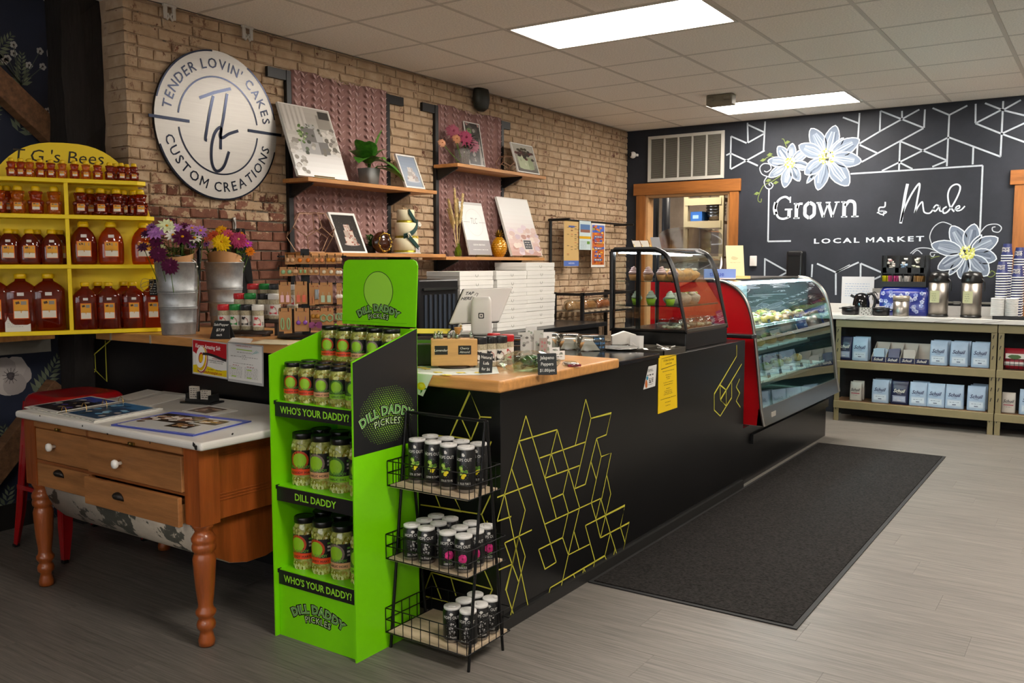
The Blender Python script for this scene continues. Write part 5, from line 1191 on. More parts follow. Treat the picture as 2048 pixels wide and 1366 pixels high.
# ---- potted plant
pp = onx(738, 358, XB + .14); pl = empty('potted_plant', (XB + .14, pp.y, Z1 + .0245), 0, 'leafy green variegated plant in a grey square pot on the upper shelf', 'plant')
q = MB(); sup(q, [(.038, .038, 0), (.047, .047, .085), (.043, .043, .085), (.04, .04, .07)], 5, 24); q.build('pot', mat('grey_pot', '#7a7a78', .6, noise=(6, .1)), pl)
lfm = mat('dumb_cane', '#1d5a1c', .35, noise=(22, .5), col2='#5f9a34'); 
for L_, W_, d, bnd, b0 in ((.17, .085, (.25, -1, .75), .55, (0, -.01, .11)), (.16, .075, (.4, -.7, .35), .7, (0, -.01, .11)), (.15, .06, (.3, .25, 1.2), .15, (0, .02, .13)), (.13, .07, (.9, .35, .2), .9, (.01, .01, .12)), (.11, .05, (.6, .7, -.1), .5, (.02, .05, .09)), (.14, .07, (.5, -.5, .95), .4, (.0, 0, .12)), (.12, .05, (.2, .5, .8), .5, (0, .02, .12)), (.12, .06, (.8, -.1, .6), .8, (.02, -.01, .11)), (.11, .045, (.35, 1, .1), .9, (.03, .06, .10)), (.15, .07, (.2, -.9, 1.1), .35, (0, 0, .12))):
    q = MB(); leaf(q, b0, d, Z3, L_ * 1.25, W_ * 1.25, 0, bnd * .7, 8, .25); q.tube([(0, 0, .06), tuple(Vector(b0) * .7 + Vector((0, 0, .03))), b0], .003, 5); q.build('leaf', lfm, pl)
pl.scale = (1.3, 1.3, 1.3)
# ---- wire polyhedra
cw = mat('copper_wire', '#a8846a', .4, metal=.5)
def poly(loc, r, rz, lb):
    ph = (1 + 5 ** .5) / 2; V = [(a, b, c) for a in (-1, 1) for b in (-1, 1) for c in (-1, 1)]
    for a in (-1, 1):
        for b in (-1, 1): V += [(0, a / ph, b * ph), (a / ph, b * ph, 0), (a * ph, 0, b / ph)]
    V = [Vector(v) * (r / 3 ** .5) for v in V]; m = Matrix.Rotation(R(31.7), 3, 'Y') ; V = [m @ v for v in V]
    zmin = min(v.z for v in V); q = []
    r_ = empty('wire_polyhedron', loc, rz, lb, 'ornament')
    e = min((V[0] - v).length for v in V[1:])
    for i in range(20):
        for j in range(i + 1, 20):
            if (V[i] - V[j]).length < e * 1.05 and min(V[i].z, V[j].z) > zmin - 1:
                MB().tube([V[i] - Vector((0, 0, zmin)), V[j] - Vector((0, 0, zmin))], .0028, 6).build('rod', cw, r_)
    return r_
p = onx(622, 495, XB + .13); poly((XB + .13, p.y, Z3L + .027), .15, R(20), 'copper wire dodecahedron on the lower shelf behind the earring rack')
p = onx(1012, 338, XB + .1); poly((XB + .1, p.y, Z2 + .027), .085, R(40), 'small copper wire dodecahedron beside the green cake photo')
# ---- succulent, mirror ball, cake
p = onx(742, 500, XB + .09); su = empty('small_plant', (XB + .09, p.y, Z3L + .0245), 0, 'small bushy green plant behind the gilt round vase', 'plant')
MB().lathe([(.03, 0), (.038, .05), (.034, .05), (.03, .04)], 16).build('pot', mat('dark_pot', '#2a2522', .6), su); q = MB(); rr_ = random.Random(3)
for k in range(120): a = rr_.uniform(0, 6.28); t = rr_.uniform(0, 1); leaf(q, (.02 * math.cos(a) * t, .02 * math.sin(a) * t, .04 + t * .075), (math.cos(a), math.sin(a), .9), Z3, .035, .01, 0, .2, 3)
tag(q.build('foliage', mat('bush_green', '#2f5a1e', .6, noise=(30, .3)), su), kind='stuff')
p = onx(764, 508, XB + .17); vz = empty('round_vase', (XB + .17, p.y, Z3L + .0245), R(-20), 'round dark brown vase with gilt twig ring ornament', 'vase')
MB().ball((0, 0, .073), .073, 24, 16, 0, .55, 1, 1).build('body', mat('bronze_brown', '#3b1d10', .15, coat=.5, noise=(4, .3)), vz); gilt = mat('gilt', '#a8843a', .28, metal=1)
q = MB(); MB().tube([(.045 + .004 * math.sin(7 * t), .045 * math.cos(t) + .004 * math.sin(11 * t), .073 + .06 * math.sin(t)) for t in [2 * math.pi * k / 40 for k in range(40)]], .0045, 6, closed=True).build('gilt_ring', gilt, vz)
for k in range(7): a = 2 * math.pi * k / 7; MB().ball((.047, .046 * math.cos(a), .073 + .061 * math.sin(a)), .009, 8, 6).build('gilt_knot', gilt, vz)
p = onx(812, 508, XB + .145); ck = empty('tiered_cake', (XB + .145, p.y, Z3L + .0245), 0, 'three-tier ivory display cake with gold bands and dark green drape', 'cake')
ivo = mat('ivory_fondant', '#d9cfae', .55); gb = mat('gold_band', '#a8982e', .35, metal=.7, noise=(60, .3))
MB().cyl((0, 0, 0), .105, .008, 32).build('board', mat('cake_board', '#c9c5b8', .5), ck)
for r_, z0, z1 in ((.087, .008, .108), (.077, .108, .215), (.062, .215, .305)):
    MB().lathe([(r_, z0), (r_, z1 - .006), (r_ - .006, z1), (0.001, z1)], 32).build('tier', ivo, ck); MB().lathe([(r_ + .001, z0), (r_ + .0015, z0 + .016), (r_, z0 + .016)], 32, cap=False).build('gold_band', gb, ck)
tl = mat('teal_drape', '#163a35', .6)
for dx, r_, z0, z1, a0, a1 in ((0, .066, .305, .225, -30, 50), (.01, .079, .235, .13, 40, -60), (.02, .09, .135, .03, -40, 55)):
    for o in (0, .012, .024):
        MB().tube(smooth([((r_ + .003) * math.cos(R(a0 + (a1 - a0) * t)), (r_ + .003) * math.sin(R(a0 + (a1 - a0) * t)), z0 + (z1 - z0) * t - .02 * math.sin(math.pi * t) - o) for t in (0, .25, .5, .75, 1)], 4), .006, 6).build('drape', tl, ck)
for y_, z_, s_, c_ in ((-.045, .125, .028, '#cfc2a8'), (.06, .205, .022, '#d9d5cc'), (-.02, .31, .024, '#b59a78'), (.01, .318, .02, '#8a7a62'), (.035, .115, .014, '#c9a94a'), (.06, .19, .013, '#1c2a22')):
    a = bpy.data.objects.new('sugar_flower', flower_mesh(c_, '#a8843a', 'double')); COL.objects.link(a); a.parent = ck; a.location = (.075 if z_ < .3 else .01, y_, z_); a.scale = (s_, s_, s_); a.rotation_euler = (0, R(80) if z_ < .3 else R(25), 0)
p = onx(835, 508, XB + .235); tg2 = empty('price_card', (XB + .238, p.y, Z3L + .0245), R(90), 'small pale tag standing at the foot of the tiered cake', 'card'); q = Pr(.6); q.box(-.022, -.001, 0, .022, .001, .048, q.c('#b7b0ae')); q.done('card', tg2); q = Pr(.6)
for k in range(4): q.scrib(Fr((-.022, -.0012, 0)), .006, .038, .012 + k * .008, .0003, '#837c7c', .002, k)
q.done('printed_text', tg2)
# ---- peonies, pampas, pineapple
p = onx(925, 332, XB + .15); pv = empty('flower_vase', (XB + .15, p.y, Z2 + .0245), 0, 'ribbed clear glass vase on the upper shelf', 'vase'); q = MB(); n = 36
q.lathe([(.045, 0), (.052, .004), (.048, .03), (.054, .09), (.058, .125), (.055, .125), (.05, .09), (.044, .03), (.0001, .012)], n); 
for k in range(24): a = 2 * math.pi * k / 24; q.tube([(.05 * math.cos(a), .05 * math.sin(a), .006), (.05 * math.cos(a), .05 * math.sin(a), .03), (.057 * math.cos(a), .057 * math.sin(a), .12)], .003, 5)
q.build('ribbed_glass', mat('vase_glass', '#cfc8c2', .08, trans=.8, ior=1.4), pv)
pb = empty('flower_bouquet', (XB + .15, p.y, Z2 + .04), 0, 'bouquet of pink silk peonies and roses in the ribbed vase', 'flowers')
P0 = Vector((XB + .15, p.y, Z2 + .04)); stm = MB(); lfs = MB()
for x, y, r, c, e, dep in ((906, 263, 15, '#8f4a5a', '#7a3246', .0), (931, 276, 16, '#96405a', '#6d2036', .05), (946, 291, 14, '#a06a76', '#8f4a5e', .04), (913, 278, 9, '#b07a58', '#96603f', .05), (884, 286, 8, '#c08a6a', '#a87050', .02), (937, 262, 7, '#6b7a58', '#55653f', -.02)):
    P = onp(x, y, P0 + X3 * dep, X3) - P0; o = bpy.data.objects.new('flower', flower_mesh(c, e, 'ball')); COL.objects.link(o); o.parent = pb; o.location = P; s = r / 225; o.scale = (s, s, s); o.rotation_euler = Vector((.9, -.4, .3)).to_track_quat('Z', 'Y').to_euler(); stm.tube([(0, 0, -.01), tuple(P * .5 + Vector((0, 0, -.01))), tuple(P)], .003, 5)
rr_ = random.Random(1)
for k in range(40): a = rr_.uniform(0, 6.28); leaf(lfs, (rr_.uniform(-.02, .05), rr_.uniform(-.06, .06), rr_.uniform(.10, .2)), (abs(math.cos(a)), math.sin(a), rr_.uniform(.1, .9)), Z3, rr_.uniform(.05, .1), rr_.uniform(.012, .025), 0, .3, 4)
stm.build('stems', MT['flower_green'], pb); tag(lfs.build('foliage', mat('sage_leaf', '#3d4f35', .7, noise=(20, .3)), pb), kind='stuff')
p = onx(916, 510, XB + .14); gv = empty('bud_vase', (XB + .14, p.y, Z3R + .0245), 0, 'small faceted green glass bud vase', 'vase'); MB().lathe([(.02, 0), (.027, .01), (.029, .04), (.018, .07), (.013, .09), (.016, .1), (.013, .1), (.01, .09), (.0001, .02)], 10, sm=False).build('glass', mat('green_glass', '#7f9a20', .08, trans=.8, ior=1.45), gv)
pg = empty('pampas_grass', (XB + .14, p.y, Z3R + .12), 0, 'dried cream pampas grass in the green bud vase', 'dried grass'); pam = mat('pampas', '#dcc48c', .9, noise=(40, .25))
for a, b, L_ in ((-.42, .05, .34), (-.28, .15, .30), (-.1, .0, .40), (.05, .1, .36), (.12, -.1, .33), (-.34, -.1, .26)):
    q = MB(); d = Vector((b, a, 1)).normalized(); rr_ = random.Random(int(a * 99)); q.tube([(0, 0, -.08), tuple(d * L_ * .55)], .0016, 5)
    for k in range(120): t = rr_.uniform(.42, 1); e = rr_.uniform(0, 6.28); leaf(q, d * (L_ * t), d + Vector((math.cos(e), math.sin(e), 0)) * .35, Z3, .05 * (1.15 - t * .5), .016, 0, .1, 2)
    q.build('plume', pam, pg)
p = onx(998, 511, XB + .16); pn = empty('pineapple_ornament', (XB + .16, p.y, Z3R + .0245), 0, 'glossy golden ceramic pineapple on the lower shelf', 'ornament'); pgm = mat('gold_ceramic', '#c2830c', .15, coat=.6, metal=.3)
q = MB(); n, m = 16, 9; vs = []
for i in range(4 * m + 1):
    t = i / (4 * m); z = .16 * t; r0 = .062 * (math.sin(math.pi * (t * .84 + .1)) ** .6)
    for k in range(4 * n): b = abs(((k / 4 + (i // 4 % 2) * .5) % 1) - .5) * 2; c = abs(((i / 4) % 1) - .5) * 2; vs.append((r0 * (1.02 + .09 * (1 - b) * (1 - c)) * math.cos(2 * math.pi * k / (4 * n)), r0 * (1.02 + .09 * (1 - b) * (1 - c)) * math.sin(2 * math.pi * k / (4 * n)), z))
q.add(vs, [(i * 4 * n + k, i * 4 * n + (k + 1) % (4 * n), (i + 1) * 4 * n + (k + 1) % (4 * n), (i + 1) * 4 * n + k) for i in range(4 * m) for k in range(4 * n)], 0, True); q.add(vs[:4 * n], [tuple(range(4 * n))]); q.build('body', pgm, pn)
for lay, (nn, up, L_) in enumerate(((8, .5, .045), (7, 1.2, .055), (5, 2.5, .065))):
    for k in range(nn): a = 2 * math.pi * (k + lay * .4) / nn; q = MB(); leaf(q, (.008 * math.cos(a), .008 * math.sin(a), .155), (math.cos(a), math.sin(a), up), Z3, L_, .018, 0, -.1, 4, .4); q.build('crown_leaf', mat('gold_leaf', '#7a5a12', .25, metal=.6), pn)
# ---- small fittings
sp = onx(957, 200, XB + .03); o = MB(); sup(o, [(.02, .03, -.09), (.04, .07, -.065), (.05, .085, .0), (.045, .08, .06), (.04, .07, .085)], 2.6, 20); tag(o.build('wall_speaker', mat('dark_iron', '#24261f', .5, noise=(8, .3)), None, (XB + .056, sp.y, sp.z), bev=0), 'dark rounded wall speaker high on the brick by the ceiling', 'speaker')
wh = mat('white_clip', '#b9b4ab', .4)
for x, lb in ((339, 'white metal ceiling clip above the round sign'), (495, 'white metal ceiling clip between the round sign and the curtain')):
    y = onz(x, 20 if x < 400 else 62, CE - .05).y; p = onx(x, 20 if x < 400 else 62, XB + .03); r_ = empty('ceiling_clip', (XB + .03, p.y, CE - .003), 0, lb, 'clip')
    for s in (-1, 1): MB().box(-.004, s * .026 - .01, -.075, .004, s * .026 + .01, 0).tube([(0, s * .026, -.07), (0, s * .016, -.08), (0, s * .004, -.06), (0, s * .012, -.045)], .006, 6).build('hook', wh, r_)
    MB().box(-.006, -.04, -.012, .006, .04, 0).build('plate', wh, r_)
# ---- pipe rack with posters
pr_ = empty('pipe_rack', (XB, 6.93, 0), 0, 'black pipe rack fixed to the brick wall with hanging posters', 'rack'); PX = .22
zt = 1.775
MB().tube([(.0, 0, zt), (PX, 0, zt)], .013, 8).build('arm', blkst, pr_); MB().tube([(0.02, 0, .9), (0.02, 0, zt)], .014, 8).build('upright', blkst, pr_); MB().tube([(PX * .6, 0, zt), (PX * .6, 1.28, zt)], .01, 8).build('rail', blkst, pr_); MB().tube([(.0, 1.28, zt), (PX, 1.28, zt)], .013, 8).build('arm', blkst, pr_)
def poster(pts, X, lb, draw, name='poster'):
    a, b = onx(*pts[0], X), onx(*pts[1], X); c = onx(*pts[2], X); w_, h_ = b.y - a.y, a.z - c.z
    r_ = empty(name, (X, a.y, c.z), 0, lb, 'poster', rot=(0, 0, 0)); f = Fr((0, 0, 0), (0, 1, 0), (.0, 0, 1)); q = Pr(.4); q.fbox(f, 0, 0, -.002, w_, h_, 0, q.c('#cfcbc4')); q.done('sheet', r_); d = Pr(.4); draw(d, f, w_, h_); d.done('print', r_)
PXX = XB + .135
def po1(d, f, w_, h_):
    d.rect(f, 0, h_ * .12, w_, h_, .0004, '#c0a06a'); d.rect(f, 0, 0, w_, h_ * .12, .0004, '#4a66a8'); rr_ = random.Random(2); d.rect(f, w_ * .3, h_ * .86, w_ * .7, h_ * .9, .0008, '#4a5a90')
    for k in range(34): u, v = w_ * rr_.choice([.2, .45, .7, .85]), h_ * (.2 + .68 * rr_.random()); d.rect(f, u, v, u + w_ * .14, v + h_ * .014, .0006, rr_.choice(['#7a6a3a', '#4a4438', '#a85a3a', '#8a7a4a']))
    d.text('welcome', .03, f, w_ * .5, h_ * .045, .0008, d.c('#c5cde0'))
def po2(d, f, w_, h_):
    d.rect(f, 0, 0, w_, h_, .0004, '#b5c4c6'); d.rect(f, w_ * .08, h_ * .6, w_ * .92, h_ * .88, .0006, '#4f6f9a'); d.rect(f, w_ * .08, h_ * .6, w_ * .92, h_ * .7, .0007, '#8a5a4a'); d.rect(f, 0, h_ * .38, w_, h_ * .47, .0006, '#c99a1c'); d.rect(f, w_ * .65, h_ * .2, w_ * .9, h_ * .3, .0006, '#5f8a3a')
    for k in range(6): d.scrib(f, w_ * .1, w_ * .6, h_ * (.06 + .045 * k), .0006, '#7f8f92', .005, k)
def po3(d, f, w_, h_):
    d.rect(f, w_ * .05, h_ * .05, w_ * .95, h_ * .95, .0004, '#b5622c'); rr_ = random.Random(4); d.rect(f, w_ * .05, h_ * .78, w_ * .95, h_ * .95, .0006, '#4a62b0')
    for k in range(60): d.blob(f, w_ * rr_.uniform(.12, .88), h_ * rr_.uniform(.08, .92), w_ * .1, h_ * .025, .0008 + k * 1e-5, rr_.choice(['#c9761c', '#3d5aa8', '#8a3a20', '#d3a23a', '#7a9a4a', '#a84a3a']), 8)
    for k in range(5): d.rect(f, w_ * .2, h_ * (.14 + .13 * k), w_ * .8, h_ * (.19 + .13 * k), .0016, ['#3f5590', '#8a3a20'][k % 2]); d.scrib(f, w_ * .25, w_ * .75, h_ * (.165 + .13 * k), .0018, '#d9cfae', .008, k)
poster([(1128, 441), (1158, 441), (1158, 532)], PXX, 'tan illustrated poster with blue footer clipped to the pipe rack', po1); poster([(1159, 441), (1182, 443), (1182, 500)], PXX + .012, 'small pale poster with a yellow stripe between two taller posters', po2); poster([(1183, 445), (1210, 445), (1210, 534)], PXX, 'orange and blue patterned poster at the end of the pipe rack', po3)
# ================================================================== GREEN PICKLE DISPLAY
lime = mat('lime_card', '#76cf00', .42, noise=(3, .04)); limed = mat('lime_card_inner', '#58b000', .5); bkp = mat('black_print', '#161718', .45); limeink = mat('lime_ink', '#8ed42a', .5)
GX0, GX1, GY0, GY1 = -2.520, -2.105, 2.165, 2.505
gd = empty('pickle_display', (GX0, GY0, 0), 0, 'tall lime green cardboard display stand stocked with pickle jars', 'display stand')
GW, GD = GX1 - GX0, GY1 - GY0; T = .006
side = [(0, 0), (GD, 0), (GD, 1.145), (0, 1.05)]
for nm, x in (('side_panel', 0), ('side_panel', GW - T)): MB().prism(side, Fr((x, 0, 0), (0, 1, 0), (0, 0, 1)), 0, T).build(nm, lime, gd)
MB().box(T, GD - T, 0, GW - T, GD, 1.14).build('back_panel', lime, gd)
GS = [.252, .568, .882, 1.005]
for k, z in enumerate(GS[:3]):
    MB().box(T, .022, z - .006, GW - T, GD - T, z).build('shelf', lime, gd)
    st_ = MB().box(T + .002, .018, z - .056, GW - T - .002, .024, z - .003).build('shelf_strip', bkp, gd)
    f = Fr((GW / 2, .0178, z - .056)); q = MB(); q.text(["WHO'S YOUR DADDY?", 'DILL DADDY', "WHO'S YOUR DADDY?"][k], .036, f, 0, .014, .0004, 0, .02, 0, sx=.92 if k != 1 else 1.0); q.build('lettering', limeink, st_)
    for s in (T, GW - T - .004): MB().box(s - .012, .014, z - .012, s + .004, .03, z + .002).build('clip', bkp, gd)
MB().box(T, .19, GS[3] - .006, GW - T, GD - T, GS[3]).box(T, .19, GS[2], GW - T, .196, GS[3] - .006).build('step_shelf', lime, gd)
MB().box(T + .002, .02, 0, GW - T - .002, .026, GS[0] - .056).build('kick_panel', lime, gd)
def logo(mb, f, u, v, s, n, blk_, col, col2, arch_=.5, outline=.012, rot=0):
    """arched two-line wordmark with a heavy outline"""
    def bend(r_): return lambda a, b: ((r_ + b) * math.sin(a / r_), (r_ + b) * math.cos(a / r_) - r_)
    g = Fr(f(u, v), f.u * math.cos(rot) + f.v * math.sin(rot), f.v * math.cos(rot) - f.u * math.sin(rot))
    R1 = s * 1.5
    mb.text('DILL DADDY', s * .25, g, 0, 0, n, blk_, .13, 0, fn=bend(R1), sp=1.06); mb.text('DILL DADDY', s * .25, g, 0, 0, n + .0004, col, .035, 0, fn=bend(R1), sp=1.06); mb.text('DILL DADDY', s * .25, g, 0, 0, n + .0007, col2, .0, 0, fn=bend(R1), sp=1.06)
    mb.text('PICKLES', s * .19, g, 0, -s * .2, n + .0001, blk_, .12, 0, fn=bend(R1), sp=1.1); mb.text('PICKLES', s * .19, g, 0, -s * .2, n + .0005, col, .0, 0, fn=bend(R1), sp=1.1)
LC = lambda q: (q.c('#10180f'), q.c('#bcd6a0'), q.c('#3f8f2e'))
kp = Pr(.5); c = LC(kp); logo(kp, Fr((GW / 2, .0198, .12)), 0, 0, .172, .0004, *c); kp.done('wordmark', gd)
# header card
hd_ = MB(); r_ = .022; hp = [(.045, 0), (GW, 0), (GW + .012, .225), (GW + .012 - r_ * .3, .24), (GW + .012 - r_, .247), (.06 + r_, .247), (.06 + r_ * .2, .24), (.055, .22)]
hd_.prism(hp, Fr((0, GD - .004, 1.148)), -.0, .005); hdr = hd_.build('header_card', lime, gd)
q = Pr(.5); f = Fr((.235, GD - .0095, 1.148)); q.disc(f, 0, .13, .074, .0004, q.c('#14201a'), 40); q.disc(f, 0, .13, .0715, .0006, q.c('#93cf3c'), 40); c = LC(q); logo(q, f, 0, .055, .135, .001, *c); q.line([(-.19, .012), (.14, .012)], .001, f, .0006, q.c('#4a8f00')); q.done('header_print', hdr)
# printed side: black upper field with halftone disc
q = Pr(.45); f = Fr((GW, 0, 0), (0, 1, 0), (0, 0, 1)); q.flat([(.002, .725), (GD - .002, .727), (GD - .002, 1.143), (.002, 1.047)], f, .0006, q.c('#17181a'))
for i in range(-13, 14):
    for j in range(-15, 16):
        u, v = (i + (j % 2) * .5) * .0115, j * .0075; d = math.hypot(u / .142, v / .105)
        if d < 1: q.disc(f, .172 + u, .848 + v, .0046 * (1 - d * .75), .0009, q.c('#7ab51d'), 8)
c = LC(q); logo(q, f, .172, .85, .18, .0012, *c); q.done('side_print', gd)
# jars ------------------------------------------------------------------
pk = mat('pickles', '#4f5a10', .25, noise=(55, .5), col2='#b3b562', coat=.7, spec=.6); brine = pk
lidm = mat('black_lid', '#101011', .28)
def pjar(d, h, band, ring, nm):
    r_ = empty('pickle_jar', (0, 0, 0), 0, 'x', 'jar'); a = d / 2
    MB().lathe([(a * .86, 0), (a * .97, .004), (a, .012), (a, h * .72), (a * .96, h * .80), (a * .84, h * .865), (a * .82, h * .89)], 28).build('jar_body', pk, r_)
    rr_ = random.Random(int(h * 1000) + len(band)); q = Pr(.25, coat=.5)
    for zz in list(range(3)) + [8, 9]:
        for k in range(9):
            an = -math.pi / 2 + rr_.uniform(-1.4, 1.4); z = h * (.03 + zz * .045) if zz < 3 else h * (.70 + (zz - 8) * .06) ; R_ = a * (1.003 if zz < 8 else .985 - .02 * (zz - 8))
            fr = Fr((R_ * math.cos(an), R_ * math.sin(an), z), (-math.sin(an), math.cos(an), 0), (0, 0, 1)); q.blob(fr, 0, 0, a * .3 * rr_.uniform(.6, 1), a * .26 * rr_.uniform(.5, 1), .0004, rr_.choice(['#aeb262', '#868a2c', '#c2c48c', '#6a6a16', '#97803a']), 9, .2, rr_)
    q.done('pickle_slices', r_)
    ld = MB(); ld.lathe([(a * .86, h * .885), (a * .90, h * .89), (a * .90, h * .985), (a * .86, h), (a * .78, h), (a * .76, h * .992)], 28); ld.build('lid', lidm, r_)
    lb = Pr(.4); z0, z1 = h * .20, h * .68
    class C_:
        def __call__(s, u, v, n=0): t = u / a; return Vector(((a + .0006 + n) * math.sin(t), -(a + .0006 + n) * math.cos(t), z0 + v))
    cf = C_(); hh = z1 - z0
    def strip(v0, v1, col, n, u0=-2.5, u1=2.5):
        vs = []
        for k in range(21): u = a * (u0 + (u1 - u0) * k / 20); vs += [cf(u, v0, n), cf(u, v1, n)]
        lb.add(vs, [(2 * k, 2 * k + 2, 2 * k + 3, 2 * k + 1) for k in range(20)], lb.c(col), True)
    strip(0, hh, '#1b1c1c', 0); strip(0, hh * .24, band, .0002)
    for rr2, col, n in ((hh * .38, ring, .0003), (hh * .29, '#86b81e', .0005)): lb.flat([(-a * .28 + rr2 * math.cos(t), hh * .6 + rr2 * math.sin(t)) for t in [2 * math.pi * k / 18 for k in range(18)]], cf, n, lb.c(col))
    lb.text('DILL DADDY', hh * .15, cf, -a * .2, hh * .28, .0008, lb.c('#14201a'), .05); lb.text('DILL DADDY', hh * .15, cf, -a * .2, hh * .28, .0010, lb.c('#6fae3a'), .01)
    lb.text(nm, hh * .13, cf, -a * .1, hh * .06, .0006, lb.c('#222222'), .02)
    for k in range(3): lb.flat([(a * .75, hh * (.5 + .14 * k)), (a * 1.1, hh * (.5 + .14 * k)), (a * 1.1, hh * (.58 + .14 * k)), (a * .75, hh * (.58 + .14 * k))], cf, .0004, lb.c(['#8d8478', '#b9b2a6', '#4f8a2a'][k]))
    lb.done('label', r_); return r_
KD = {'orange': ('#d6451a', '#b5401a', 'BLOODY MARY'), 'peach': ('#c9966a', '#7a6a60', 'GARLIC HORS'), 'lime': ('#7ab51d', '#3f6a1a', 'GARLIC DILL')}
mkP = {(k, s): Maker(pjar(*((.072, .14) if s else (.085, .192)), *v)) for k, v in KD.items() for s in (1, 0)}
def jarrow(z, y, xs, kinds, small, where):
    for i, (x, k) in enumerate(zip(xs, kinds)):
        mkP[(k, small)]((x, y, z + .0006), R(33) + rnd.uniform(-.2, .2), '%s-banded pickle jar, %s %s' % (k, ORD[i], where), 'pickle jars in the green display')
xs5 = [-2.468 + .0775 * i for i in range(5)]; xs4 = [-2.455 + .0975 * i for i in range(4)]
jarrow(GS[3], 2.425, xs5, ['orange', 'orange', 'peach', 'peach', 'lime'], 1, 'from left on the high back step')
jarrow(GS[2], 2.236, xs5, ['orange', 'orange', 'peach', 'lime', 'lime'], 1, 'from left, front line of upper green shelf')
jarrow(GS[2], 2.316, xs5, ['orange', 'peach', 'peach', 'lime', 'lime'], 1, 'from left, second line of upper green shelf')
jarrow(GS[1], 2.262, xs4, ['orange', 'peach', 'lime', 'lime'], 0, 'from left, front line of middle green shelf')
jarrow(GS[1], 2.355, xs4, ['orange', 'peach', 'lime', 'lime'], 0, 'from left, second line of middle green shelf')
jarrow(GS[0], 2.262, xs4, ['orange', 'orange', 'peach', 'lime'], 0, 'from left, front line of bottom green shelf')
jarrow(GS[0], 2.355, xs4, ['orange', 'orange', 'peach', 'lime'], 0, 'from left, second line of bottom green shelf')
# ================================================================== CAN RACK
rkw = mat('rack_wire', '#121213', .4, metal=.4); bwd = mat('pale_board', '#b5a288', .6, noise=(4, .15), stretch=(1, 8, 8))
RX0, RX1 = -2.095, -1.745
cr = empty('can_rack', (RX0, 2.30, 0), 0, 'black wire three-tier rack with pale wood shelves holding hop drink cans', 'rack'); RW = RX1 - RX0
for x in (0, RW):
    MB().tube([(x, .03, 0), (x, .128, .845)], .0055, 8).build('leg', rkw, cr); MB().tube([(x, .235, 0), (x, .140, .845)], .0055, 8).build('leg', rkw, cr)
MB().tube([(-.002, .134, .845), (RW + .002, .134, .845)], .0055, 8).build('top_bar', rkw, cr)
RS = [(.066, .012, .272), (.335, .018, .242), (.598, .03, .212)]
for z, y0, y1 in RS:
    MB().box(.004, y0 + .004, z - .009, RW - .004, y1 - .004, z).build('shelf_board', bwd, cr)
    fz = .085 if z < .5 else .085
    for hgt in (-.004, fz * .5, fz): MB().tube([(-.006, y0, z + hgt), (RW + .006, y0, z + hgt), (RW + .006, y1, z + hgt), (-.006, y1, z + hgt)], .0022, 5, closed=True).build('rim_wire', rkw, cr)
    nx = 9
    for k in range(nx + 1):
        x = -.006 + (RW + .012) * k / nx; MB().tube([(x, y0, z - .006), (x, y0, z + fz)], .0016, 5).build('fence_wire', rkw, cr)
        if k % 2 == 0: MB().tube([(x, y1, z - .006), (x, y1, z + fz)], .0016, 5).build('fence_wire', rkw, cr)
    for k in range(1, 6):
        y = y0 + (y1 - y0) * k / 6
        for x in (-.006, RW + .006): MB().tube([(x, y, z - .006), (x, y, z + fz)], .0016, 5).build('fence_wire', rkw, cr)
alu = mat('can_aluminium', '#9a9a9c', .3, metal=.9); lidw = mat('white_can_carrier', '#c9c7c4', .45); cblk = mat('can_black', '#141415', .35, noise=(30, .2))
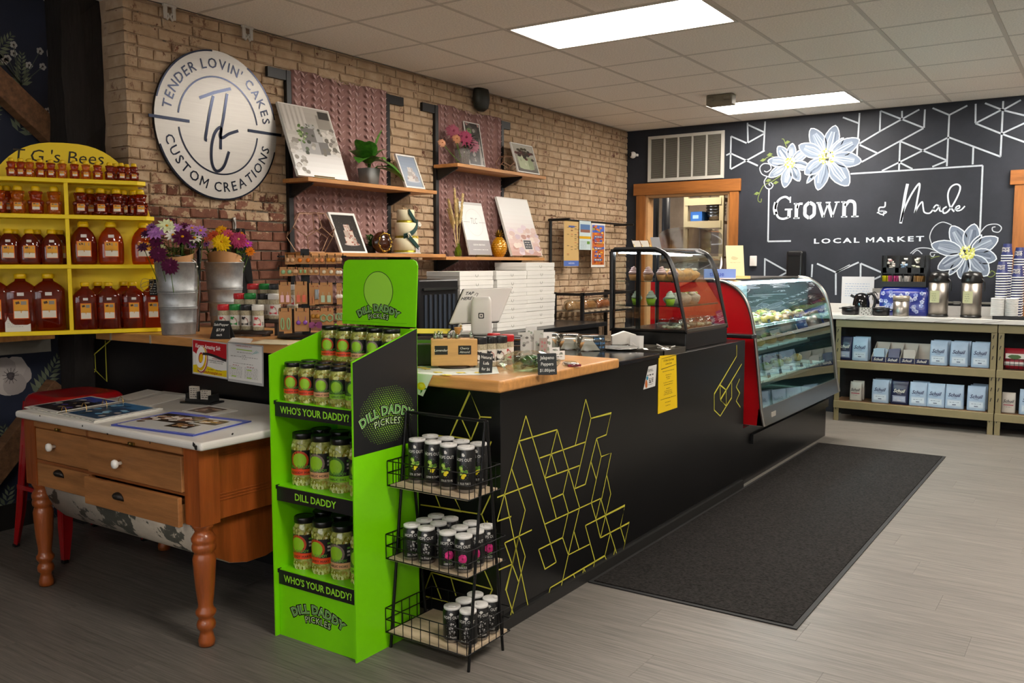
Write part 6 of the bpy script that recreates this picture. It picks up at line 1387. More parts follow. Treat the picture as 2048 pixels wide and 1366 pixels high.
def can(h, style):
    r_ = empty('drink_can', (0, 0, 0), 0, 'x', 'can', 'drink cans on the wire rack'); a = .0328
    MB().lathe([(.022, .003), (.024, 0), (.027, .002), (a, .013, 1), (a, h - .014, 1), (.0275, h - .005), (.0278, h), (.025, h), (.0245, h - .004), (.0001, h - .004)], 28).build('can_body', [alu, cblk], r_)
    c_ = MB(); c_.lathe([(.0285, h - .006), (.0300, h - .004), (.0300, h + .0025), (.0285, h + .0035), (.0001, h + .0035)], 28); c_.build('lid_carrier', lidw, r_)
    MB().box(-.012, -.012, h + .0035, .012, .006, h + .006).build('carrier_tab', lidw, r_)
    q = Pr(.4)
    class C_:
        def __call__(s, u, v, n=0): t = u / a; return Vector(((a + .0003 + n) * math.sin(t), -(a + .0003 + n) * math.cos(t), v))
    cf = C_(); W_ = q.c('#b5b3ae'); rr_ = random.Random(4)
    q.text('HOPS OUT', .0145, cf, 0, h * .72, .0002, W_, .02, 0, sx=.85); q.blob(cf, 0, h * .86, .006, .006, .0002, '#c5c3be', 8, .3); q.line([(-.024, h * .8), (.024, h * .8)], .0008, cf, .0002, W_)
    if style == 'citrus':
        for k in range(14): q.blob(cf, rr_.gauss(-.001, .006), h * rr_.uniform(.42, .6), .005, .006, .0003 + k * 1e-5, rr_.choice(['#5f8a2a', '#86a83a', '#3f6a20', '#a8c25a']), 8, .2, rr_)
        for k in range(3): q.blob(cf, rr_.gauss(.004, .006), h * rr_.uniform(.36, .44), .0065, .0055, .0005 + k * 1e-5, '#d3c01c', 9, .1, rr_)
        q.text('CITRUS TAPS', .0105, cf, 0, h * .2, .0002, W_, .02, 0, sx=.8)
    elif style == 'pink':
        for k in range(7): t = 2 * math.pi * k / 7; q.blob(cf, .002 + .0085 * math.cos(t), h * .42 + .0085 * math.sin(t), .0075, .0075, .0003 + k * 1e-5, ['#b8256a', '#cf3a80', '#a81f60'][k % 3], 9, .15, rr_)
        q.blob(cf, .002, h * .42, .004, .004, .0006, '#7a1244', 8); q.text('HIBISCUS', .0105, cf, 0, h * .14, .0002, W_, .01, .1, sx=.8)
        for k in range(6): q.blob(cf, rr_.gauss(0, .014), h * rr_.uniform(.2, .3), .004, .002, .0002, '#4a6a2a', 7)
    else:
        for k in range(22): v = rr_.uniform(.3, .62); q.blob(cf, rr_.gauss(0, .005), h * v, .0028, .0028, .0002 + k * 1e-5, rr_.choice(['#8a8886', '#5d5b5a', '#b0aeab']), 7, .2, rr_)
        q.text('Sin Frosty', .012, cf, 0, h * .16, .0002, W_, .01, .15, sx=.85)
    for k in range(18): t = 2 * math.pi * k / 18; q.disc(cf, .018 * math.cos(t), h * .47 + .027 * math.sin(t), .0007, .0002, W_, 6)
    q.done('can_print', r_); return r_
mkC = {k: Maker(can(h, k)) for k, h in (('citrus', .155), ('frost', .122), ('pink', .122))}
for rI, y in enumerate((2.405, 2.478)):
    for i, x in enumerate((-2.035, -1.962, -1.884, -1.808)): mkC['citrus']((x, y + (.012 if i < 2 else 0), .5986), R(33) + rnd.uniform(-.25, .25), 'tall black hop and lemon can, %s from left, %s line, top tier' % (ORD[i], ['front', 'back'][rI]))
for rI, y in enumerate((2.362, 2.43, 2.498)):
    for i, x in enumerate((-2.017, -1.951)): mkC['frost']((x, y, .3356), R(33) + rnd.uniform(-.25, .25), 'black grey-print can, %s of a pair, %s line, middle tier' % (['left', 'right'][i], ['front', 'centre', 'back'][rI]))
    for i, x in enumerate((-1.856, -1.787)): mkC['pink']((x, y, .3356), R(33) + rnd.uniform(-.25, .25), 'black pink-hibiscus can, %s of a pair, %s line, middle tier' % (['left', 'right'][i], ['front', 'centre', 'back'][rI]))
    for i, x in enumerate((-1.854, -1.785)): mkC['frost']((x, y + .02, .0666), R(33) + rnd.uniform(-.25, .25), 'black grey-print can, %s of a pair, %s line, bottom tier' % (['left', 'right'][i], ['front', 'centre', 'back'][rI]))
# ================================================================== BUTCHER BLOCK AND TILL
def thin(name, col='#ffffff', refl=.9, rough=.0, extra=0):
    """thin clear sheet: straight-through light with a Fresnel sheen"""
    if name in MT: return MT[name]
    m = bpy.data.materials.new(name); m.use_nodes = True; nt = m.node_tree; nt.nodes.clear(); L = nt.links
    o = nt.nodes.new('ShaderNodeOutputMaterial'); t = nt.nodes.new('ShaderNodeBsdfTransparent'); g = nt.nodes.new('ShaderNodeBsdfGlossy'); mx = nt.nodes.new('ShaderNodeMixShader'); fr = nt.nodes.new('ShaderNodeLayerWeight'); ma = nt.nodes.new('ShaderNodeMath'); pw_ = nt.nodes.new('ShaderNodeMath'); pw_.operation = 'POWER'; pw_.inputs[1].default_value = 4
    t.inputs[0].default_value = (*lin(col), 1); g.inputs['Roughness'].default_value = rough; g.inputs[0].default_value = (refl, refl, refl, 1); ma.inputs[1].default_value = .03 + extra
    L.new(fr.outputs['Facing'], pw_.inputs[0]); L.new(pw_.outputs[0], ma.inputs[0]); L.new(ma.outputs[0], mx.inputs[0]); L.new(t.outputs[0], mx.inputs[1]); L.new(g.outputs[0], mx.inputs[2]); L.new(mx.outputs[0], o.inputs[0]); MT[name] = m; return m
film = thin('clear_film', '#eef1ee', .9, .1, .09); pane = thin('case_glass', '#eef6f5', .9, 0, .02)
BZ = .9605; KZ = CT + .0225
# wooden tester box
w1 = onz(862, 738, BZ); w2 = onz(955, 737, BZ); ang = math.atan2(w2.y - w1.y, w2.x - w1.x); WW = (w2 - w1).length
bx_ = empty('tester_box', ((w1.x + w2.x) / 2, (w1.y + w2.y) / 2, BZ), ang, 'light wooden box of scent testers with chalk labels for lavender and cherry almond', 'box')
lw = mat('light_birch', '#c6965c', .45, noise=(3.5, .2), bump=(20, .08), stretch=(1, 7, 7)); h = .108; d_ = .075
MB().lathe([(.06, 0), (.065, .004), (.06, .01)], 28, (0, d_ / 2, 0)).build('turntable', woodd, bx_)
MB().box(-WW / 2, 0, .011, WW / 2, d_, .011 + h).build('block', lw, bx_, bev=.004)
for x, t in ((-.052, ['Lavender']), (.042, ['Cherry', 'Almond'])):
    q = Pr(.7); f = Fr((x, -.0006, .075)); q.fbox(f, -.026, -.018, -.001, .026, .018, .0004, q.c('#1b1a18')); lb_ = q.done('chalk_label', bx_); q = MB()
    for k, s in enumerate(t): q.text(s, .0125 if len(t) > 1 else .0145, f, 0, (.003 if k == 0 else -.012) if len(t) > 1 else -.005, .0008, 0, .0, .15)
    q.build('chalk_lettering', chalk, lb_)
vg = thin('vial_glass', '#dfe6e4', .9, .02, .08); n = 0
for i, (x, y) in enumerate(((-.075, .02), (-.062, .04), (-.05, .025), (-.06, .055), (-.02, .03), (.0, .05), (.012, .025), (.07, .04))):
    v_ = empty('glass_vial', (bx_.location.x + x * math.cos(ang) - y * math.sin(ang), bx_.location.y + x * math.sin(ang) + y * math.cos(ang), BZ + .119), 0, 'tiny clear tester vial %s' % ['at the far left corner of the wooden box', 'second from the left in the wooden box', 'third from the left in the wooden box', 'at the back left of the wooden box', 'left of the cork-stoppered bottle', 'behind the cork-stoppered bottle', 'right of the cork-stoppered bottle', 'alone at the right end of the wooden box'][i], 'vial', 'tester vials')
    MB().lathe([(.007, 0), (.008, .003), (.008, .02), (.004, .025), (.005, .03)], 10).build('glass', vg, v_); MB().cyl((0, 0, .001), .0065, .012, 8).build('oil', mat('vial_fill', '#bdbcb4', .2), v_)
cb_ = empty('cork_bottle', (bx_.location.x - .005, bx_.location.y + .03, BZ + .119), 0, 'little bottle with a big tapered cork on the wooden box', 'bottle'); MB().lathe([(.01, 0), (.013, .004), (.012, .016), (.008, .02)], 12).build('glass', vg, cb_); MB().lathe([(.008, .017), (.016, .045), (.015, .046)], 14).build('cork', mat('cork', '#a8763f', .8, noise=(60, .2)), cb_)
# lemon cloth
lc_ = empty('lemon_cloth', (0, 0, 0), 0, 'white cloth printed with lemons and leaves, hanging over the block edge', 'cloth'); q = MB()
P = [onz(832, 738, BZ), onz(1004, 742, BZ), onz(925, 752, BZ), Vector((-2.08, 2.597, BZ)), Vector((-2.20, 2.597, BZ))]
f = Fr((0, 0, BZ), (1, 0, 0), (0, 1, 0)); cl_ = mat('cloth_white', '#cfd0cb', .85, bump=(60, .1))
q.prism([(-2.335, 2.605), (-2.105, 2.603), (-1.97, 2.70), (-1.93, 2.78), (-2.06, 2.95), (-2.335, 2.80)], f, .0002, .0016); q.build('cloth', cl_, lc_)
hf = Fr((-2.20, 2.596, .962)); q = MB(); q.prism([(-.13, 0), (.094, 0), (.045, -.085), (-.13, -.045)], hf, .0, .0022); q.build('hanging_corner', cl_, lc_)
q = Pr(.8); rr_ = random.Random(6)
for (ff, pts) in ((Fr((0, 0, BZ + .0018), (1, 0, 0), (0, 1, 0)), [(-2.29, 2.66), (-2.22, 2.63), (-2.25, 2.72), (-2.13, 2.66), (-2.05, 2.70), (-2.0, 2.74), (-2.3, 2.75), (-2.07, 2.62)]), (Fr((-2.20, 2.5936, .962)), [(-.09, -.022), (.0, -.03), (.045, -.055), (-.04, -.045)])):
    for u, v in pts:
        a = rr_.uniform(0, 3.1)
        for k in range(3): b = a + k * 2.1; L_ = .024; q.flat([(u, v), (u + L_ * .5 * math.cos(b + .35), v + L_ * .5 * math.sin(b + .35)), (u + L_ * math.cos(b), v + L_ * math.sin(b)), (u + L_ * .5 * math.cos(b - .35), v + L_ * .5 * math.sin(b - .35))], ff, .0003, q.c('#2c6a2c'))
        q.blob(ff, u + .012 * math.cos(a), v + .01 * math.sin(a), .022, .015, .0006, '#d9b80f', 12, .08, rr_); q.blob(ff, u + .009 * math.cos(a), v + .012 * math.sin(a), .012, .008, .0008, '#e3cf4a', 9, .1, rr_)
q.done('lemon_print', lc_)
# slate price signs
sl = mat('slate_board', '#26282a', .75, noise=(25, .15))
def slate(px, z, w_, h_, rz, lb, lines, col='#c9c8c2', lean=.22, tilt=0):
    p = onz(*px, z); r_ = empty('chalk_sign', (p.x, p.y, z), 0, lb, 'sign', rot=(0, 0, rz)); f = Fr((0, 0, .001), (math.cos(tilt), 0, math.sin(tilt)), (-math.sin(tilt) * .96, lean, .96 * math.cos(tilt)))
    o = MB(); o.fbox(f, -w_ / 2, 0, -.004, w_ / 2, h_, 0); o.build('slate', sl, r_, bev=.002, seg=1); MB().box(-w_ * .3, .0, 0, w_ * .3, .045, .004).build('foot', sl, r_); m_ = mat('chalk_' + col, col, .9); q = MB()
    for k, (t, s) in enumerate(lines): q.text(t, s, f, 0, h_ * (.72 - .29 * k), .0006, 0, .012, .1, sx=.85)
    q.build('chalk_lettering', m_, r_)
slate((971, 747), BZ, .052, .078, R(48), 'small slate sign for natural lufa leaning in front of the shakers', [('Natural', .0165), ('Lufa', .0165), ('for $6', .0155)], tilt=-.12)
slate((1095, 750), BZ, .073, .082, R(36), 'slate sign pricing jalapeno peppers at the block edge', [('Jalapeno', .0185), ('Peppers', .0175), ('$1.00/pint', .0165)], tilt=.02)
slate((1199, 701), KZ, .062, .078, R(40), 'slate sign with blue chalk beside the clamshell rolls', [('Blueberry', .0155), ('Lemon Bread', .0125), ('Roll $3.50', .014)], '#4f8fd0')
# shakers on the block
for i, (x, y, c) in enumerate(((958, 738, '#1b1b1d'), (978, 736, '#1b1b1d'), (998, 735, '#1b1b1d'), (1012, 731, '#b5121b'), (985, 728, '#b5121b'))):
    p = onz(x, y - 3, BZ); mkS[c]((p.x, p.y + .01, BZ), R(36), ['herb salt shaker with black cap right against the wooden tester box', 'herb salt shaker with black cap in the middle of the butcher block', 'herb salt shaker with black cap next to the red-capped one on the block', 'herb salt shaker with red cap beside the card holder on the block', 'herb salt shaker with red cap behind the black ones on the block'][i], 'salt shakers on the butcher block')
# till
p = onz(963, 668, 1.072); RZ = R(34)
dr_ = empty('cash_drawer', (p.x - .02, p.y + .03, BZ), RZ, 'black steel cash drawer under the white till', 'cash drawer'); MB().box(-.17, -.13, 0, .17, .14, .108).build('case', mat('drawer_black', '#141415', .35, noise=(8, .2)), dr_, bev=.004); MB().box(-.16, -.134, .012, .16, -.129, .085).build('front', bk, dr_, bev=.002)
for k in range(2): MB().tube([(-.17, -.135, .1 - k * .03), (.17, -.135, .1 - k * .03)], .010 if k == 0 else .004, 8).build('rail', mat('steel_rail', '#77777a', .2, metal=1), dr_)
ti = empty('till_terminal', (p.x, p.y, BZ + .109), RZ, 'white tilted point-of-sale tablet stand seen from behind', 'till'); wpl = mat('white_plastic', '#cfcac6', .35)
q = MB(); sup(q, [(.043, .03, 0), (.045, .032, .01), (.045, .03, .09), (.043, .026, .15), (.036, .018, .166)], 6, 32); q.build('stand', wpl, ti)
MB().box(-.14, -.02, 0, -.03, .09, .012).box(-.045, -.0, 0, .045, .13, .012).build('base_foot', wpl, ti, bev=.004)
f = Fr((-.03, .03, .05), (.95, .31, .03), (.36, .30, .88))
q = MB(); q.fbox(f, -.118, 0, -.012, .112, .172, .002); q.build('tablet_back', wpl, ti, bev=.007, seg=3); q = MB(); q.fbox(f, -.121, -.003, -.02, .115, .175, -.0125); q.build('tablet_screen', mat('screen_black', '#0b0b0d', .1), ti, bev=.004)
q = Pr(.5); q.text('TAP', .021, f, -.082, .142, .0026, q.c('#17171a'), .03, .12); q.text('HERE', .021, f, -.086, .117, .0026, q.c('#17171a'), .03, .12); q.line([(-.052, .119), (-.044, .132), (-.042, .146), (-.05, .15), (-.056, .138)], .0025, f, .0022, q.c('#4f4d4c')); q.done('sticker', ti)
q = Pr(.4); f2 = Fr((0, -.0322, .085))
def rr4(hw, r_): return [(sx * (hw - r_) + r_ * math.cos(R(a0 + 30 * k)), sy * (hw - r_) + r_ * math.sin(R(a0 + 30 * k))) for sx, sy, a0 in ((1, 1, 0), (-1, 1, 90), (-1, -1, 180), (1, -1, 270)) for k in range(4)]
q.flat(rr4(.0125, .004), f2, .0004, q.c('#1a1a1c')); q.flat(rr4(.008, .002), f2, .0007, q.c('#cfcac6')); q.flat(rr4(.0032, .001), f2, .001, q.c('#1a1a1c')); q.done('emblem', ti)
ty = empty('toy_figure', (p.x - .085, p.y - .04, BZ + .1215), RZ, 'tiny white and yellow bee figure standing by the till', 'toy'); q = MB(); q.ball((0, 0, .01), .011, 10, 7).build('body', mat('toy_white', '#d5d0c6', .4), ty); MB().ball((0, -.002, .026), .009, 10, 7).build('head', mat('toy_white', '#d5d0c6', .4), ty)
for z in (.012, .025): MB().ball((.002, -.0095, z), .004, 8, 6).build('spot', mat('toy_yellow', '#c99a0f', .4), ty)
# receipt printer with papers
pr2 = empty('receipt_printer', (-2.40, 2.86, BZ), R(30), 'black receipt printer at the block corner behind the wooden box', 'printer'); MB().box(-.09, -.09, 0, .11, .1, .095).build('body', bk, pr2, bev=.008); MB().tube([(-.09, -.07, .1), (.11, -.07, .1)], .022, 12).build('roll_cover', mat('steel_rail', '#77777a', .2, metal=1), pr2)
tag(Pr(.5).box(-.1, -.02, .0, .08, .09, .002, 0).build('note_sheet', mat('note_yellow', '#cdbf2a', .5), None, (-2.41, 2.95, BZ + .125), (R(6), 0, R(30))), 'yellow note lying on top of the receipt printer', 'paper')
# card holder with greeting cards
p = onz(1030, 722, BZ); gc = empty('card_rack', (p.x + .06, p.y + .05, BZ), R(40), 'stepped acrylic holder of small greeting cards on the block', 'holder'); MB().box(-.05, -.04, 0, .11, .12, .006).build('base', film, gc)
for i, (x, y, w_, h_, z, c) in enumerate(((-.06, .05, .055, .072, .05, '#b5b3ae'), (-.02, .10, .05, .078, .065, '#c6c4c1'), (.012, .06, .042, .085, .045, '#a8a79f'), (.05, .06, .042, .09, .03, '#d0cecb'), (.028, .0, .035, .07, .03, '#8a7a70'), (.075, .02, .045, .035, .02, '#cfcdca'), (.09, .0, .05, .03, .012, '#d3d1ce'))):
    q = Pr(.5); f = Fr((x, y, z), (1, 0, .04), (.05, .3, .95)); q.fbox(f, 0, -z * .9, -.003, w_, h_, 0, q.c(c)); rr_ = random.Random(i)
    for k in range(8): q.blob(f, w_ * rr_.uniform(.2, .8), h_ * rr_.uniform(.1, .8), w_ * .13, h_ * .08, .0004 + k * 1e-5, rr_.choice(['#7f8a78', '#8f8b86', '#9a5a5a' if i == 4 else '#a5a29c', '#55524e']), 8)
    q.done('greeting_card', gc)
# peppers in a bag
p = onz(1050, 742, BZ); bg = empty('pepper_bag', (p.x, p.y + .03, BZ), R(36), 'crinkled clear bag around a tub of green jalapeno peppers', 'bag'); q = MB(); rr_ = random.Random(9)
sup(q, [(.062, .045, 0), (.07, .05, .05), (.071, .051, .052)], 5, 24, cap=False); q.build('tub', thin('tub_green', '#cfe6cf', .9, .05, .06), bg)
q = MB(); n, m = 28, 7; vs = []
for i in range(m):
    t = i / (m - 1)
    for k in range(n): a = 2 * math.pi * k / n; r0 = (.085 + .03 * math.sin(t * 3) - .05 * t ** 3); vs.append(((r0 + rr_.uniform(-.012, .012)) * math.cos(a) * 1.05, (r0 + rr_.uniform(-.012, .012)) * math.sin(a) * .75, .002 + .075 * t + rr_.uniform(-.004, .004)))
q.add(vs, [(i * n + k, i * n + (k + 1) % n, (i + 1) * n + (k + 1) % n, (i + 1) * n + k) for i in range(m - 1) for k in range(n)], 0, False); q.build('plastic_bag', film, bg)
pep = mat('jalapeno_green', '#1f5a16', .2, coat=.5)
for k in range(16):
    a, r0 = rr_.uniform(0, 6.28), rr_.uniform(.0, .045); c0 = Vector((r0 * math.cos(a), r0 * .6 * math.sin(a), .014 + .038 * rr_.random())); d = Vector((rr_.uniform(-1, 1), rr_.uniform(-1, 1), rr_.uniform(-.2, .3))).normalized()
    pe = empty('jalapeno', Vector(bg.location) + Matrix.Rotation(R(36), 3, 'Z') @ c0, 0, 'green jalapeno pepper in the clear bag on the butcher block', 'pepper', 'jalapenos in the bag'); MB().tube(smooth([tuple(d * -.028), tuple(d * -.01 + Z3 * .002), tuple(d * .012), tuple(d * .03 - Z3 * .002)], 3), [.007, .0095, .011, .0112, .011, .010, .008, .006, .004, .002][:10], 9).build('fruit', pep, pe); MB().tube([tuple(d * -.028), tuple(d * -.036 + Z3 * .003)], .0022, 5).build('stem', MT['flower_green'], pe)
p = onz(1142, 731, BZ); br = empty('candy_bag', (p.x, p.y, BZ), R(50), 'small red and clear wrapped snack packet by the jalapeno sign', 'packet'); q = MB(); sup(q, [(.028, .05, 0), (.03, .056, .008), (.02, .04, .016)], 3, 18); q.build('wrapper', film, br); MB().box(-.028, -.05, .001, .026, -.035, .01).build('red_band', mat('wrap_red', '#7a2030', .4), br); MB().box(-.018, -.02, .002, .016, .04, .01).build('filling', mat('wrap_tan', '#a8a09c', .6, noise=(60, .4)), br)
# clamshells
def clam(px, lb):
    p = onz(*px, KZ); r_ = empty('clamshell', (p.x, p.y + .05, KZ), R(38), lb, 'container', 'clamshells of bread rolls'); q = MB(); sup(q, [(.06, .055, 0), (.068, .062, .03), (.069, .063, .033)], 5, 28, cap=False); q.build('tray', film, r_); q = MB(); sup(q, [(.07, .064, .033), (.066, .06, .06), (.055, .05, .078), (.05, .045, .08)], 5, 28); q.build('lid', film, r_)
    for s in (-1, 1): q = MB(); q.add([(-.05, s * .048, .004), (.05, s * .048, .004), (.03 + .02 * s, s * .052, .055), (-.02, s * .05, .065)], [(0, 1, 2, 3)]); q.build('wax_paper', mat('wax_paper', '#cfc9bf', .6), r_, solid=.001)
    rl = mat('crumb_roll', '#8f5a30', .7, noise=(45, .5), bump=(70, .6), col2='#c99a62')
    for x, y, r0 in ((-.025, 0, .026), (.02, .01, .03), (.0, -.02, .024)): MB().ball((x, y, .022), r0, 12, 8, 0, 1, 1, .8).build('roll', rl, r_)
for px, lb in (((1086, 697), 'clear clamshell of frosted rolls farthest from the blue-chalk sign'), ((1128, 699), 'clear clamshell of frosted rolls between the other two'), ((1168, 702), 'clear clamshell of frosted rolls next to the blue-chalk sign')): clam(px, lb)
# napkins, steel tray
p = onz(1243, 690, KZ); nb = empty('napkin_dispenser', (p.x, p.y + .03, KZ), R(36), 'folded white paper bag standing on the black slab', 'paper bag'); q = MB(); q.prism([(-.07, .0), (.06, .0), (.065, .055), (.0, .075), (-.07, .05)], Fr((0, -.02, 0)), -.045, .0); q.build('bag', mat('white_paper', '#d3cfc8', .7), nb, bev=.003)
p = onz(1238, 697, KZ); tr2 = empty('silver_tray', (p.x + .02, p.y - .04, KZ), R(20), 'brushed silver round serving tray edge on the black slab', 'tray'); MB().lathe([(.085, 0), (.10, .006), (.105, .012), (.10, .010), (.0001, .004)], 40).build('dish', mat('brushed_silver', '#b9b7b4', .25, metal=.9), tr2)
p = onz(1318, 697, CT + .002); cdy = empty('utensil_tray', (-2.02, 4.26, CT + .0005), R(0), 'shallow steel tray of cutlery sachets between slab and glass case', 'tray'); sm_ = mat('tray_steel', '#6f6a62', .35, metal=.8)
MB().box(-.16, -.14, 0, .17, .14, .004).box(-.16, -.14, .004, -.155, .14, .028).box(.165, -.14, .004, .17, .14, .028).box(-.16, -.14, .004, .17, -.135, .028).box(-.16, .135, .004, .17, .14, .028).box(.0, -.135, .004, .004, .135, .024).build('pan', sm_, cdy)
rr_ = random.Random(3)
for k in range(12): q = Pr(.5); q.box(-.012, -.03, 0, .012, .03, .004, q.c('#c9c6c2')); q.done('sachet', cdy, loc=(rr_.uniform(-.13, .14), rr_.uniform(-.1, .1), .012 + .001 * k), rot=(rr_.uniform(-.6, .6), rr_.uniform(-.4, .4), rr_.uniform(0, 3)))
for k in range(4): q = Pr(.5); q.box(-.012, -.002, 0, .012, .002, .07, q.c('#d3d1ce')); q.done('paper_straw_pack', cdy, loc=(-.13 + .018 * k, .11, .006), rot=(R(-8), 0, R(20)))
# sheets taped on the counter side
XS = XC + .0012
def sidesheet(pts, lb, draw, name):
    P = [onx(x, y, XS) for x, y in pts]; O = P[3]; r_ = empty(name, O, 0, lb, 'flyer'); f = Fr((0, 0, 0), (0, 1, 0), (0, 0, 1)); L2 = [(p.y - O.y, p.z - O.z) for p in (P[3], P[2], P[1], P[0])]; draw(r_, f, L2)
def dY(r_, f, L2):
    q = Pr(.5); q.prism(L2, f, 0, .0015, q.c('#dcb800')); q.done('paper', r_); d = Pr(.5); w_ = L2[1][0]; h_ = L2[3][1]
    f2 = Fr(f(0, 0, .0018), f.u, f.v); d.line([(w_ * .12, h_ * .94), (w_ * .88, h_ * .96), (w_ * .88, h_ * .79), (w_ * .12, h_ * .76)], .002, f2, 0, d.c('#4a4010'), closed=True); d.text('17th Bakery Open House', .017, f2, w_ * .5, h_ * .88, .0002, d.c('#4a4010'), 0, .3, sx=.75); d.text('Come Soon', .016, f2, w_ * .5, h_ * .82, .0002, d.c('#4a4010'), 0, .3)
    for k, (a, b, v) in enumerate(((.2, .8, .71), (.35, .65, .64), (.38, .62, .60), (.42, .58, .57), (.25, .75, .51), (.28, .72, .47), (.4, .6, .4), (.3, .7, .36), (.3, .7, .33), (.28, .74, .3), (.12, .9, .23), (.35, .65, .16), (.38, .62, .1))): d.scrib(f2, w_ * a, w_ * b, h_ * v, .0002, '#5a4e14', .0032, k)
    d.done('print', r_)
def dW(r_, f, L2):
    q = Pr(.5); q.prism(L2, f, 0, .0012, q.c('#cbcac8')); q.done('paper', r_); d = Pr(.5); w_ = L2[1][0]; h_ = L2[3][1]; f2 = Fr(f(0, 0, .0015), f.u, f.v)
    for k, (a, b, v, s) in enumerate(((.35, .75, .85, .003), (.35, .8, .8, .003), (.35, .8, .76, .002), (.3, .9, .6, .006), (.45, .85, .42, .005), (.45, .85, .34, .005), (.45, .8, .26, .006), (.4, .8, .16, .003))): d.scrib(f2, w_ * a, w_ * b, h_ * v, .0002, '#33343a', s, k)
    d.blob(f2, w_ * .3, h_ * .48, .012, .010, .0003, '#2a7fa0', 9); d.blob(f2, w_ * .22, h_ * .22, .014, .02, .0003, '#b5602a', 9); d.done('print', r_)
sidesheet([(1317, 712), (1352, 709), (1354, 815), (1315.5, 828)], 'long yellow printed notice taped to the counter side', dY, 'notice'); sidesheet([(1297, 733), (1313, 729), (1310, 772), (1286.5, 779)], 'small white folded flyer taped beside the long yellow notice', dW, 'small_flyer')
# ================================================================== CAKE BOXES
bxm = mat('white_bakery_box', '#cfccc6', .6, noise=(6, .03)); mk_ = {}
def cakebox(w_, d, h_):
    k = (w_, d, h_)
    if k not in mk_:
        r_ = empty('cake_box', (0, 0, 0), 0, 'x', 'box', 'white bakery boxes on the back counter'); MB().box(0, 0, 0, d, w_, h_ - .002).build('carton', bxm, r_, bev=.002, seg=1)
        l_ = MB().box(-.002, -.002, h_ * .42, d + .0015, w_ + .002, h_ - .001).build('lid_flap', bxm, r_, bev=.0015, seg=1)
        MB().tube(smooth([(d + .002, w_ * .5 - .014, h_ * .62), (d + .0028, w_ * .5 - .01, h_ * .38), (d + .0028, w_ * .5 + .01, h_ * .38), (d + .002, w_ * .5 + .014, h_ * .62)], 4), .0012, 5).build('tuck_tab', mat('box_shadow_grey', '#98948d', .7), l_)
        mk_[k] = Maker(r_)
    return mk_[k]
KB = .8755
for st_, (y0, w_, nl, x0) in enumerate(((4.99, .40, 7, -4.10), (5.42, .41, 7, -4.08), (5.86, .42, 8, -4.10))):
    for k in range(nl):
        cakebox(w_, .30, .064)((x0 + rnd.uniform(-.006, .006), y0 + rnd.uniform(-.004, .004), KB + k * .0645), rnd.uniform(-.012, .012), 'flat white bakery box, %s from the bottom in the %s stack along the back counter' % (ORD[k], ['nearest', 'middle', 'farthest'][st_]))
# appliance and bottle crate at the near end of the back counter
ap2 = empty('countertop_oven', (-4.12, 4.45, KB), 0, 'black slotted countertop appliance half hidden behind the green display', 'appliance'); MB().box(0, 0, 0, .40, .42, .40).build('housing', bk, ap2, bev=.01)
for k in range(7): MB().box(.40, .05 + k * .05, .06, .406, .075 + k * .05, .3).build('slot', mat('slot_blue', '#2a303a', .3), ap2)
MB().box(.4, .03, .33, .42, .39, .345).build('handle', mat('steel_rail', '#77777a', .2, metal=1), ap2)
# bread rack under the posters
bkr = empty('bread_rack', (XB, 7.0, 0), 0, 'black steel wall rack with slatted shelf of bagged bread', 'rack')
for y in (.0, 1.0):
    MB().box(.30, y - .014, 0, .328, y + .014, 1.12).build('post', blkst, bkr); MB().box(.01, y - .014, 0, .038, y + .014, 1.12).build('post', blkst, bkr); MB().box(.01, y - .012, 1.09, .328, y + .012, 1.115).build('side_rail', blkst, bkr)
MB().box(.30, 0, 1.09, .328, 1.0, 1.115).build('front_rail', blkst, bkr)
for z in (.955, .66):
    for k in range(9): MB().box(.02, .02 + k * .11, z - .012, .33, .085 + k * .11, z).build('slat', mat('rack_slat', '#a3927c', .6), bkr)
    MB().box(.315, 0, z - .03, .33, 1.0, z - .012).build('lip', blkst, bkr)
def loaf(y, z, lb, col='#a85a24'):
    r_ = empty('bread_loaf', (XB + .17, y, z + .0005), R(90), lb, 'bread', 'bagged loaves'); q = MB(); n = 14; vs = []
    for i in range(n + 1):
        t = i / n; w_ = .045 * (1 - (2 * t - 1) ** 6) ** .5 + .004; hh = .075 + .008 * math.sin(t * 40)
        for k in range(12): a = math.pi * 2 * k / 12; vs.append(((t - .5) * .24, w_ * math.cos(a), max(0, .03 + (hh - .03) * math.sin(a) if math.sin(a) > 0 else .03 * (1 + math.sin(a)))))
    q.add(vs, [(i * 12 + k, i * 12 + (k + 1) % 12, (i + 1) * 12 + (k + 1) % 12, (i + 1) * 12 + k) for i in range(n) for k in range(12)], 0, True); q.add(vs[:12], [tuple(range(12))]); q.add(vs[-12:], [tuple(range(12))]); q.build('loaf', mat('crust_' + col, col, .6, noise=(18, .3)), r_)
    q = MB(); sup(q, [(.135, .055, 0), (.14, .06, .03), (.13, .055, .08), (.1, .03, .095)], 3, 24); q.build('bag', film, r_)
loaf(7.10, .955, 'bagged pale loaf at the near end of the bread rack', '#b58a5a'); loaf(7.36, .955, 'bagged loaf in the middle of the bread rack', '#b07a42'); loaf(7.64, .955, 'bagged golden braided loaf nearest the glass case'); loaf(7.3, .66, 'bagged loaf on the low shelf of the bread rack', '#a8764a')
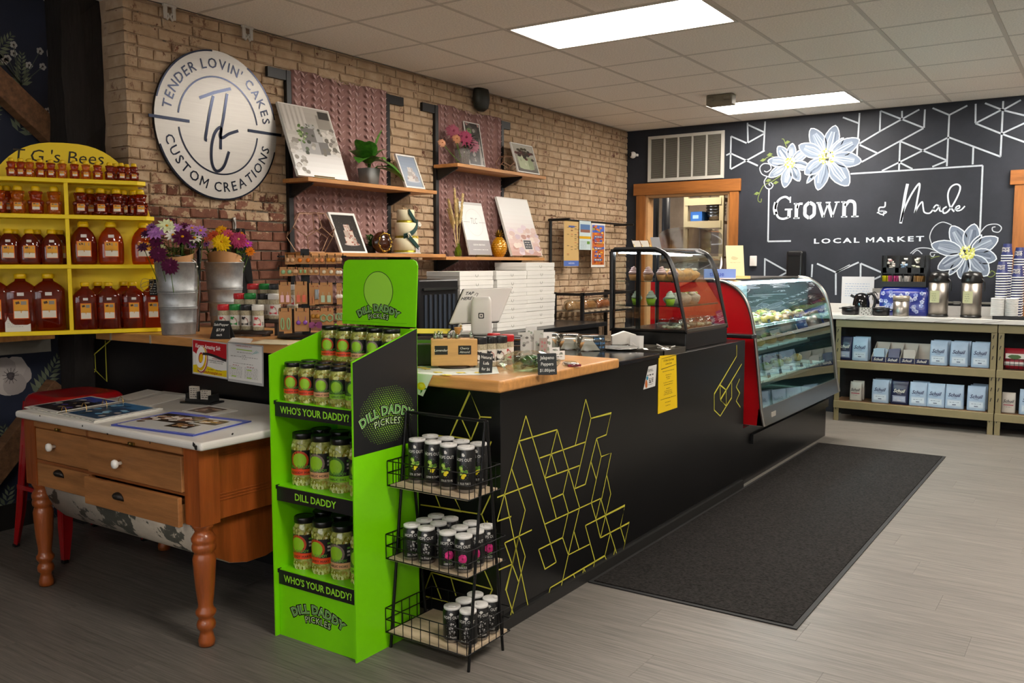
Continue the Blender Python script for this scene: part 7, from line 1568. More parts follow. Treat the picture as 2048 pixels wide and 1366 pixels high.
# ================================================================== COUNTERTOP GLASS CASE
fb_ = mat('case_black', '#111113', .3); led = mat('case_led', '#f3f7ff', .5, emit=32)
Y0, Y1 = 4.48, 5.10; c1 = empty('glass_case', (-2.34, Y0, CT), 0, 'small black-framed curved glass bakery case on the counter', 'display case'); DY = Y1 - Y0
prf = [(0, .095), (0, .53), (.02, .545)] + [(.24 + .0, .545)] + [(v.x, v.y) for v in smooth([(.27, .543, 0), (.325, .515, 0), (.36, .46, 0), (.385, .39, 0)], 4)] + [(.455, .098)]
MB().box(0, 0, 0, .455, DY, .095).build('base', fb_, c1, bev=.006)
for y in (.008, DY - .008): MB().tube([(x, y, z) for x, z in prf], .014, 6, closed=True, sm=False).build('end_frame', fb_, c1)
MB().box(-.005, 0, .53, .255, DY, .546).build('roof', fb_, c1); MB().box(.44, 0, .095, .458, DY, .112).build('front_sill', mat('tray_steel', '#6f6a62', .35, metal=.8), c1)
for y in (.004, DY - .004): MB().flat([(x, z) for x, z in prf], Fr((0, y, 0))).build('side_glass', pane, c1)
gp = prf[3:]; MB().add([(x, yy, z) for x, z in gp for yy in (.01, DY - .01)], [(2 * i, 2 * i + 2, 2 * i + 3, 2 * i + 1) for i in range(len(gp) - 1)], 0, True).build('curved_glass', pane, c1)
for y in (.01, DY * .5, DY - .02): MB().box(0, y, .095, .014, y + .016, .53).build('rear_post', fb_, c1)
MB().box(.15, .01, .095, .17, .03, .53).build('inner_post', fb_, c1)
for z in (.235, .37): MB().box(.02, .02, z - .005, .36 if z > .3 else .40, DY - .02, z).build('shelf', thin('shelf_glass', '#cfe0e0', .9, 0, .05), c1); MB().box(.355 if z > .3 else .395, .02, z - .008, .362 if z > .3 else .402, DY - .02, z + .001).build('shelf_edge', fb_, c1)
MB().box(.03, .03, .522, .05, DY - .03, .528).build('light_strip', led, c1)
cup = {}
def cupcake(P, base, frost, lb):
    k = (base, frost)
    if k not in cup:
        r_ = empty('cupcake', (0, 0, 0), 0, 'x', 'cupcake', 'cupcakes in the small case'); q = MB(); n = 24; pr = [(.02, 0), (.029, .034)]
        q.lathe(pr, n).build('paper_cup', mat('cup_' + base, base, .6), r_); q = MB(); q.tube([((.024 - .021 * t) * math.cos(t * 19), (.024 - .021 * t) * math.sin(t * 19), .036 + .036 * t) for t in [i / 60 for i in range(61)]], .0095, 6).build('frosting', mat('frost_' + frost, frost, .5), r_); cup[k] = Maker(r_)
    cup[k](P, 0, lb)
C0 = Vector((-2.34, Y0, CT))
for i, (x, y) in enumerate(((.10, .08), (.19, .08), (.27, .08), (.33, .1))): cupcake(C0 + Vector((x, y, .371)), '#a5723f', '#c9a4a0', 'pink-frosted cupcake, %s from the rear on the case\'s top shelf' % ORD[i])
for i, (x, y) in enumerate(((.12, .08), (.2, .1), (.32, .09))): cupcake(C0 + Vector((x, y, .236)), '#8aa81c', '#cdd3c0', 'white-frosted cupcake in lime cup, %s from the rear, middle shelf' % ORD[i])
def lump(mb, c, r, col, rr_, sx=1, sy=1, sz=.6): b = len(mb.v); mb.ball(c, r, 10, 7, mb.c(col), sx, sy, sz); mb.v[b:] = [(x + rr_.uniform(-.1, .1) * r, y + rr_.uniform(-.1, .1) * r, z + rr_.uniform(-.08, .08) * r) for x, y, z in mb.v[b:]]
def pastry(loc, r, col, lb, kind=0, grp='pastries in the red case', rz=0):
    r_ = empty('pastry', loc, rz, lb, 'pastry', grp); rr_ = random.Random(int(loc[1] * 999)); q = Pr(.55, noise=(60, .3))
    lump(q, (0, 0, r * .5), r, col, rr_, 1, 1.25, .62); q.done('dough', r_); q = Pr(.4)
    for k in range(6): lump(q, (rr_.uniform(-.5, .5) * r, rr_.uniform(-.7, .7) * r, r * 1.0), r * .25, ['#cfc6b0', '#8a9a3a', '#6b4a2a', '#b5863f'][(kind + k % 2) % 4], rr_)
    q.done('topping', r_)
G1 = 'baked goods in the small case'
for i, y in enumerate((.2, .31, .42, .53)): pastry(C0 + Vector((.25, y, .371)), .058, '#b5854a', 'golden crumb cake, %s along the top shelf of the small case' % ORD[i], 3, G1)
for i, y in enumerate((.22, .35, .48)): pastry(C0 + Vector((.28, y, .237)), .055, '#8a8276', 'wrapped pale loaf, %s along the middle shelf of the small case' % ORD[i], 0, G1)
for i, y in enumerate((.12, .27, .42, .54)):
    P = C0 + Vector((.32, y, .0965)); r_ = empty('clamshell', P, 0, 'clear ribbed pastry clamshell, %s along the floor of the small case' % ORD[i], 'container', G1); q = MB(); sup(q, [(.07, .055, 0), (.075, .06, .03), (.065, .05, .06), (.06, .045, .062)], 5, 24); q.build('shell', film, r_); q = Pr(.6); rr_ = random.Random(i)
    for k in range(9): lump(q, (rr_.uniform(-.05, .05), rr_.uniform(-.035, .035), .016), .014, rr_.choice(['#cfc8b4', '#b5ab90', '#d3d0c4']), rr_)
    q.done('sweets', r_)
q = Pr(.4); q.text('brand', .0001, Fr((0, 0, 0)), 0, 0) if False else None
# card holder on top
p = Vector((-2.20, 4.60, CT + .5465)); ch2 = empty('gold_card_holder', p, R(30), 'gold wire card holder standing on the small glass case', 'holder')
for a in ((-.045, 0), (.0, 0.0), (.045, 0)): MB().tube([(a[0], -.02, 0), (a[0] - .02, .02, .055), (a[0] + .0, .03, 0)], .0015, 5).build('wire', gold, ch2)
for x in (-.05, -.004): q = Pr(.5); f = Fr((x, -.005, .002), (1, 0, 0), (-.3, .2, .9)); q.fbox(f, 0, 0, -.004, .042, .05, 0, q.c('#cfc8bd')); q.done('card', ch2)
q = Pr(.4); f = Fr((.055, .03, 0), (1, 0, 0), (-.2, .1, .95)); q.fbox(f, 0, 0, -.002, .05, .07, 0, q.c('#8f8f92')); q.done('acrylic_sign', ch2)
# ================================================================== RED CURVED CASE
rs = mat('red_side', '#8c0a10', .25, coat=.3); ss = mat('case_steel', '#8a8883', .3, metal=.9); pane2 = thin('tinted_glass', '#d8f0ee', .95, 0, .06)
RY0, RY1 = 5.45, 7.30; c2 = empty('curved_glass_case', (-2.55, RY0, 0), 0, 'large curved-glass pastry case with red end panel and steel trim', 'display case'); L2_ = RY1 - RY0
cv = [(v.x, v.y) for v in smooth([(.44, 1.275, 0), (.52, 1.262, 0), (.605, 1.21, 0), (.665, 1.12, 0), (.705, .97, 0), (.738, .72, 0), (.765, .47, 0)], 5)]
pf = [(0, .36), (0, 1.275)] + cv + [(.785, .365)]
MB().prism(pf, Fr((0, 0, 0)), -.02, .0).build('end_panel', rs, c2); MB().prism(pf, Fr((0, L2_, 0)), 0, .02).build('end_panel', thin('end_glass', '#d3ecea', .95, 0, .05), c2)
for y in (-.004, L2_ - .01): MB().tube([(x + .004, y, z) for x, z in cv + [(.785, .365)]], .011, 6).build('edge_trim', ss, c2)
MB().add([(x, yy, z) for x, z in cv for yy in (.02, L2_ - .02)], [(2 * i, 2 * i + 2, 2 * i + 3, 2 * i + 1) for i in range(len(cv) - 1)], 0, True).build('curved_glass', pane2, c2)
MB().box(0, 0, 1.26, .45, L2_, 1.28).build('top', mat('case_top', '#55504a', .3, metal=.5), c2); MB().prism([(.74, .36), (.79, .36), (.772, .47), (.75, .47)], Fr((0, L2_, 0)), 0, L2_).build('front_trim', ss, c2); MB().box(.02, .01, .36, .75, L2_ - .01, .38).build('floor_pan', mat('pan_white', '#a9b5b3', .4), c2)
MB().box(0, .01, .38, .02, L2_ - .01, 1.26).build('rear_doors', mat('rear_panel', '#a9bcbc', .3), c2)
MB().box(.02, -.155, 0, .695, L2_ - .02, .36).build('plinth', blk2, c2); MB().box(.696, .02, .24, .715, L2_ - .02, .30).build('vent_strip', bk, c2)
MB().box(.40, .05, 1.235, .44, L2_ - .05, 1.255).build('light_tube', mat('case_tube', '#e0f4ff', .5, emit=70), c2)
MB().box(.55, -.1, .918, .735, -.021, .943).build('bumper', bk, c2, bev=.006)
pl_ = mat('cast_plate', '#c2bdb4', .35, metal=.5); MB().box(.781, .16, .40, .786, .24, .43).build('name_plate', pl_, c2)
sh2 = [(.95, .10, .60), (.775, .14, .55), (.60, .06, .69)]
for z, x0, x1 in sh2:
    MB().box(x0, .03, z - .008, x1, L2_ - .03, z).build('shelf', thin('shelf_glass2', '#cfe9e6', .9, 0, .06) if z > .7 else ss, c2); MB().box(x1 - .004, .03, z - .018, x1 + .006, L2_ - .03, z + .004).build('shelf_trim', ss, c2)
C2 = Vector((-2.55, RY0, 0)); wt = mat('tray_white', '#b9c4c2', .4); n_ = 0
PC = ['#7a5a34', '#a8843c', '#5f6a20', '#94692f', '#8d8a3a', '#6b4526', '#9a8a54']
for si, (z, x0, x1) in enumerate(sh2):
    for k in range(7):
        y = .16 + k * .255; xm = (x0 + x1) / 2 + .05; P = C2 + Vector((xm, y, z + .0005)); tr_ = empty('pastry_tray', P, 0, 'white pastry tray, %s from the red end on the case\'s %s shelf' % (ORD[k], ['upper', 'middle', 'lower'][si]), 'tray', 'trays in the red case'); wx = (x1 - x0) / 2 - .06
        MB().box(-wx, -.115, 0, wx, .115, .006).box(-wx, -.115, .006, -wx + .006, .115, .016).box(wx - .006, -.115, .006, wx, .115, .016).build('tray', wt, tr_, bev=.002, seg=1)
        for m in range(3 if si == 0 else 2):
            pastry(P + Vector((wx * (-.55 + .55 * m + (.25 if si else 0)), -.045 + .045 * (m % 2), .008)), .042 + .006 * ((k + m) % 3), PC[(k * 2 + m + si) % 7], 'frosted pastry, %s from the front on the %s tray of the %s shelf' % (['third', 'second', 'first'][m if si == 0 else m + 1], ORD[k], ['upper', 'middle', 'lower'][si]), (k + m) % 4)
        if si != 1:
            q = Pr(.6); f = Fr((0, 0, 0), (0, 1, 0), (-.25, 0, .97)); q.fbox(f, -.028, 0, -.002, .028, .042, 0, q.c('#15171a')); q.scrib(f, -.02, .02, .026, .0004, '#9a9c9c', .003, k); q.scrib(f, -.02, .018, .014, .0004, '#9a9c9c', .003, k + 9)
            tag(q.done('price_tag', loc=C2 + Vector((x1 - .03, y + .08, z + .0005))), 'black price tag before the %s tray, %s shelf of the red case' % (ORD[k], ['upper', '', 'lower'][si]), 'tag', 'price tags in the red case')
# on top of the red case
p = Vector((-2.13, 5.60, 1.2805)); tb2 = empty('tissue_box', p, R(24), 'blue and white tissue box on the red pastry case', 'tissue box'); q = Pr(.5); q.box(-.1, -.05, 0, .1, .05, .065, q.c('#6f86bd')); f = Fr((0, -.0502, 0)); q.text('tissue', .04, f, -.02, .02, .0004, q.c('#3a4fa0'), .02); q.rect(f, -.1, 0, .1, .008, .0004, '#c9b5b0'); q.done('carton', tb2); q = MB(); leaf(q, (0, 0, .06), (.1, .1, 1), X3, .075, .05, 0, -.2, 6, .5); q.build('tissue', mat('tissue_white', '#d9d7d2', .8), tb2)
cs = empty('easel_card', (-2.10, 5.80, 1.2805), R(24), 'cream card standing on a small wooden block on the red case', 'card'); MB().box(-.06, -.03, 0, .1, .03, .018).build('block', lw, cs); q = Pr(.6); f = Fr((-.05, .0, .018), (1, 0, .0), (-.06, .1, .97)); q.fbox(f, 0, 0, -.004, .115, .205, 0, q.c('#cfc49a')); q.done('card', cs); q = Pr(.6); q.scrib(f, .025, .09, .09, .0006, '#a59a72', .003, 2); q.blob(f, .055, .12, .02, .012, .0006, '#b9ad84', 9, .3); q.done('print', cs)
# ================================================================== CHALK MURAL
FB = Fr((0, YB, 0)); chk = mat('mural_chalk', '#a8b0ba', .9, noise=(40, .12)); c6 = lambda x, y: (1240 + x * .2709, 190 + y * .2709); c7 = lambda x, y: (1640 + x * .2781, 180 + y * .2781); c8 = lambda x, y: (1640 + x * .2929, 480 + y * .2929)
def wpx(p): q = ony(p[0], p[1], YB); return (q.x, q.z)
mur = MB()
for sg in [[(942, 205), (945, 352)], [(1072, 195), (1060, 410)], [(945, 220), (1065, 275)], [(945, 352), (1065, 285)], [(820, 305), (935, 355)], [(820, 305), (815, 545)], [(785, 445), (815, 430)], [(815, 430), (1018, 522)], [(1068, 410), (818, 548)], [(1100, 690), (1093, 1083)], [(1093, 1081), (1262, 1078)], [(1070, 1205), (1068, 1345)], [(1070, 1210), (1240, 1305)], [(1240, 1250), (1240, 1345)], [(1165, 1345), (1240, 1305)], [(1420, 1250), (1415, 1345)], [(1455, 1245), (1595, 1310)], [(1595, 1310), (1698, 1255)]]: mur.line([wpx(c6(*p)) for p in sg], .015, FB, .0005)
for sg in [[(108, 222), (108, 375)], [(108, 222), (265, 152)], [(278, 160), (275, 400)], [(278, 160), (440, 230)], [(440, 155), (440, 300)], [(440, 235), (370, 268)]]: mur.line([wpx(c8(*p)) for p in sg], .015, FB, .0005)
for sg in [[(220, 603), (1170, 543)], [(1170, 543), (1150, 1035)], [(165, 197), (280, 240)], [(285, 165), (265, 480)], [(285, 385), (430, 298)], [(430, 298), (435, 150)], [(285, 395), (415, 455)], [(415, 455), (300, 518)], [(435, 150), (745, 272)], [(590, 150), (590, 210)], [(430, 298), (715, 140)], [(755, 140), (748, 272)], [(745, 275), (415, 455)], [(580, 370), (910, 505)], [(577, 370), (568, 575)], [(740, 435), (445, 582)], [(570, 520), (665, 568)], [(740, 435), (925, 340)], [(810, 130), (930, 180)], [(930, 180), (1060, 112)], [(930, 180), (912, 548)], [(910, 510), (808, 552)], [(925, 340), (1300, 480)], [(1103, 410), (1098, 535)], [(1120, 100), (1118, 238)], [(1118, 240), (1310, 140)], [(1118, 240), (1305, 315)], [(1305, 315), (1500, 385)], [(1187, 95), (1315, 145)], [(1315, 145), (1500, 190)], [(1318, 80), (1298, 480)], [(1315, 145), (1445, 72)], [(1305, 315), (1500, 225)]]: mur.line([wpx(c7(*p)) for p in sg], .014, FB, .0005)
def sm2(pts, n=6): return [(v.x, v.y) for v in smooth([(*p, 0) for p in pts], n)]
for pts in ([(945, 970), (880, 950), (820, 985), (790, 1050), (802, 1105)], [(1150, 1030), (1200, 975), (1270, 965), (1305, 990), (1285, 1022), (1245, 1015), (1240, 990), (1262, 984)], [(650, 1175), (700, 1140), (780, 1138), (850, 1165)], [(665, 1180), (700, 1152), (735, 1180)], [(850, 1170), (800, 1168), (795, 1190), (815, 1197), (825, 1180)]): mur.line(sm2([wpx(c7(*p)) for p in pts]), .008, FB, .0006)
for pts in ([(1100, 605), (1050, 585), (1033, 540), (1060, 508), (1105, 512), (1115, 545), (1085, 568), (1065, 560)], [(1085, 605), (1065, 640), (1080, 685), (1112, 692), (1130, 665), (1110, 645), (1100, 660), (1110, 668)]): mur.line(sm2([wpx(c6(*p)) for p in pts]), .009, FB, .0006)
mur.build('chalk_line', chk, wback)
def flower_paint(c, tips, r, nm):
    q = Pr(.9); cx, cz = wpx(c); rr_ = random.Random(int(c[0]))
    for i, (tx, ty, wd) in enumerate(tips):
        X, Z = wpx((tx, ty)); d = Vector((X - cx, Z - cz)); L_ = d.length; d.normalize(); nn = Vector((-d.y, d.x)); w_ = wd / 237
        P = lambda t, s: (cx + d.x * L_ * t + nn.x * s, cz + d.y * L_ * t + nn.y * s)
        o = [P(.12, 0)] + [P(t, w_ * .5 * math.sin(math.pi * (t - .1) / .92) ** .75) for t in (.25, .4, .55, .7, .85, .95)] + [P(1.0, 0)] + [P(t, -w_ * .5 * math.sin(math.pi * (t - .1) / .92) ** .75) for t in (.95, .85, .7, .55, .4, .25)]
        n = .0008 + .0003 * i; q.flat(o, FB, n, q.c('#667182'))
        for s in (-.25, -.1, .08, .22): q.line([P(.2, s * w_ * .5), P(.5, s * w_), P(.8, s * w_ * .6)], .012, FB, n, q.c(rr_.choice(['#8792a2', '#76818f', '#525d6d', '#939fad'])), th=.0001)
        q.line(o, .009, FB, n + .0002, q.c('#bfc9d3'), closed=True, th=.0001)
    n = .0045
    for k in range(90): a, t = rr_.uniform(0, 6.28), rr_.random() ** .5; q.blob(FB, cx + r / 237 * t * math.cos(a), cz + r / 237 * t * math.sin(a), .009, .009, n + k * 5e-6, rr_.choice(['#b9bd6a', '#c9cc8f', '#a3a83a', '#cfd1bd']), 6)
    q.done(nm, wback)
flower_paint((1579.8, 326), [(1556, 293, 23), (1585, 287, 20), (1618, 298, 22), (1620, 335, 20), (1599, 362, 20), (1569, 375, 24), (1538, 354, 20), (1536, 322, 22)], 11, 'chalk_flower')
flower_paint((1653.7, 314), [(1622, 257, 32), (1671, 251, 32), (1687, 276, 14), (1719, 279, 34), (1723, 323, 32), (1697, 371, 38), (1636, 380, 30), (1614, 366, 14), (1610, 348, 30), (1598, 291, 30)], 17, 'chalk_flower')
flower_paint((1934.8, 505.4), [(1903, 452, 30), (1949, 448, 30), (1963, 470, 12), (1996, 476, 30), (1993, 518, 30), (1975, 551, 34), (1921, 557, 24), (1898, 550, 14), (1876, 538, 28), (1863, 489, 30)], 14, 'chalk_flower')
q = MB(); grn = mat('mural_green', '#66743f', .9)
for pts in ([(1185, 595), (1120, 640), (1060, 670), (1025, 740), (1020, 780), (1040, 790), (1045, 765)], [(1145, 465), (1110, 450), (1060, 480)], [(1230, 385), (1210, 330), (1195, 325)]): q.line(sm2([wpx(c6(*p)) for p in pts]), .007, FB, .0006)
for x, y in ((1095, 632), (1150, 648), (1010, 728), (1055, 482), (1235, 350), (1105, 440)): u, v = wpx(c6(x, y)); q.flat([(u - .03, v - .005), (u, v + .018), (u + .03, v + .005), (u, v - .014)], FB, .001)
for pts in ([(780, 1220), (830, 1200), (860, 1195)], [(1190, 1330), (1230, 1345), (1260, 1320), (1235, 1300), (1220, 1320)]): q.line(sm2([wpx(c7(*p)) for p in pts]), .007, FB, .0006)
q.build('chalk_vine', grn, wback)
# lettering: Grown & Made / LOCAL MARKET
q = MB(); wt_ = mat('mural_white', '#c2ccd8', .9)
P7 = lambda pts, w_=.012, tp=None: q.line(sm2([wpx(c7(*p)) for p in pts], 5), w_, FB, .0012, taper=tp)
U0, V0 = wpx((1545, 439)); U1, V1 = wpx((1721, 434)); GSx = (U1 - U0) / 5.0; gv = (V1 - V0) / (U1 - U0)
def GL(pts, w_): q.line(sm2([(U0 + x * GSx, V0 + gv * x * GSx + y * GSx) for x, y in pts], 5), w_ * GSx, FB, .0012)
GL([(1.02, 1.12), (.75, 1.3), (.42, 1.2), (.2, .9), (.16, .6)], .12); GL([(.2, 1.0), (.13, .65), (.2, .3)], .24); GL([(.18, .45), (.35, .12), (.65, .02), (.98, .12)], .12); GL([(.98, .08), (.98, .55)], .2); GL([(.72, .56), (1.16, .56)], .09); GL([(1.03, .95), (1.03, 1.3)], .08)
GL([(1.4, .02), (1.4, .9)], .2); GL([(1.24, .04), (1.6, .04)], .08); GL([(1.24, .88), (1.42, .88)], .08); GL([(1.45, .6), (1.55, .85), (1.75, .86)], .13)
GL([(2.15, .92), (1.92, .72), (1.9, .45), (1.92, .2), (2.15, .02)], .19); GL([(2.15, .92), (2.4, .75), (2.43, .45), (2.4, .2), (2.15, .02)], .19)
GL([(2.68, .88), (2.95, .04)], .17); GL([(2.95, .04), (3.2, .84)], .08); GL([(3.2, .84), (3.46, .04)], .17); GL([(3.46, .04), (3.7, .88)], .08)
for x in (2.68, 3.2, 3.7): GL([(x - .14, .88), (x + .14, .88)], .07)
GL([(4.1, .02), (4.1, .9)], .2); GL([(3.92, .88), (4.1, .88)], .07); GL([(3.94, .04), (4.28, .04)], .08); GL([(4.15, .65), (4.35, .9), (4.6, .85), (4.68, .6), (4.68, .02)], .17); GL([(4.5, .04), (4.9, .04)], .08)
P7([(470, 805), (465, 840), (430, 845), (425, 870), (465, 872)], .012); P7([(410, 885), (440, 868), (478, 878), (445, 895), (415, 880)], .010); P7([(462, 872), (455, 905)], .010)
P7([(630, 675), (612, 760), (595, 870), (580, 960)], .024); P7([(582, 950), (605, 860), (655, 755), (705, 680), (717, 690), (700, 790), (682, 885)], .015); P7([(682, 885), (705, 840), (735, 805), (742, 845), (752, 880), (790, 885), (820, 850)], .012)
P7([(858, 835), (835, 828), (815, 855), (828, 872), (850, 850), (860, 835), (862, 868), (885, 872)], .012); P7([(912, 838), (885, 858), (890, 885), (918, 875), (960, 820), (998, 745), (1008, 695), (980, 678), (940, 700), (920, 755), (932, 830), (965, 875)], .013); P7([(968, 860), (1002, 848), (1000, 832), (978, 845), (985, 868), (1015, 862), (1042, 835)], .011)
u0, v0 = wpx((1628, 487)); u1, v1 = wpx((1848, 482)); fl = Fr((u0, YB, v0), (u1 - u0, 0, v1 - v0), (-(v1 - v0), 0, u1 - u0)); gz = glyphs('LOCAL MARKET', .025, 0, 1.35); q.text('LOCAL MARKET', .062, fl, 0, 0, .0012, 0, .025, 0, 'L', 1.35, sx=(u1 - u0) / ((gz[3] - gz[2]) * .062)); q.build('chalk_lettering', wt_, wback)
# ================================================================== WALL FITTINGS
def wx(x, y, d=0): p = ony(x, y, YB - d); return p.x, p.z
x0, z1 = wx(1298, 274); x1, z0 = wx(1448, 356); vt = empty('wall_vent', (x0, YB, z0), 0, 'large white return-air vent above the kitchen doorway', 'vent'); vw_, vh = x1 - x0, z1 - z0; vm = mat('vent_white', '#b9b6ae', .5); vgm = mat('vent_grey', '#7d7a70', .6)
for a in ((0, 0, vw_, .03), (0, vh - .03, vw_, vh), (0, .03, .03, vh - .03), (vw_ - .03, .03, vw_, vh - .03)): MB().box(a[0], -.02, a[1], a[2], 0, a[3]).build('frame', vm, vt)
for k in range(1, 5): MB().box(.03 + (vw_ - .06) * k / 5 - .008, -.018, .03, .03 + (vw_ - .06) * k / 5 + .008, -.002, vh - .03).build('mullion', vm, vt)
sl_ = MB().box(.03, -.012, 0, vw_ - .03, -.002, .004).build('slat', vgm, vt, (0, 0, .032), (0, 0, 0)); ns = 38
for k in range(1, ns): o = sl_.copy(); COL.objects.link(o); o.location = (0, 0, .032 + k * (vh - .06) / ns)
MB().box(.02, -.002, .02, vw_ - .02, 0, vh - .02).build('backing', mat('vent_dark', '#4a4842', .8), vt)
x, z = wx(1270, 311); scm = empty('security_camera', (x, YB - .03, z), 0, 'small white dome security camera in the corner', 'camera'); MB().ball((0, -.02, 0), .035, 14, 10).build('body', wpl, scm); MB().ball((-.012, -.035, .002), .024, 12, 8).build('lens', bk, scm); MB().box(.01, -.01, -.012, .04, .03, .012).build('mount', wpl, scm)
x, z = wx(1508, 522); sw = empty('thermostat', (x, YB, z), 0, 'white wall switch box beside the doorway trim', 'switch'); MB().box(-.035, -.025, -.05, .03, 0, .05).build('cover', wpl, sw, bev=.005); MB().box(-.01, -.03, -.02, .01, -.025, .02).build('rocker', wpl, sw)
x, z = wx(1596, 556); ds = empty('towel_dispenser', (x, YB, z), 0, 'black paper towel dispenser on the chalkboard wall', 'dispenser'); MB().box(-.075, -.14, .0, .075, 0, .255).build('housing', bk, ds, bev=.02, seg=3); MB().box(-.06, -.143, .21, .06, -.14, .23).build('slot', mat('gloss_black', '#1d1d20', .08), ds)
x0, z1 = wx(1684, 553, .01); x1, z0 = wx(1747, 600, .01); pn = empty('wall_notice', (x0, YB - .012, .9355), 0, 'white printed notice standing behind the kettle', 'notice'); q = Pr(.5); f = Fr((0, 0, 0), (1, 0, 0), (0, .02, 1)); hN = z1 - .936; q.fbox(f, 0, 0, -.003, x1 - x0, hN, 0, q.c('#b9bcc0')); q.done('sheet', pn); q = Pr(.5)
for k in range(6): q.scrib(f, .03, x1 - x0 - .04, hN * .8 - k * .022, .0005, '#7f93b0', .005, k)
q.done('print', pn)
x, z = wx(1757, 590); ot = empty('power_outlet', (x, YB, z), 0, 'grey power outlet with a black plug above the marble top', 'outlet'); MB().box(-.05, -.02, -.045, .05, 0, .06).build('plate', mat('outlet_grey', '#77756f', .5), ot, bev=.004); MB().box(-.02, -.045, -.03, .018, -.02, .02).build('plug', wpl, ot); MB().tube(smooth([(0, -.045, .0), (-.02, -.07, .03), (-.06, -.05, 0), (-.09, -.03, -.05)], 5), .004, 6).build('cord', bk, ot)
cdt = empty('conduit', (-1.62, YB - .012, 1.045), 0, 'thin grey conduit pipe along the wall above the marble top', 'pipe'); MB().tube([(0, 0, 0), (1.1, 0, 0)], .010, 8).build('pipe', mat('conduit_grey', '#807e78', .4, metal=.6), cdt); MB().box(.5, -.014, -.014, .55, .0, .014).build('clip', mat('conduit_grey', '#807e78', .4), cdt)
el = onz(1442, 202, CE - .05); e1 = empty('emergency_light', (el.x, el.y, CE - .0035), R(0), 'beige emergency light box under the ceiling beside the far light panel', 'emergency light'); MB().box(-.11, -.05, -.085, .11, .05, 0).build('housing', mat('beige_box', '#77705f', .6), e1, bev=.008)
for s in (-1, 1): MB().lathe([(.025, 0), (.03, .02), (.02, .03)], 14, (s * .07, -.05, -.05)).build('lamp_head', mat('beige_box', '#77705f', .6), e1)
# ================================================================== KITCHEN BEYOND THE DOORWAY
kw = MB(); kw.box(-5.6, 10.9, 0, -2.2, 11, CE).box(-5.7, YB + .12, 0, -5.6, 11, CE).box(-2.2, YB + .12, 0, -2.1, 11, CE); tag(kw.build('wall_kitchen', mat('kitchen_wall', '#a3917e', .8, noise=(5, .2))), 'tan kitchen walls beyond the doorway', None, None, 'structure'); tag(MB().box(-5.7, YB + .12, CE - .1, -2.1, 11, CE).build('ceiling_kitchen', cm), 'kitchen ceiling', None, None, 'structure')
kl = empty('ceiling_light', (-3.9, 9.3, CE - .1), 0, 'ceiling light panel in the kitchen beyond the doorway', 'light'); MB().box(-.3, -.15, -.02, .3, .15, 0).build('light_frame', MT['lamp_frame'], kl); MB().box(-.28, -.13, -.024, .28, .13, -.02).build('diffuser', mat('kitchen_diffuser', '#fff2e0', .5, emit=45), kl)
KY = 9.75; kx = lambda x, y, Y=KY: ony(x, y, Y)
ks = empty('storage_shelf', (0, KY, 0), 0, 'beige steel storage shelving in the kitchen', 'shelf'); kb = mat('beige_steel', '#a89c7c', .5)
for x in (1373, 1444): X = kx(x, 420).x; MB().box(X - .025, -.02, 0, X + .025, .02, 2.4).build('post', kb, ks)
Xa, Xb = kx(1373, 420).x, kx(1444, 420).x
for y in (403, 449, 520): z = kx(1410, y).z; MB().box(Xa, -.03, z - .04, Xb, .0, z + .04).build('beam', kb, ks); MB().box(Xa, 0, z + .02, Xb, .5, z + .04).build('board', mat('shelf_ply', '#8a7355', .6), ks)
zA = kx(1410, 449).z + .0405; zB = kx(1410, 403).z + .0405
for x, w_, c, lb in ((1391, .14, '#2a62b0', 'blue carton on the kitchen shelving'), (1342, .16, '#1f2a6a', 'navy carton on the kitchen floor rack behind the black pipes')):
    if x > 1370: q = Pr(.5); q.box(-w_ / 2, -.0, 0, w_ / 2, .2, .11, q.c(c)); q.rect(Fr((0, -.0005, 0)), -w_ * .3, .03, w_ * .2, .07, .0004, '#8fb0d8'); r_ = empty('carton', (kx(x, 440).x, KY + .02, zA), 0, lb, 'carton'); q.done('box', r_)
for k in range(4): r_ = empty('mixing_bowl', (kx(1420, 440).x, KY + .18, zA + k * .035), 0, 'nested steel mixing bowl, %s from the bottom, on the kitchen shelving' % ORD[k], 'bowl', 'nested bowls'); MB().lathe([(.05, 0), (.09, .02), (.115 , .09), (.118, .09), (.09, .025), (.0001, .006)], 24).build('bowl', mat('bowl_steel', '#a5a5a5', .25, metal=.9), r_)
for k, x in enumerate((1400, 1420)): r_ = empty('stock_pot', (kx(x, 390).x, KY + .2, zB), 0, 'bright steel pot on the top kitchen shelf, %s one' % ['left', 'right'][k], 'pot', 'pots'); MB().cyl((0, 0, 0), .08, .14, 20).build('pot', MT['bowl_steel'], r_)
for x, lb in ((1310, 'black vertical pipe nearer the doorway trim'), (1332, 'black vertical pipe nearer the kitchen shelving')): p = kx(x, 440, 9.2); tag(MB().cyl((p.x, 9.2, 0), .045, CE - .1, 16).build('vent_pipe', mat('pipe_black', '#1e1f24', .35)), lb, 'pipe', 'pipes in the kitchen')
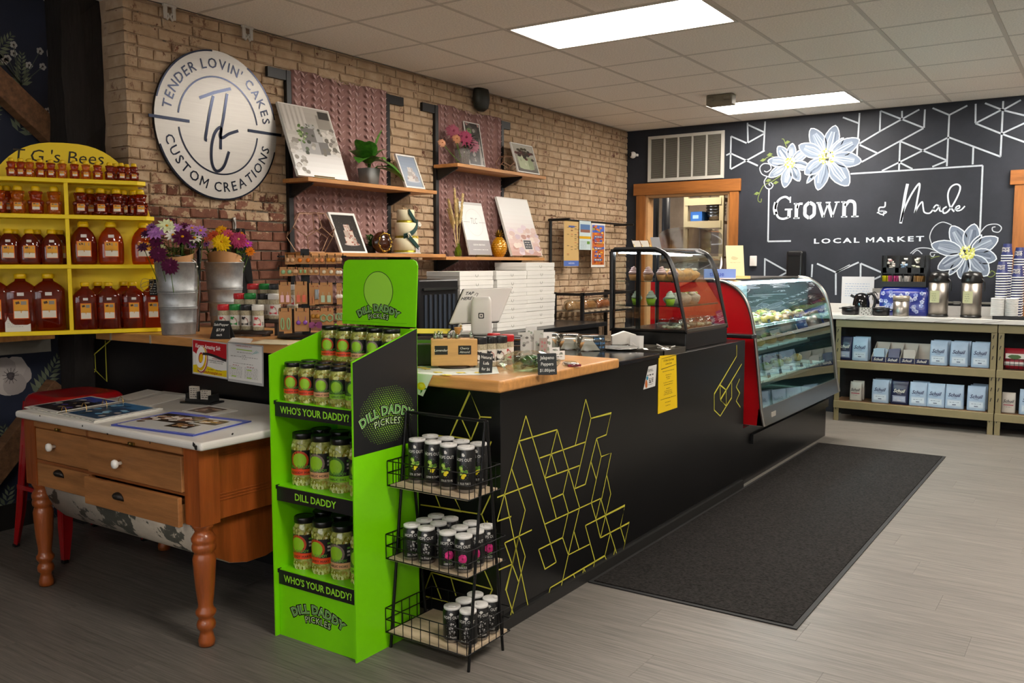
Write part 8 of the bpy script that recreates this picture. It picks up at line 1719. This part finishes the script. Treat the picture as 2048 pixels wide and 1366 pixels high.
# clear lidded bins on a prep rack behind the cases
X0 = ony(1381, 480, 7.75).x; pr3 = empty('prep_rack', (X0, 7.75, 0), 0, 'steel prep rack behind the pastry cases', 'rack')
for sx in (-.24, .24):
    for sy in (-.14, .14): MB().box(sx - .012, sy - .012, 0, sx + .012, sy + .012, 1.2).build('leg', ss, pr3)
MB().box(-.27, -.17, 1.2, .27, .17, 1.22).build('top', ss, pr3)
for k in range(2):
    r_ = empty('clear_bin', (X0, 7.75, 1.2205 + k * .25), 0, 'clear arched plastic lidded bin behind the glass cases, %s of the stack' % ['bottom', 'top'][k], 'bin', 'clear bins'); q = MB(); n = 15
    ar = [(-.25, 0)] + [(-.25 * math.cos(t) , .12 + (.12 if k else .11) * math.sin(t) ** .5) for t in [math.pi * i / n for i in range(n + 1)]] + [(.25, 0)]
    q.add([(x, y, z) for x, z in ar for y in (-.15, .15)], [(2 * i, 2 * i + 2, 2 * i + 3, 2 * i + 1) for i in range(len(ar) - 1)], 0, True); q.build('shell', thin('bin_plastic', '#dcdad8', .9, .05, .12), r_); MB().prism(ar, Fr((0, -.15, 0)), 0, .002).build('end_wall', thin('bin_plastic', '#dcdad8', .9, .05, .12), r_); MB().box(.15, -.16, 0, .26, -.152, .22).build('rib_panel', thin('bin_plastic', '#dcdad8', .9, .05, .12), r_)
# ================================================================== COFFEE STATION
olv = mat('olive_steel', '#7d7252', .45, noise=(6, .08)); mrb = mat('marble', '#b9b6b1', .2, noise=(5, .12), col2='#c9c7c3'); MZ = .9355; FYc = 8.06
def cx(x, y=600, Y=8.06): return ony(x, y, Y).x
mt = empty('marble_top', (-2.2, 8.02, .898), 0, 'white marble coffee counter top along the chalkboard wall', 'countertop'); MB().box(0, 0, 0, 2.4, .47, .037).build('slab', mrb, mt, bev=.003); MB().box(0, .455, .0375, 1.45, .475, .12).build('upstand', mrb, mt)
vn = mat('marble_vein', '#8f8b86', .25); rr_ = random.Random(8)
for k in range(6): x = .3 + k * .35; q = MB(); q.line(sm2([(x, .002), (x + .05, .012), (x + .12, .02), (x + .16, .034)], 4), .004, Fr((0, 0, 0)), .0006); q.build('vein', vn, mt)
def unit(xa, xb, lb):
    r_ = empty('storage_shelf', (xa, FYc, 0), 0, lb, 'shelf', 'olive shelving units'); w_ = xb - xa
    for x in (0, w_ - .045):
        for y in (0, .39):
            p_ = MB().box(x, y, 0, x + .045, y + .004, .897).box(x if x else x + 0, y, 0, x + .004, y + .04, .897).build('post', olv, r_)
            if y == 0:
                for k in range(9):
                    z = .10 + k * .085
                    if abs(z - .16) < .045 or abs(z - .5) < .05 or z > .82: continue
                    MB().bar((x + .016, -.001, z), (x + .024, -.001, z + .03), .006, .004).build('keyhole', bk, p_)
    for z in (.895, .535, .18):
        MB().box(.0, -.006, z - .068, w_, .012, z - .004).build('beam', olv, r_, bev=.003); MB().box(0, .385, z - .068, w_, .40, z - .004).build('beam', olv, r_)
        if z > .8: MB().box(.005, .26, .02, w_ - .005, .266, .88).build('backing', mat('under_black', '#0e0e10', .8), r_)
        if z < .8: MB().box(.005, .012, z - .014, w_ - .005, .385, z - .001).build('board', mat('particle_board', '#6b4f35', .7), r_)
XP = cx(1992, 740); unit(XP - 1.255, XP - .003, 'olive steel shelving unit full of blue coffee bags'); unit(XP + .003, XP + 1.0, 'olive steel shelving unit at the picture edge with a red bag')
MB().box(-2.1, YB - .015, 0, .2, YB - .004, .9).build('wall_cover', mat('under_black', '#0e0e10', .8), wback)
INK = {'blue': ('#9bb1c9', '#14204a', '#bccad6'), 'navy': ('#141a3c', '#c9c6bd', '#9aa3b8'), 'white': ('#b9b3aa', '#1f2030', '#a33a50')}
mkB = {}
def bag(kind, w_, h_):
    k = (kind, w_)
    if k not in mkB:
        c, ink_, pc = INK[kind]; r_ = empty('coffee_bag', (0, 0, 0), 0, 'x', 'bag', 'coffee bags on the shelves'); a = w_ / 2; q = MB(); sup(q, [(a, a * .55, 0), (a, a * .58, .01), (a * .99, a * .55, h_ * .55), (a * .97, a * .3, h_ * .85), (a * .96, .004, h_ * .95), (a * .96, .003, h_)], 5, 24); q.build('pouch', mat('foil_' + kind, c, .38, noise=(9, .08)), r_); q = Pr(.4)
        class F_:
            def __call__(s, u, v, n=0): t = v / h_; return Vector((u, -a * (.60 if t < .55 else .60 - .27 * (t - .55) / .3) - .001 - n, v))
        f = F_(); q.text('Schuil', h_ * .2, f, 0, h_ * .52, .0004, q.c(ink_), .02, .3, sx=.95); q.text('COFFEE', h_ * .05, f, 0, h_ * .45, .0004, q.c(ink_))
        if kind == 'white': q.rect(f, -a * .7, h_ * .38, a * .7, h_ * .42, .0004, pc); q.scrib(f, -a * .6, a * .4, h_ * .3, .0004, '#6a6560', .003, 1)
        else: q.line([(-a * .75, h_ * .12), (a * .75, h_ * .12), (a * .75, h_ * .38), (-a * .75, h_ * .38)], .002, f, .0003, q.c(pc), closed=True); q.rect(f, -a * .7, h_ * .14, a * .7, h_ * .36, .0002, pc); q.rect(f, -a * .2, h_ * .17, a * .2, h_ * .2, .0006, ink_); q.scrib(f, -a * .5, a * .5, h_ * .28, .0006, ink_, .003, 2)
        q.done('front_print', r_); mkB[k] = Maker(r_)
    return mkB[k]
def setbag(px, py, z, y, kind, w_, h_, lb): bag(kind, w_, h_)((cx(px, py, FYc + y), FYc + y + .05, z), rnd.uniform(-.06, .06), lb)
S1, S2 = .5355, .1805
setbag(1686, 725, S1, .03, 'navy', .135, .205, 'navy coffee bag at the pastry-case end of the upper shelf'); 
for k, lb in enumerate(('front', 'behind it')): setbag(1718 + k * 4, 725, S1, .02 + k * .09, 'blue', .135, .205, 'light blue coffee bag beside the navy one, upper shelf, %s' % ['front', 'rear'][k])
for j, px in enumerate((1875, 1916, 1959)):
    for k in range(2): setbag(px + k * 6, 740, S1, .02 + k * .085, 'blue', .138, .205, 'light blue coffee bag, %s group right of the sachet box, upper shelf, %s' % (ORD[j], ['front', 'rear'][k]))
for k in range(2): setbag(1709 + k * 5, 803, S2, .03 + k * .08, 'white', .10, .165, 'small white coffee bag at the end of the lower shelf, %s' % ['front', 'rear'][k])
LB = [(1758, 'blue', 2), (1797, 'navy', 1), (1834, 'blue', 2), (1870, 'blue', 1), (1907, 'blue', 1), (1951, 'blue', 3)]
for j, (px, kd, n) in enumerate(LB):
    for k in range(n): setbag(px + k * 5, 815, S2, .02 + k * .085, kd, .14, .2, '%s coffee bag, %s group from the white bags, lower shelf, %s' % ({'blue': 'light blue', 'navy': 'navy'}[kd], ORD[j], ['front', 'second deep', 'third deep'][k]))
setbag(2015, 830, S2, .03, 'white', .10, .165, 'small white coffee bag past the shelf post, lower shelf'); setbag(2056, 835, S2, .03, 'blue', .14, .2, 'light blue coffee bag cut off by the picture edge, lower shelf')
rb = empty('snack_bag', (cx(2028, 735), FYc + .07, S1), 0, 'red and white snack bag in a wire basket past the shelf post', 'bag'); q = MB(); sup(q, [(.075, .03, .004), (.08, .045, .04), (.078, .045, .1), (.075, .02, .15), (.078, .004, .17)], 4, 24); q.build('pouch', mat('snack_red', '#8f1f2c', .3), rb); q = Pr(.35); f = Fr((0, -.0475, 0)); q.rect(f, -.07, .035, .07, .065, .0004, '#c2bdb8'); q.rect(f, -.065, .09, .065, .13, .0004, '#c9c4bd'); q.blob(f, 0, .105, .045, .018, .0008, '#3f5a2f', 12); q.done('print', rb)
wb = empty('wire_basket', (cx(2028, 735), FYc + .07, S1), 0, 'black wire basket holding the red snack bag', 'basket')
for z in (.004, .045, .085): MB().tube([(-.095, -.06, z), (.095, -.06, z), (.095, .06, z), (-.095, .06, z)], .0022, 5, closed=True).build('ring', rkw, wb)
for k in range(7): MB().tube([(-.095 + k * .0317, -.06, .004), (-.095 + k * .0317, -.06, .085)], .0018, 5).build('upright', rkw, wb)
# sachet carton with four bays
xa, xb = cx(1741, 725), cx(1857, 730); sb_ = empty('sachet_box', (xa, FYc + .03, S1), 0, 'open navy carton with four bays of coffee sachets on the upper shelf', 'box'); w_ = xb - xa
MB().box(0, 0, 0, w_, .2, .004).box(0, .196, 0, w_, .2, .16).build('carton', mat('carton_white', '#b0aba2', .6), sb_)
for k in range(5): MB().prism([(0, 0), (.2, 0), (.2, .16), (0, .045)], Fr((k * (w_ - .004) / 4, 0, 0), (0, 1, 0)), 0, .004).build('divider', mat('carton_white', '#b0aba2', .6), sb_)
for k in range(4):
    fr_k = MB().box(k * w_ / 4 + .004, -.003, 0, (k + 1) * w_ / 4 - .002, 0, .045).build('bay_front', mat('foil_navy', '#141a3c', .38), sb_); q = MB(); q.text('Schuil', .032, Fr((0, -.0032, 0)), (k + .5) * w_ / 4, .014, .0004, 0, .02, .3); q.build('lettering', mat('ink_cream', '#c9c6bd', .5), fr_k)
    for m in range([3, 4, 2, 0][k]): q = Pr(.35); q.box(-.045, -.004, 0, .045, .004, .11, q.c(['#8fa5b8', '#1c2a55', '#a8a39a'][k])); q.done('sachet', sb_, loc=((k + .5) * w_ / 4 + rnd.uniform(-.008, .008), .03 + .03 * m, .006), rot=(R(-22), rnd.uniform(-.1, .1), 0))
# things on the marble -----------------------------------------------------
def at(x, Y=8.2): return ony(x, 615, Y).x
kt = empty('electric_kettle', (at(1721), 8.22, MZ), R(10), 'glossy black electric kettle on the marble counter', 'kettle'); MB().lathe([(.07, 0), (.078, .004), (.076, .02)], 28).build('base', bk, kt)
MB().lathe([(.07, .021), (.074, .04), (.07, .1), (.058, .16), (.045, .178), (.02, .188), (.0001, .19)], 28).build('body', mat('kettle_gloss', '#0d0d0f', .08), kt); MB().tube(smooth([(.045, 0, .175), (.09, 0, .18), (.115, 0, .13), (.1, 0, .06), (.07, 0, .035)], 5), .012, 8).build('handle', bk, kt); MB().bar((-.055, 0, .15), (-.088, 0, .168), .03, .022).build('spout', bk, kt)
for x, lb in ((1701, 'small black lidded sugar pot to the left of the kettle sign'), (1762, 'small black lidded sugar pot to the right of the kettle sign')): r_ = empty('sugar_pot', (at(x, 8.12), 8.12, MZ), 0, lb, 'pot', 'black pots'); MB().lathe([(.06, 0), (.07, .006), (.072, .05), (.07, .06)], 24).build('pot', bk, r_); MB().lathe([(.074, .06), (.07, .067), (.02, .072), (.012, .08), (.0001, .082)], 24).build('lid', bk, r_); MB().box(-.095, -.012, .05, .095, .012, .058).build('handles', bk, r_); MB().box(-.03, -.02, .074, .03, .02, .08).build('napkin', wpl, r_)
sc = empty('label_card', (at(1731, 8.07), 8.07, MZ), 0, 'small grey patterned sign in front of the kettle', 'sign'); q = Pr(.5); f = Fr((0, 0, 0), (1, 0, 0), (0, .2, .97)); q.fbox(f, -.055, 0, -.003, .055, .07, 0, q.c('#55534f'));
for k in range(5): q.scrib(f, -.048, .048, .01 + k * .013, .0005, '#b5b3ae', .006, k)
q.done('card', sc)
cn_ = empty('canister', (at(1802, 8.13), 8.13, MZ), 0, 'brushed steel countertop bin before the blue floral box', 'canister'); MB().lathe([(.062, 0), (.064, .004), (.064, .13)], 28).build('body', mat('steel_body', '#8f8a84', .36, metal=.95), cn_); MB().lathe([(.066, .13), (.066, .172), (.06, .172), (.06, .15), (.0001, .15)], 28).build('rim', mat('bin_rim', '#8d8576', .4, metal=.4), cn_)
fx = empty('floral_box', (at(1811, 8.34), 8.34, MZ), 0, 'blue and white floral enamel bread box under the sachet organiser', 'box'); q = MB(); sup(q, [(.2, .11, 0), (.205, .11, .05), (.2, .105, .2), (.185, .09, .24), (.17, .08, .245)], 7, 32); q.build('body', mat('cobalt_enamel', '#1c2c86', .2, coat=.5), fx); q = Pr(.3); rr_ = random.Random(5); f = Fr((0, -.1115, 0))
for k in range(34):
    u, v = rr_.uniform(-.185, .185), rr_.uniform(.02, .2)
    for m in range(5): a = 6.28 * m / 5 + k; q.blob(f, u + .011 * math.cos(a), v + .011 * math.sin(a), .008, .008, .0004 + k * 1e-5, rr_.choice(['#aab6d8', '#8a9ad0', '#c2cae0']), 7, .2, rr_)
q.done('floral_print', fx)
og = empty('sachet_organiser', (at(1809, 8.34), 8.33, MZ + .246), 0, 'black two-tier organiser with creamers and sugar sachets', 'organiser'); MB().box(-.185, -.09, 0, .18, .1, .012).box(-.185, .09, .012, .18, .1, .27).box(-.185, -.09, .012, -.178, .09, .27).box(.173, -.09, .012, .18, .09, .27).box(-.178, -.06, .11, .173, .09, .12).box(-.178, -.09, .012, .173, -.084, .045).build('frame', bk, og)
for k in range(4): MB().box(-.178 + k * .0877 * 1.0, -.084, .012, -.174 + k * .0877, .09, .11).build('divider', bk, og)
for k in range(4): MB().box(-.175 + k * .1, -.062, .12, -.145 + k * .1 + .0, -.056, .268).build('bin_front', bk, og)
MB().box(-.178, -.062, .12, .173, -.056, .165).build('bin_front', bk, og)
rr_ = random.Random(6)
for k, (u, cs_) in enumerate(((-.11, ['#c9c3bb', '#b58a8a', '#c9c6c0']), (-.01, ['#b9c0c9', '#c9c6c0', '#7f9ab5']), (.09, ['#c2c4b5', '#c9c6c0', '#a8b08a']))):
    q = Pr(.5)
    for m in range(16): q.cyl((u + rr_.uniform(-.025, .025), -.05 + rr_.uniform(0, .05), .13 + rr_.uniform(0, .11)), .013, .016, 10, q.c(rr_.choice(cs_)), .016)
    tag(q.done('creamer_cups', og), kind='stuff')
for u, c in ((-.15, '#b5b01c'), (-.09, '#b54a80'), (.0, '#b9b6b3'), (.11, '#a8834f')):
    q = Pr(.5)
    for m in range(9): x = u + (m - 4) * .008; q.fbox(Fr((x, -.08 + m * .002, .02), (.3, 1, 0), (rr_.uniform(-.25, .25), -.1, 1)), 0, 0, -.001, .06, .075, .001, q.c(c))
    tag(q.done('sugar_sachets', og), kind='stuff')
for x, lb in ((1876, 'steel coffee airpot with black pump top next to the floral box'), (1942, 'steel coffee airpot with black pump top next to the paper cups')):
    r_ = empty('coffee_airpot', (at(x, 8.22), 8.22, MZ), R(-18), lb, 'airpot', 'coffee airpots'); MB().lathe([(.074, 0), (.079, .004), (.079, .018)], 32).build('base', bk, r_); MB().lathe([(.076, .018), (.076, .29)], 32).build('body', mat('airpot_steel', '#8d8780', .38, metal=.95), r_); MB().lathe([(.079, .29), (.081, .3), (.078, .34), (.066, .37), (.03, .382), (.0001, .383)], 32).build('pump_head', bk, r_); MB().bar((-.02, -.06, .345), (.02, -.085, .335), .03, .02).build('spout', bk, r_); MB().tube(smooth([(.078, 0, .32), (.1, 0, .29), (.1, 0, .22)], 4), .006, 6).build('handle', bk, r_)
    q = Pr(.5); vs = [((.0768) * math.sin(t), -(.0768) * math.cos(t), z) for t in (-.55, -.27, 0, .27, .55) for z in (.12, .22)]; q.add(vs, [(2 * k, 2 * k + 2, 2 * k + 3, 2 * k + 1) for k in range(4)], q.c('#a3a682'), True)
    for k in range(4): q.scrib(Fr((0, -.0775, .14 + k * .018)), -.02, .02, 0, .0002, '#55563f', .003, k)
    q.done('label', r_)
q = MB(); q.lathe([(.036, 0, 1), (.044, .004, 1), (.044, .012, 0), (.042, .012, 0), (.030, .105, 0), (.0001, .105, 0)], 20); pc = q.build('paper_cup', [mat('cup_navy', '#171f4a', .45), mat('cup_rim_white', '#c9c9c6', .5)]); pc['category'] = 'cup'; q = MB()
class CF:
    def __call__(s, u, v, n=0): t = -u / .037; return Vector((.0385 * math.sin(t), -.0385 * math.cos(t), .075 - v))
q.text('Schuil', .028, CF(), 0, 0, 0, 0, .02, .3); q.build('lettering', mat('ink_cream', '#c9c6bd', .5), pc); mkU = Maker(pc)
for si, (x, Y, z0, n) in enumerate(((2009, 8.30, MZ + .03, 24), (2001, 8.17, MZ + .03, 17), (2034, 8.32, MZ + .02, 23), (2032, 8.18, MZ + .02, 16))):
    for k in range(n): mkU((at(x, Y), Y, z0 + k * .0205), R(-20), 'upturned navy paper cup, %s from the bottom of the %s cup stack' % (ORD[k], ['rear', 'front', 'rear outer', 'front outer'][si]), 'stacked paper cups')
ct_ = empty('cup_caddy', (at(2007, 8.1), 8.10, MZ), 0, 'low clear caddy edged in black holding stacked white cup lids', 'caddy'); MB().box(-.07, -.06, 0, .19, .05, .028).build('tray', bk, ct_)
q = MB(); q.lathe([(.048, 0), (.05, .006), (.046, .01)], 22); wl_ = q.build('white_cup', mat('lid_white', '#c2c2c0', .45)); wl_['category'] = 'cup'; mkL = Maker(wl_)  # one flat white cup lid, repeated for the two lid stacks
for si, x in enumerate((1995, 2022)):
    for k in range(14): mkL((at(x, 8.09) , 8.09 + .02 * si, MZ + .0285 + k * .0102), 0, 'shallow white cup lid, %s from the bottom of the %s white stack' % (ORD[k], ['inner', 'outer'][si]), 'stacked white cup lids')
# ================================================================== WALLPAPER PRINT
fp_ = Pr(.75); FW = Fr((XW, 0, 0), (0, 1, 0), (0, 0, 1)); rw = random.Random(11)
def sprig(y, z, s, ang):
    for k in range(9):
        t = k / 8; c = (y + s * .5 * t * math.cos(ang), z + s * .5 * t * math.sin(ang))
        for sd in (-1, 1):
            a = ang + sd * (1.1 - .5 * t); L_ = s * .22 * (1 - .6 * t); fp_.flat([c, (c[0] + L_ * .5 * math.cos(a + .35), c[1] + L_ * .5 * math.sin(a + .35)), (c[0] + L_ * math.cos(a), c[1] + L_ * math.sin(a)), (c[0] + L_ * .5 * math.cos(a - .35), c[1] + L_ * .5 * math.sin(a - .35))], FW, .0006 + k * 1e-5, fp_.c(['#67705c', '#767e66', '#5a634f'][k % 3]))
def poppy(y, z, r):
    for k in range(6): a = k * 1.047 + rw.uniform(-.2, .2); fp_.blob(FW, y + r * .5 * math.cos(a), z + r * .5 * math.sin(a), r * .6, r * .58, .0009 + k * 2e-5, ['#b3aaa6', '#bdb5b0', '#a89f9b'][k % 3], 14, .08, rw)
    fp_.blob(FW, y, z, r * .22, r * .22, .0012, '#38343a', 12, .2, rw); [fp_.line([(y, z), (y + r * .42 * math.cos(k * .5), z + r * .42 * math.sin(k * .5))], .003, FW, .0013, fp_.c('#5d5658')) for k in range(12)]
for i in range(6):
    for j in range(8):
        y, z = 1.35 + i * .25 + (j % 2) * .125, .12 + j * .34; k = (i + j) % 3
        if k == 0: poppy(y, z, .10)
        elif k == 1: sprig(y - .1, z - .12, .42, rw.uniform(.6, 2.2)); sprig(y + .1, z - .1, .34, rw.uniform(.8, 2.6))
        else:
            for m in range(9): u, v = y + rw.uniform(-.13, .13), z + rw.uniform(-.13, .13); [fp_.blob(FW, u + .011 * math.cos(t), v + .011 * math.sin(t), .009, .009, .0012, '#b0aeab', 7, .1, rw) for t in (0, 1.26, 2.5, 3.77, 5.03)]; fp_.blob(FW, u, v, .006, .006, .0015, '#3a3030', 6); fp_.line([(u, v), (y, z - .2)], .004, FW, .0005, fp_.c('#4a5248'))
            sprig(y, z - .2, .3, 1.5)
o = fp_.done('floral_print', wside); tag(o, kind='stuff')
for o in COL.objects:                      # flat print and tiny scattered pieces stay joined
    if o.name.split('.')[0] in ('line_inlay', 'enamel_chip', 'leaf_border', 'pickle_slices', 'chalk_line', 'chalk_vine', 'topping', 'sweets', 'lemon_print', 'rim_line'): o['kind'] = 'stuff'
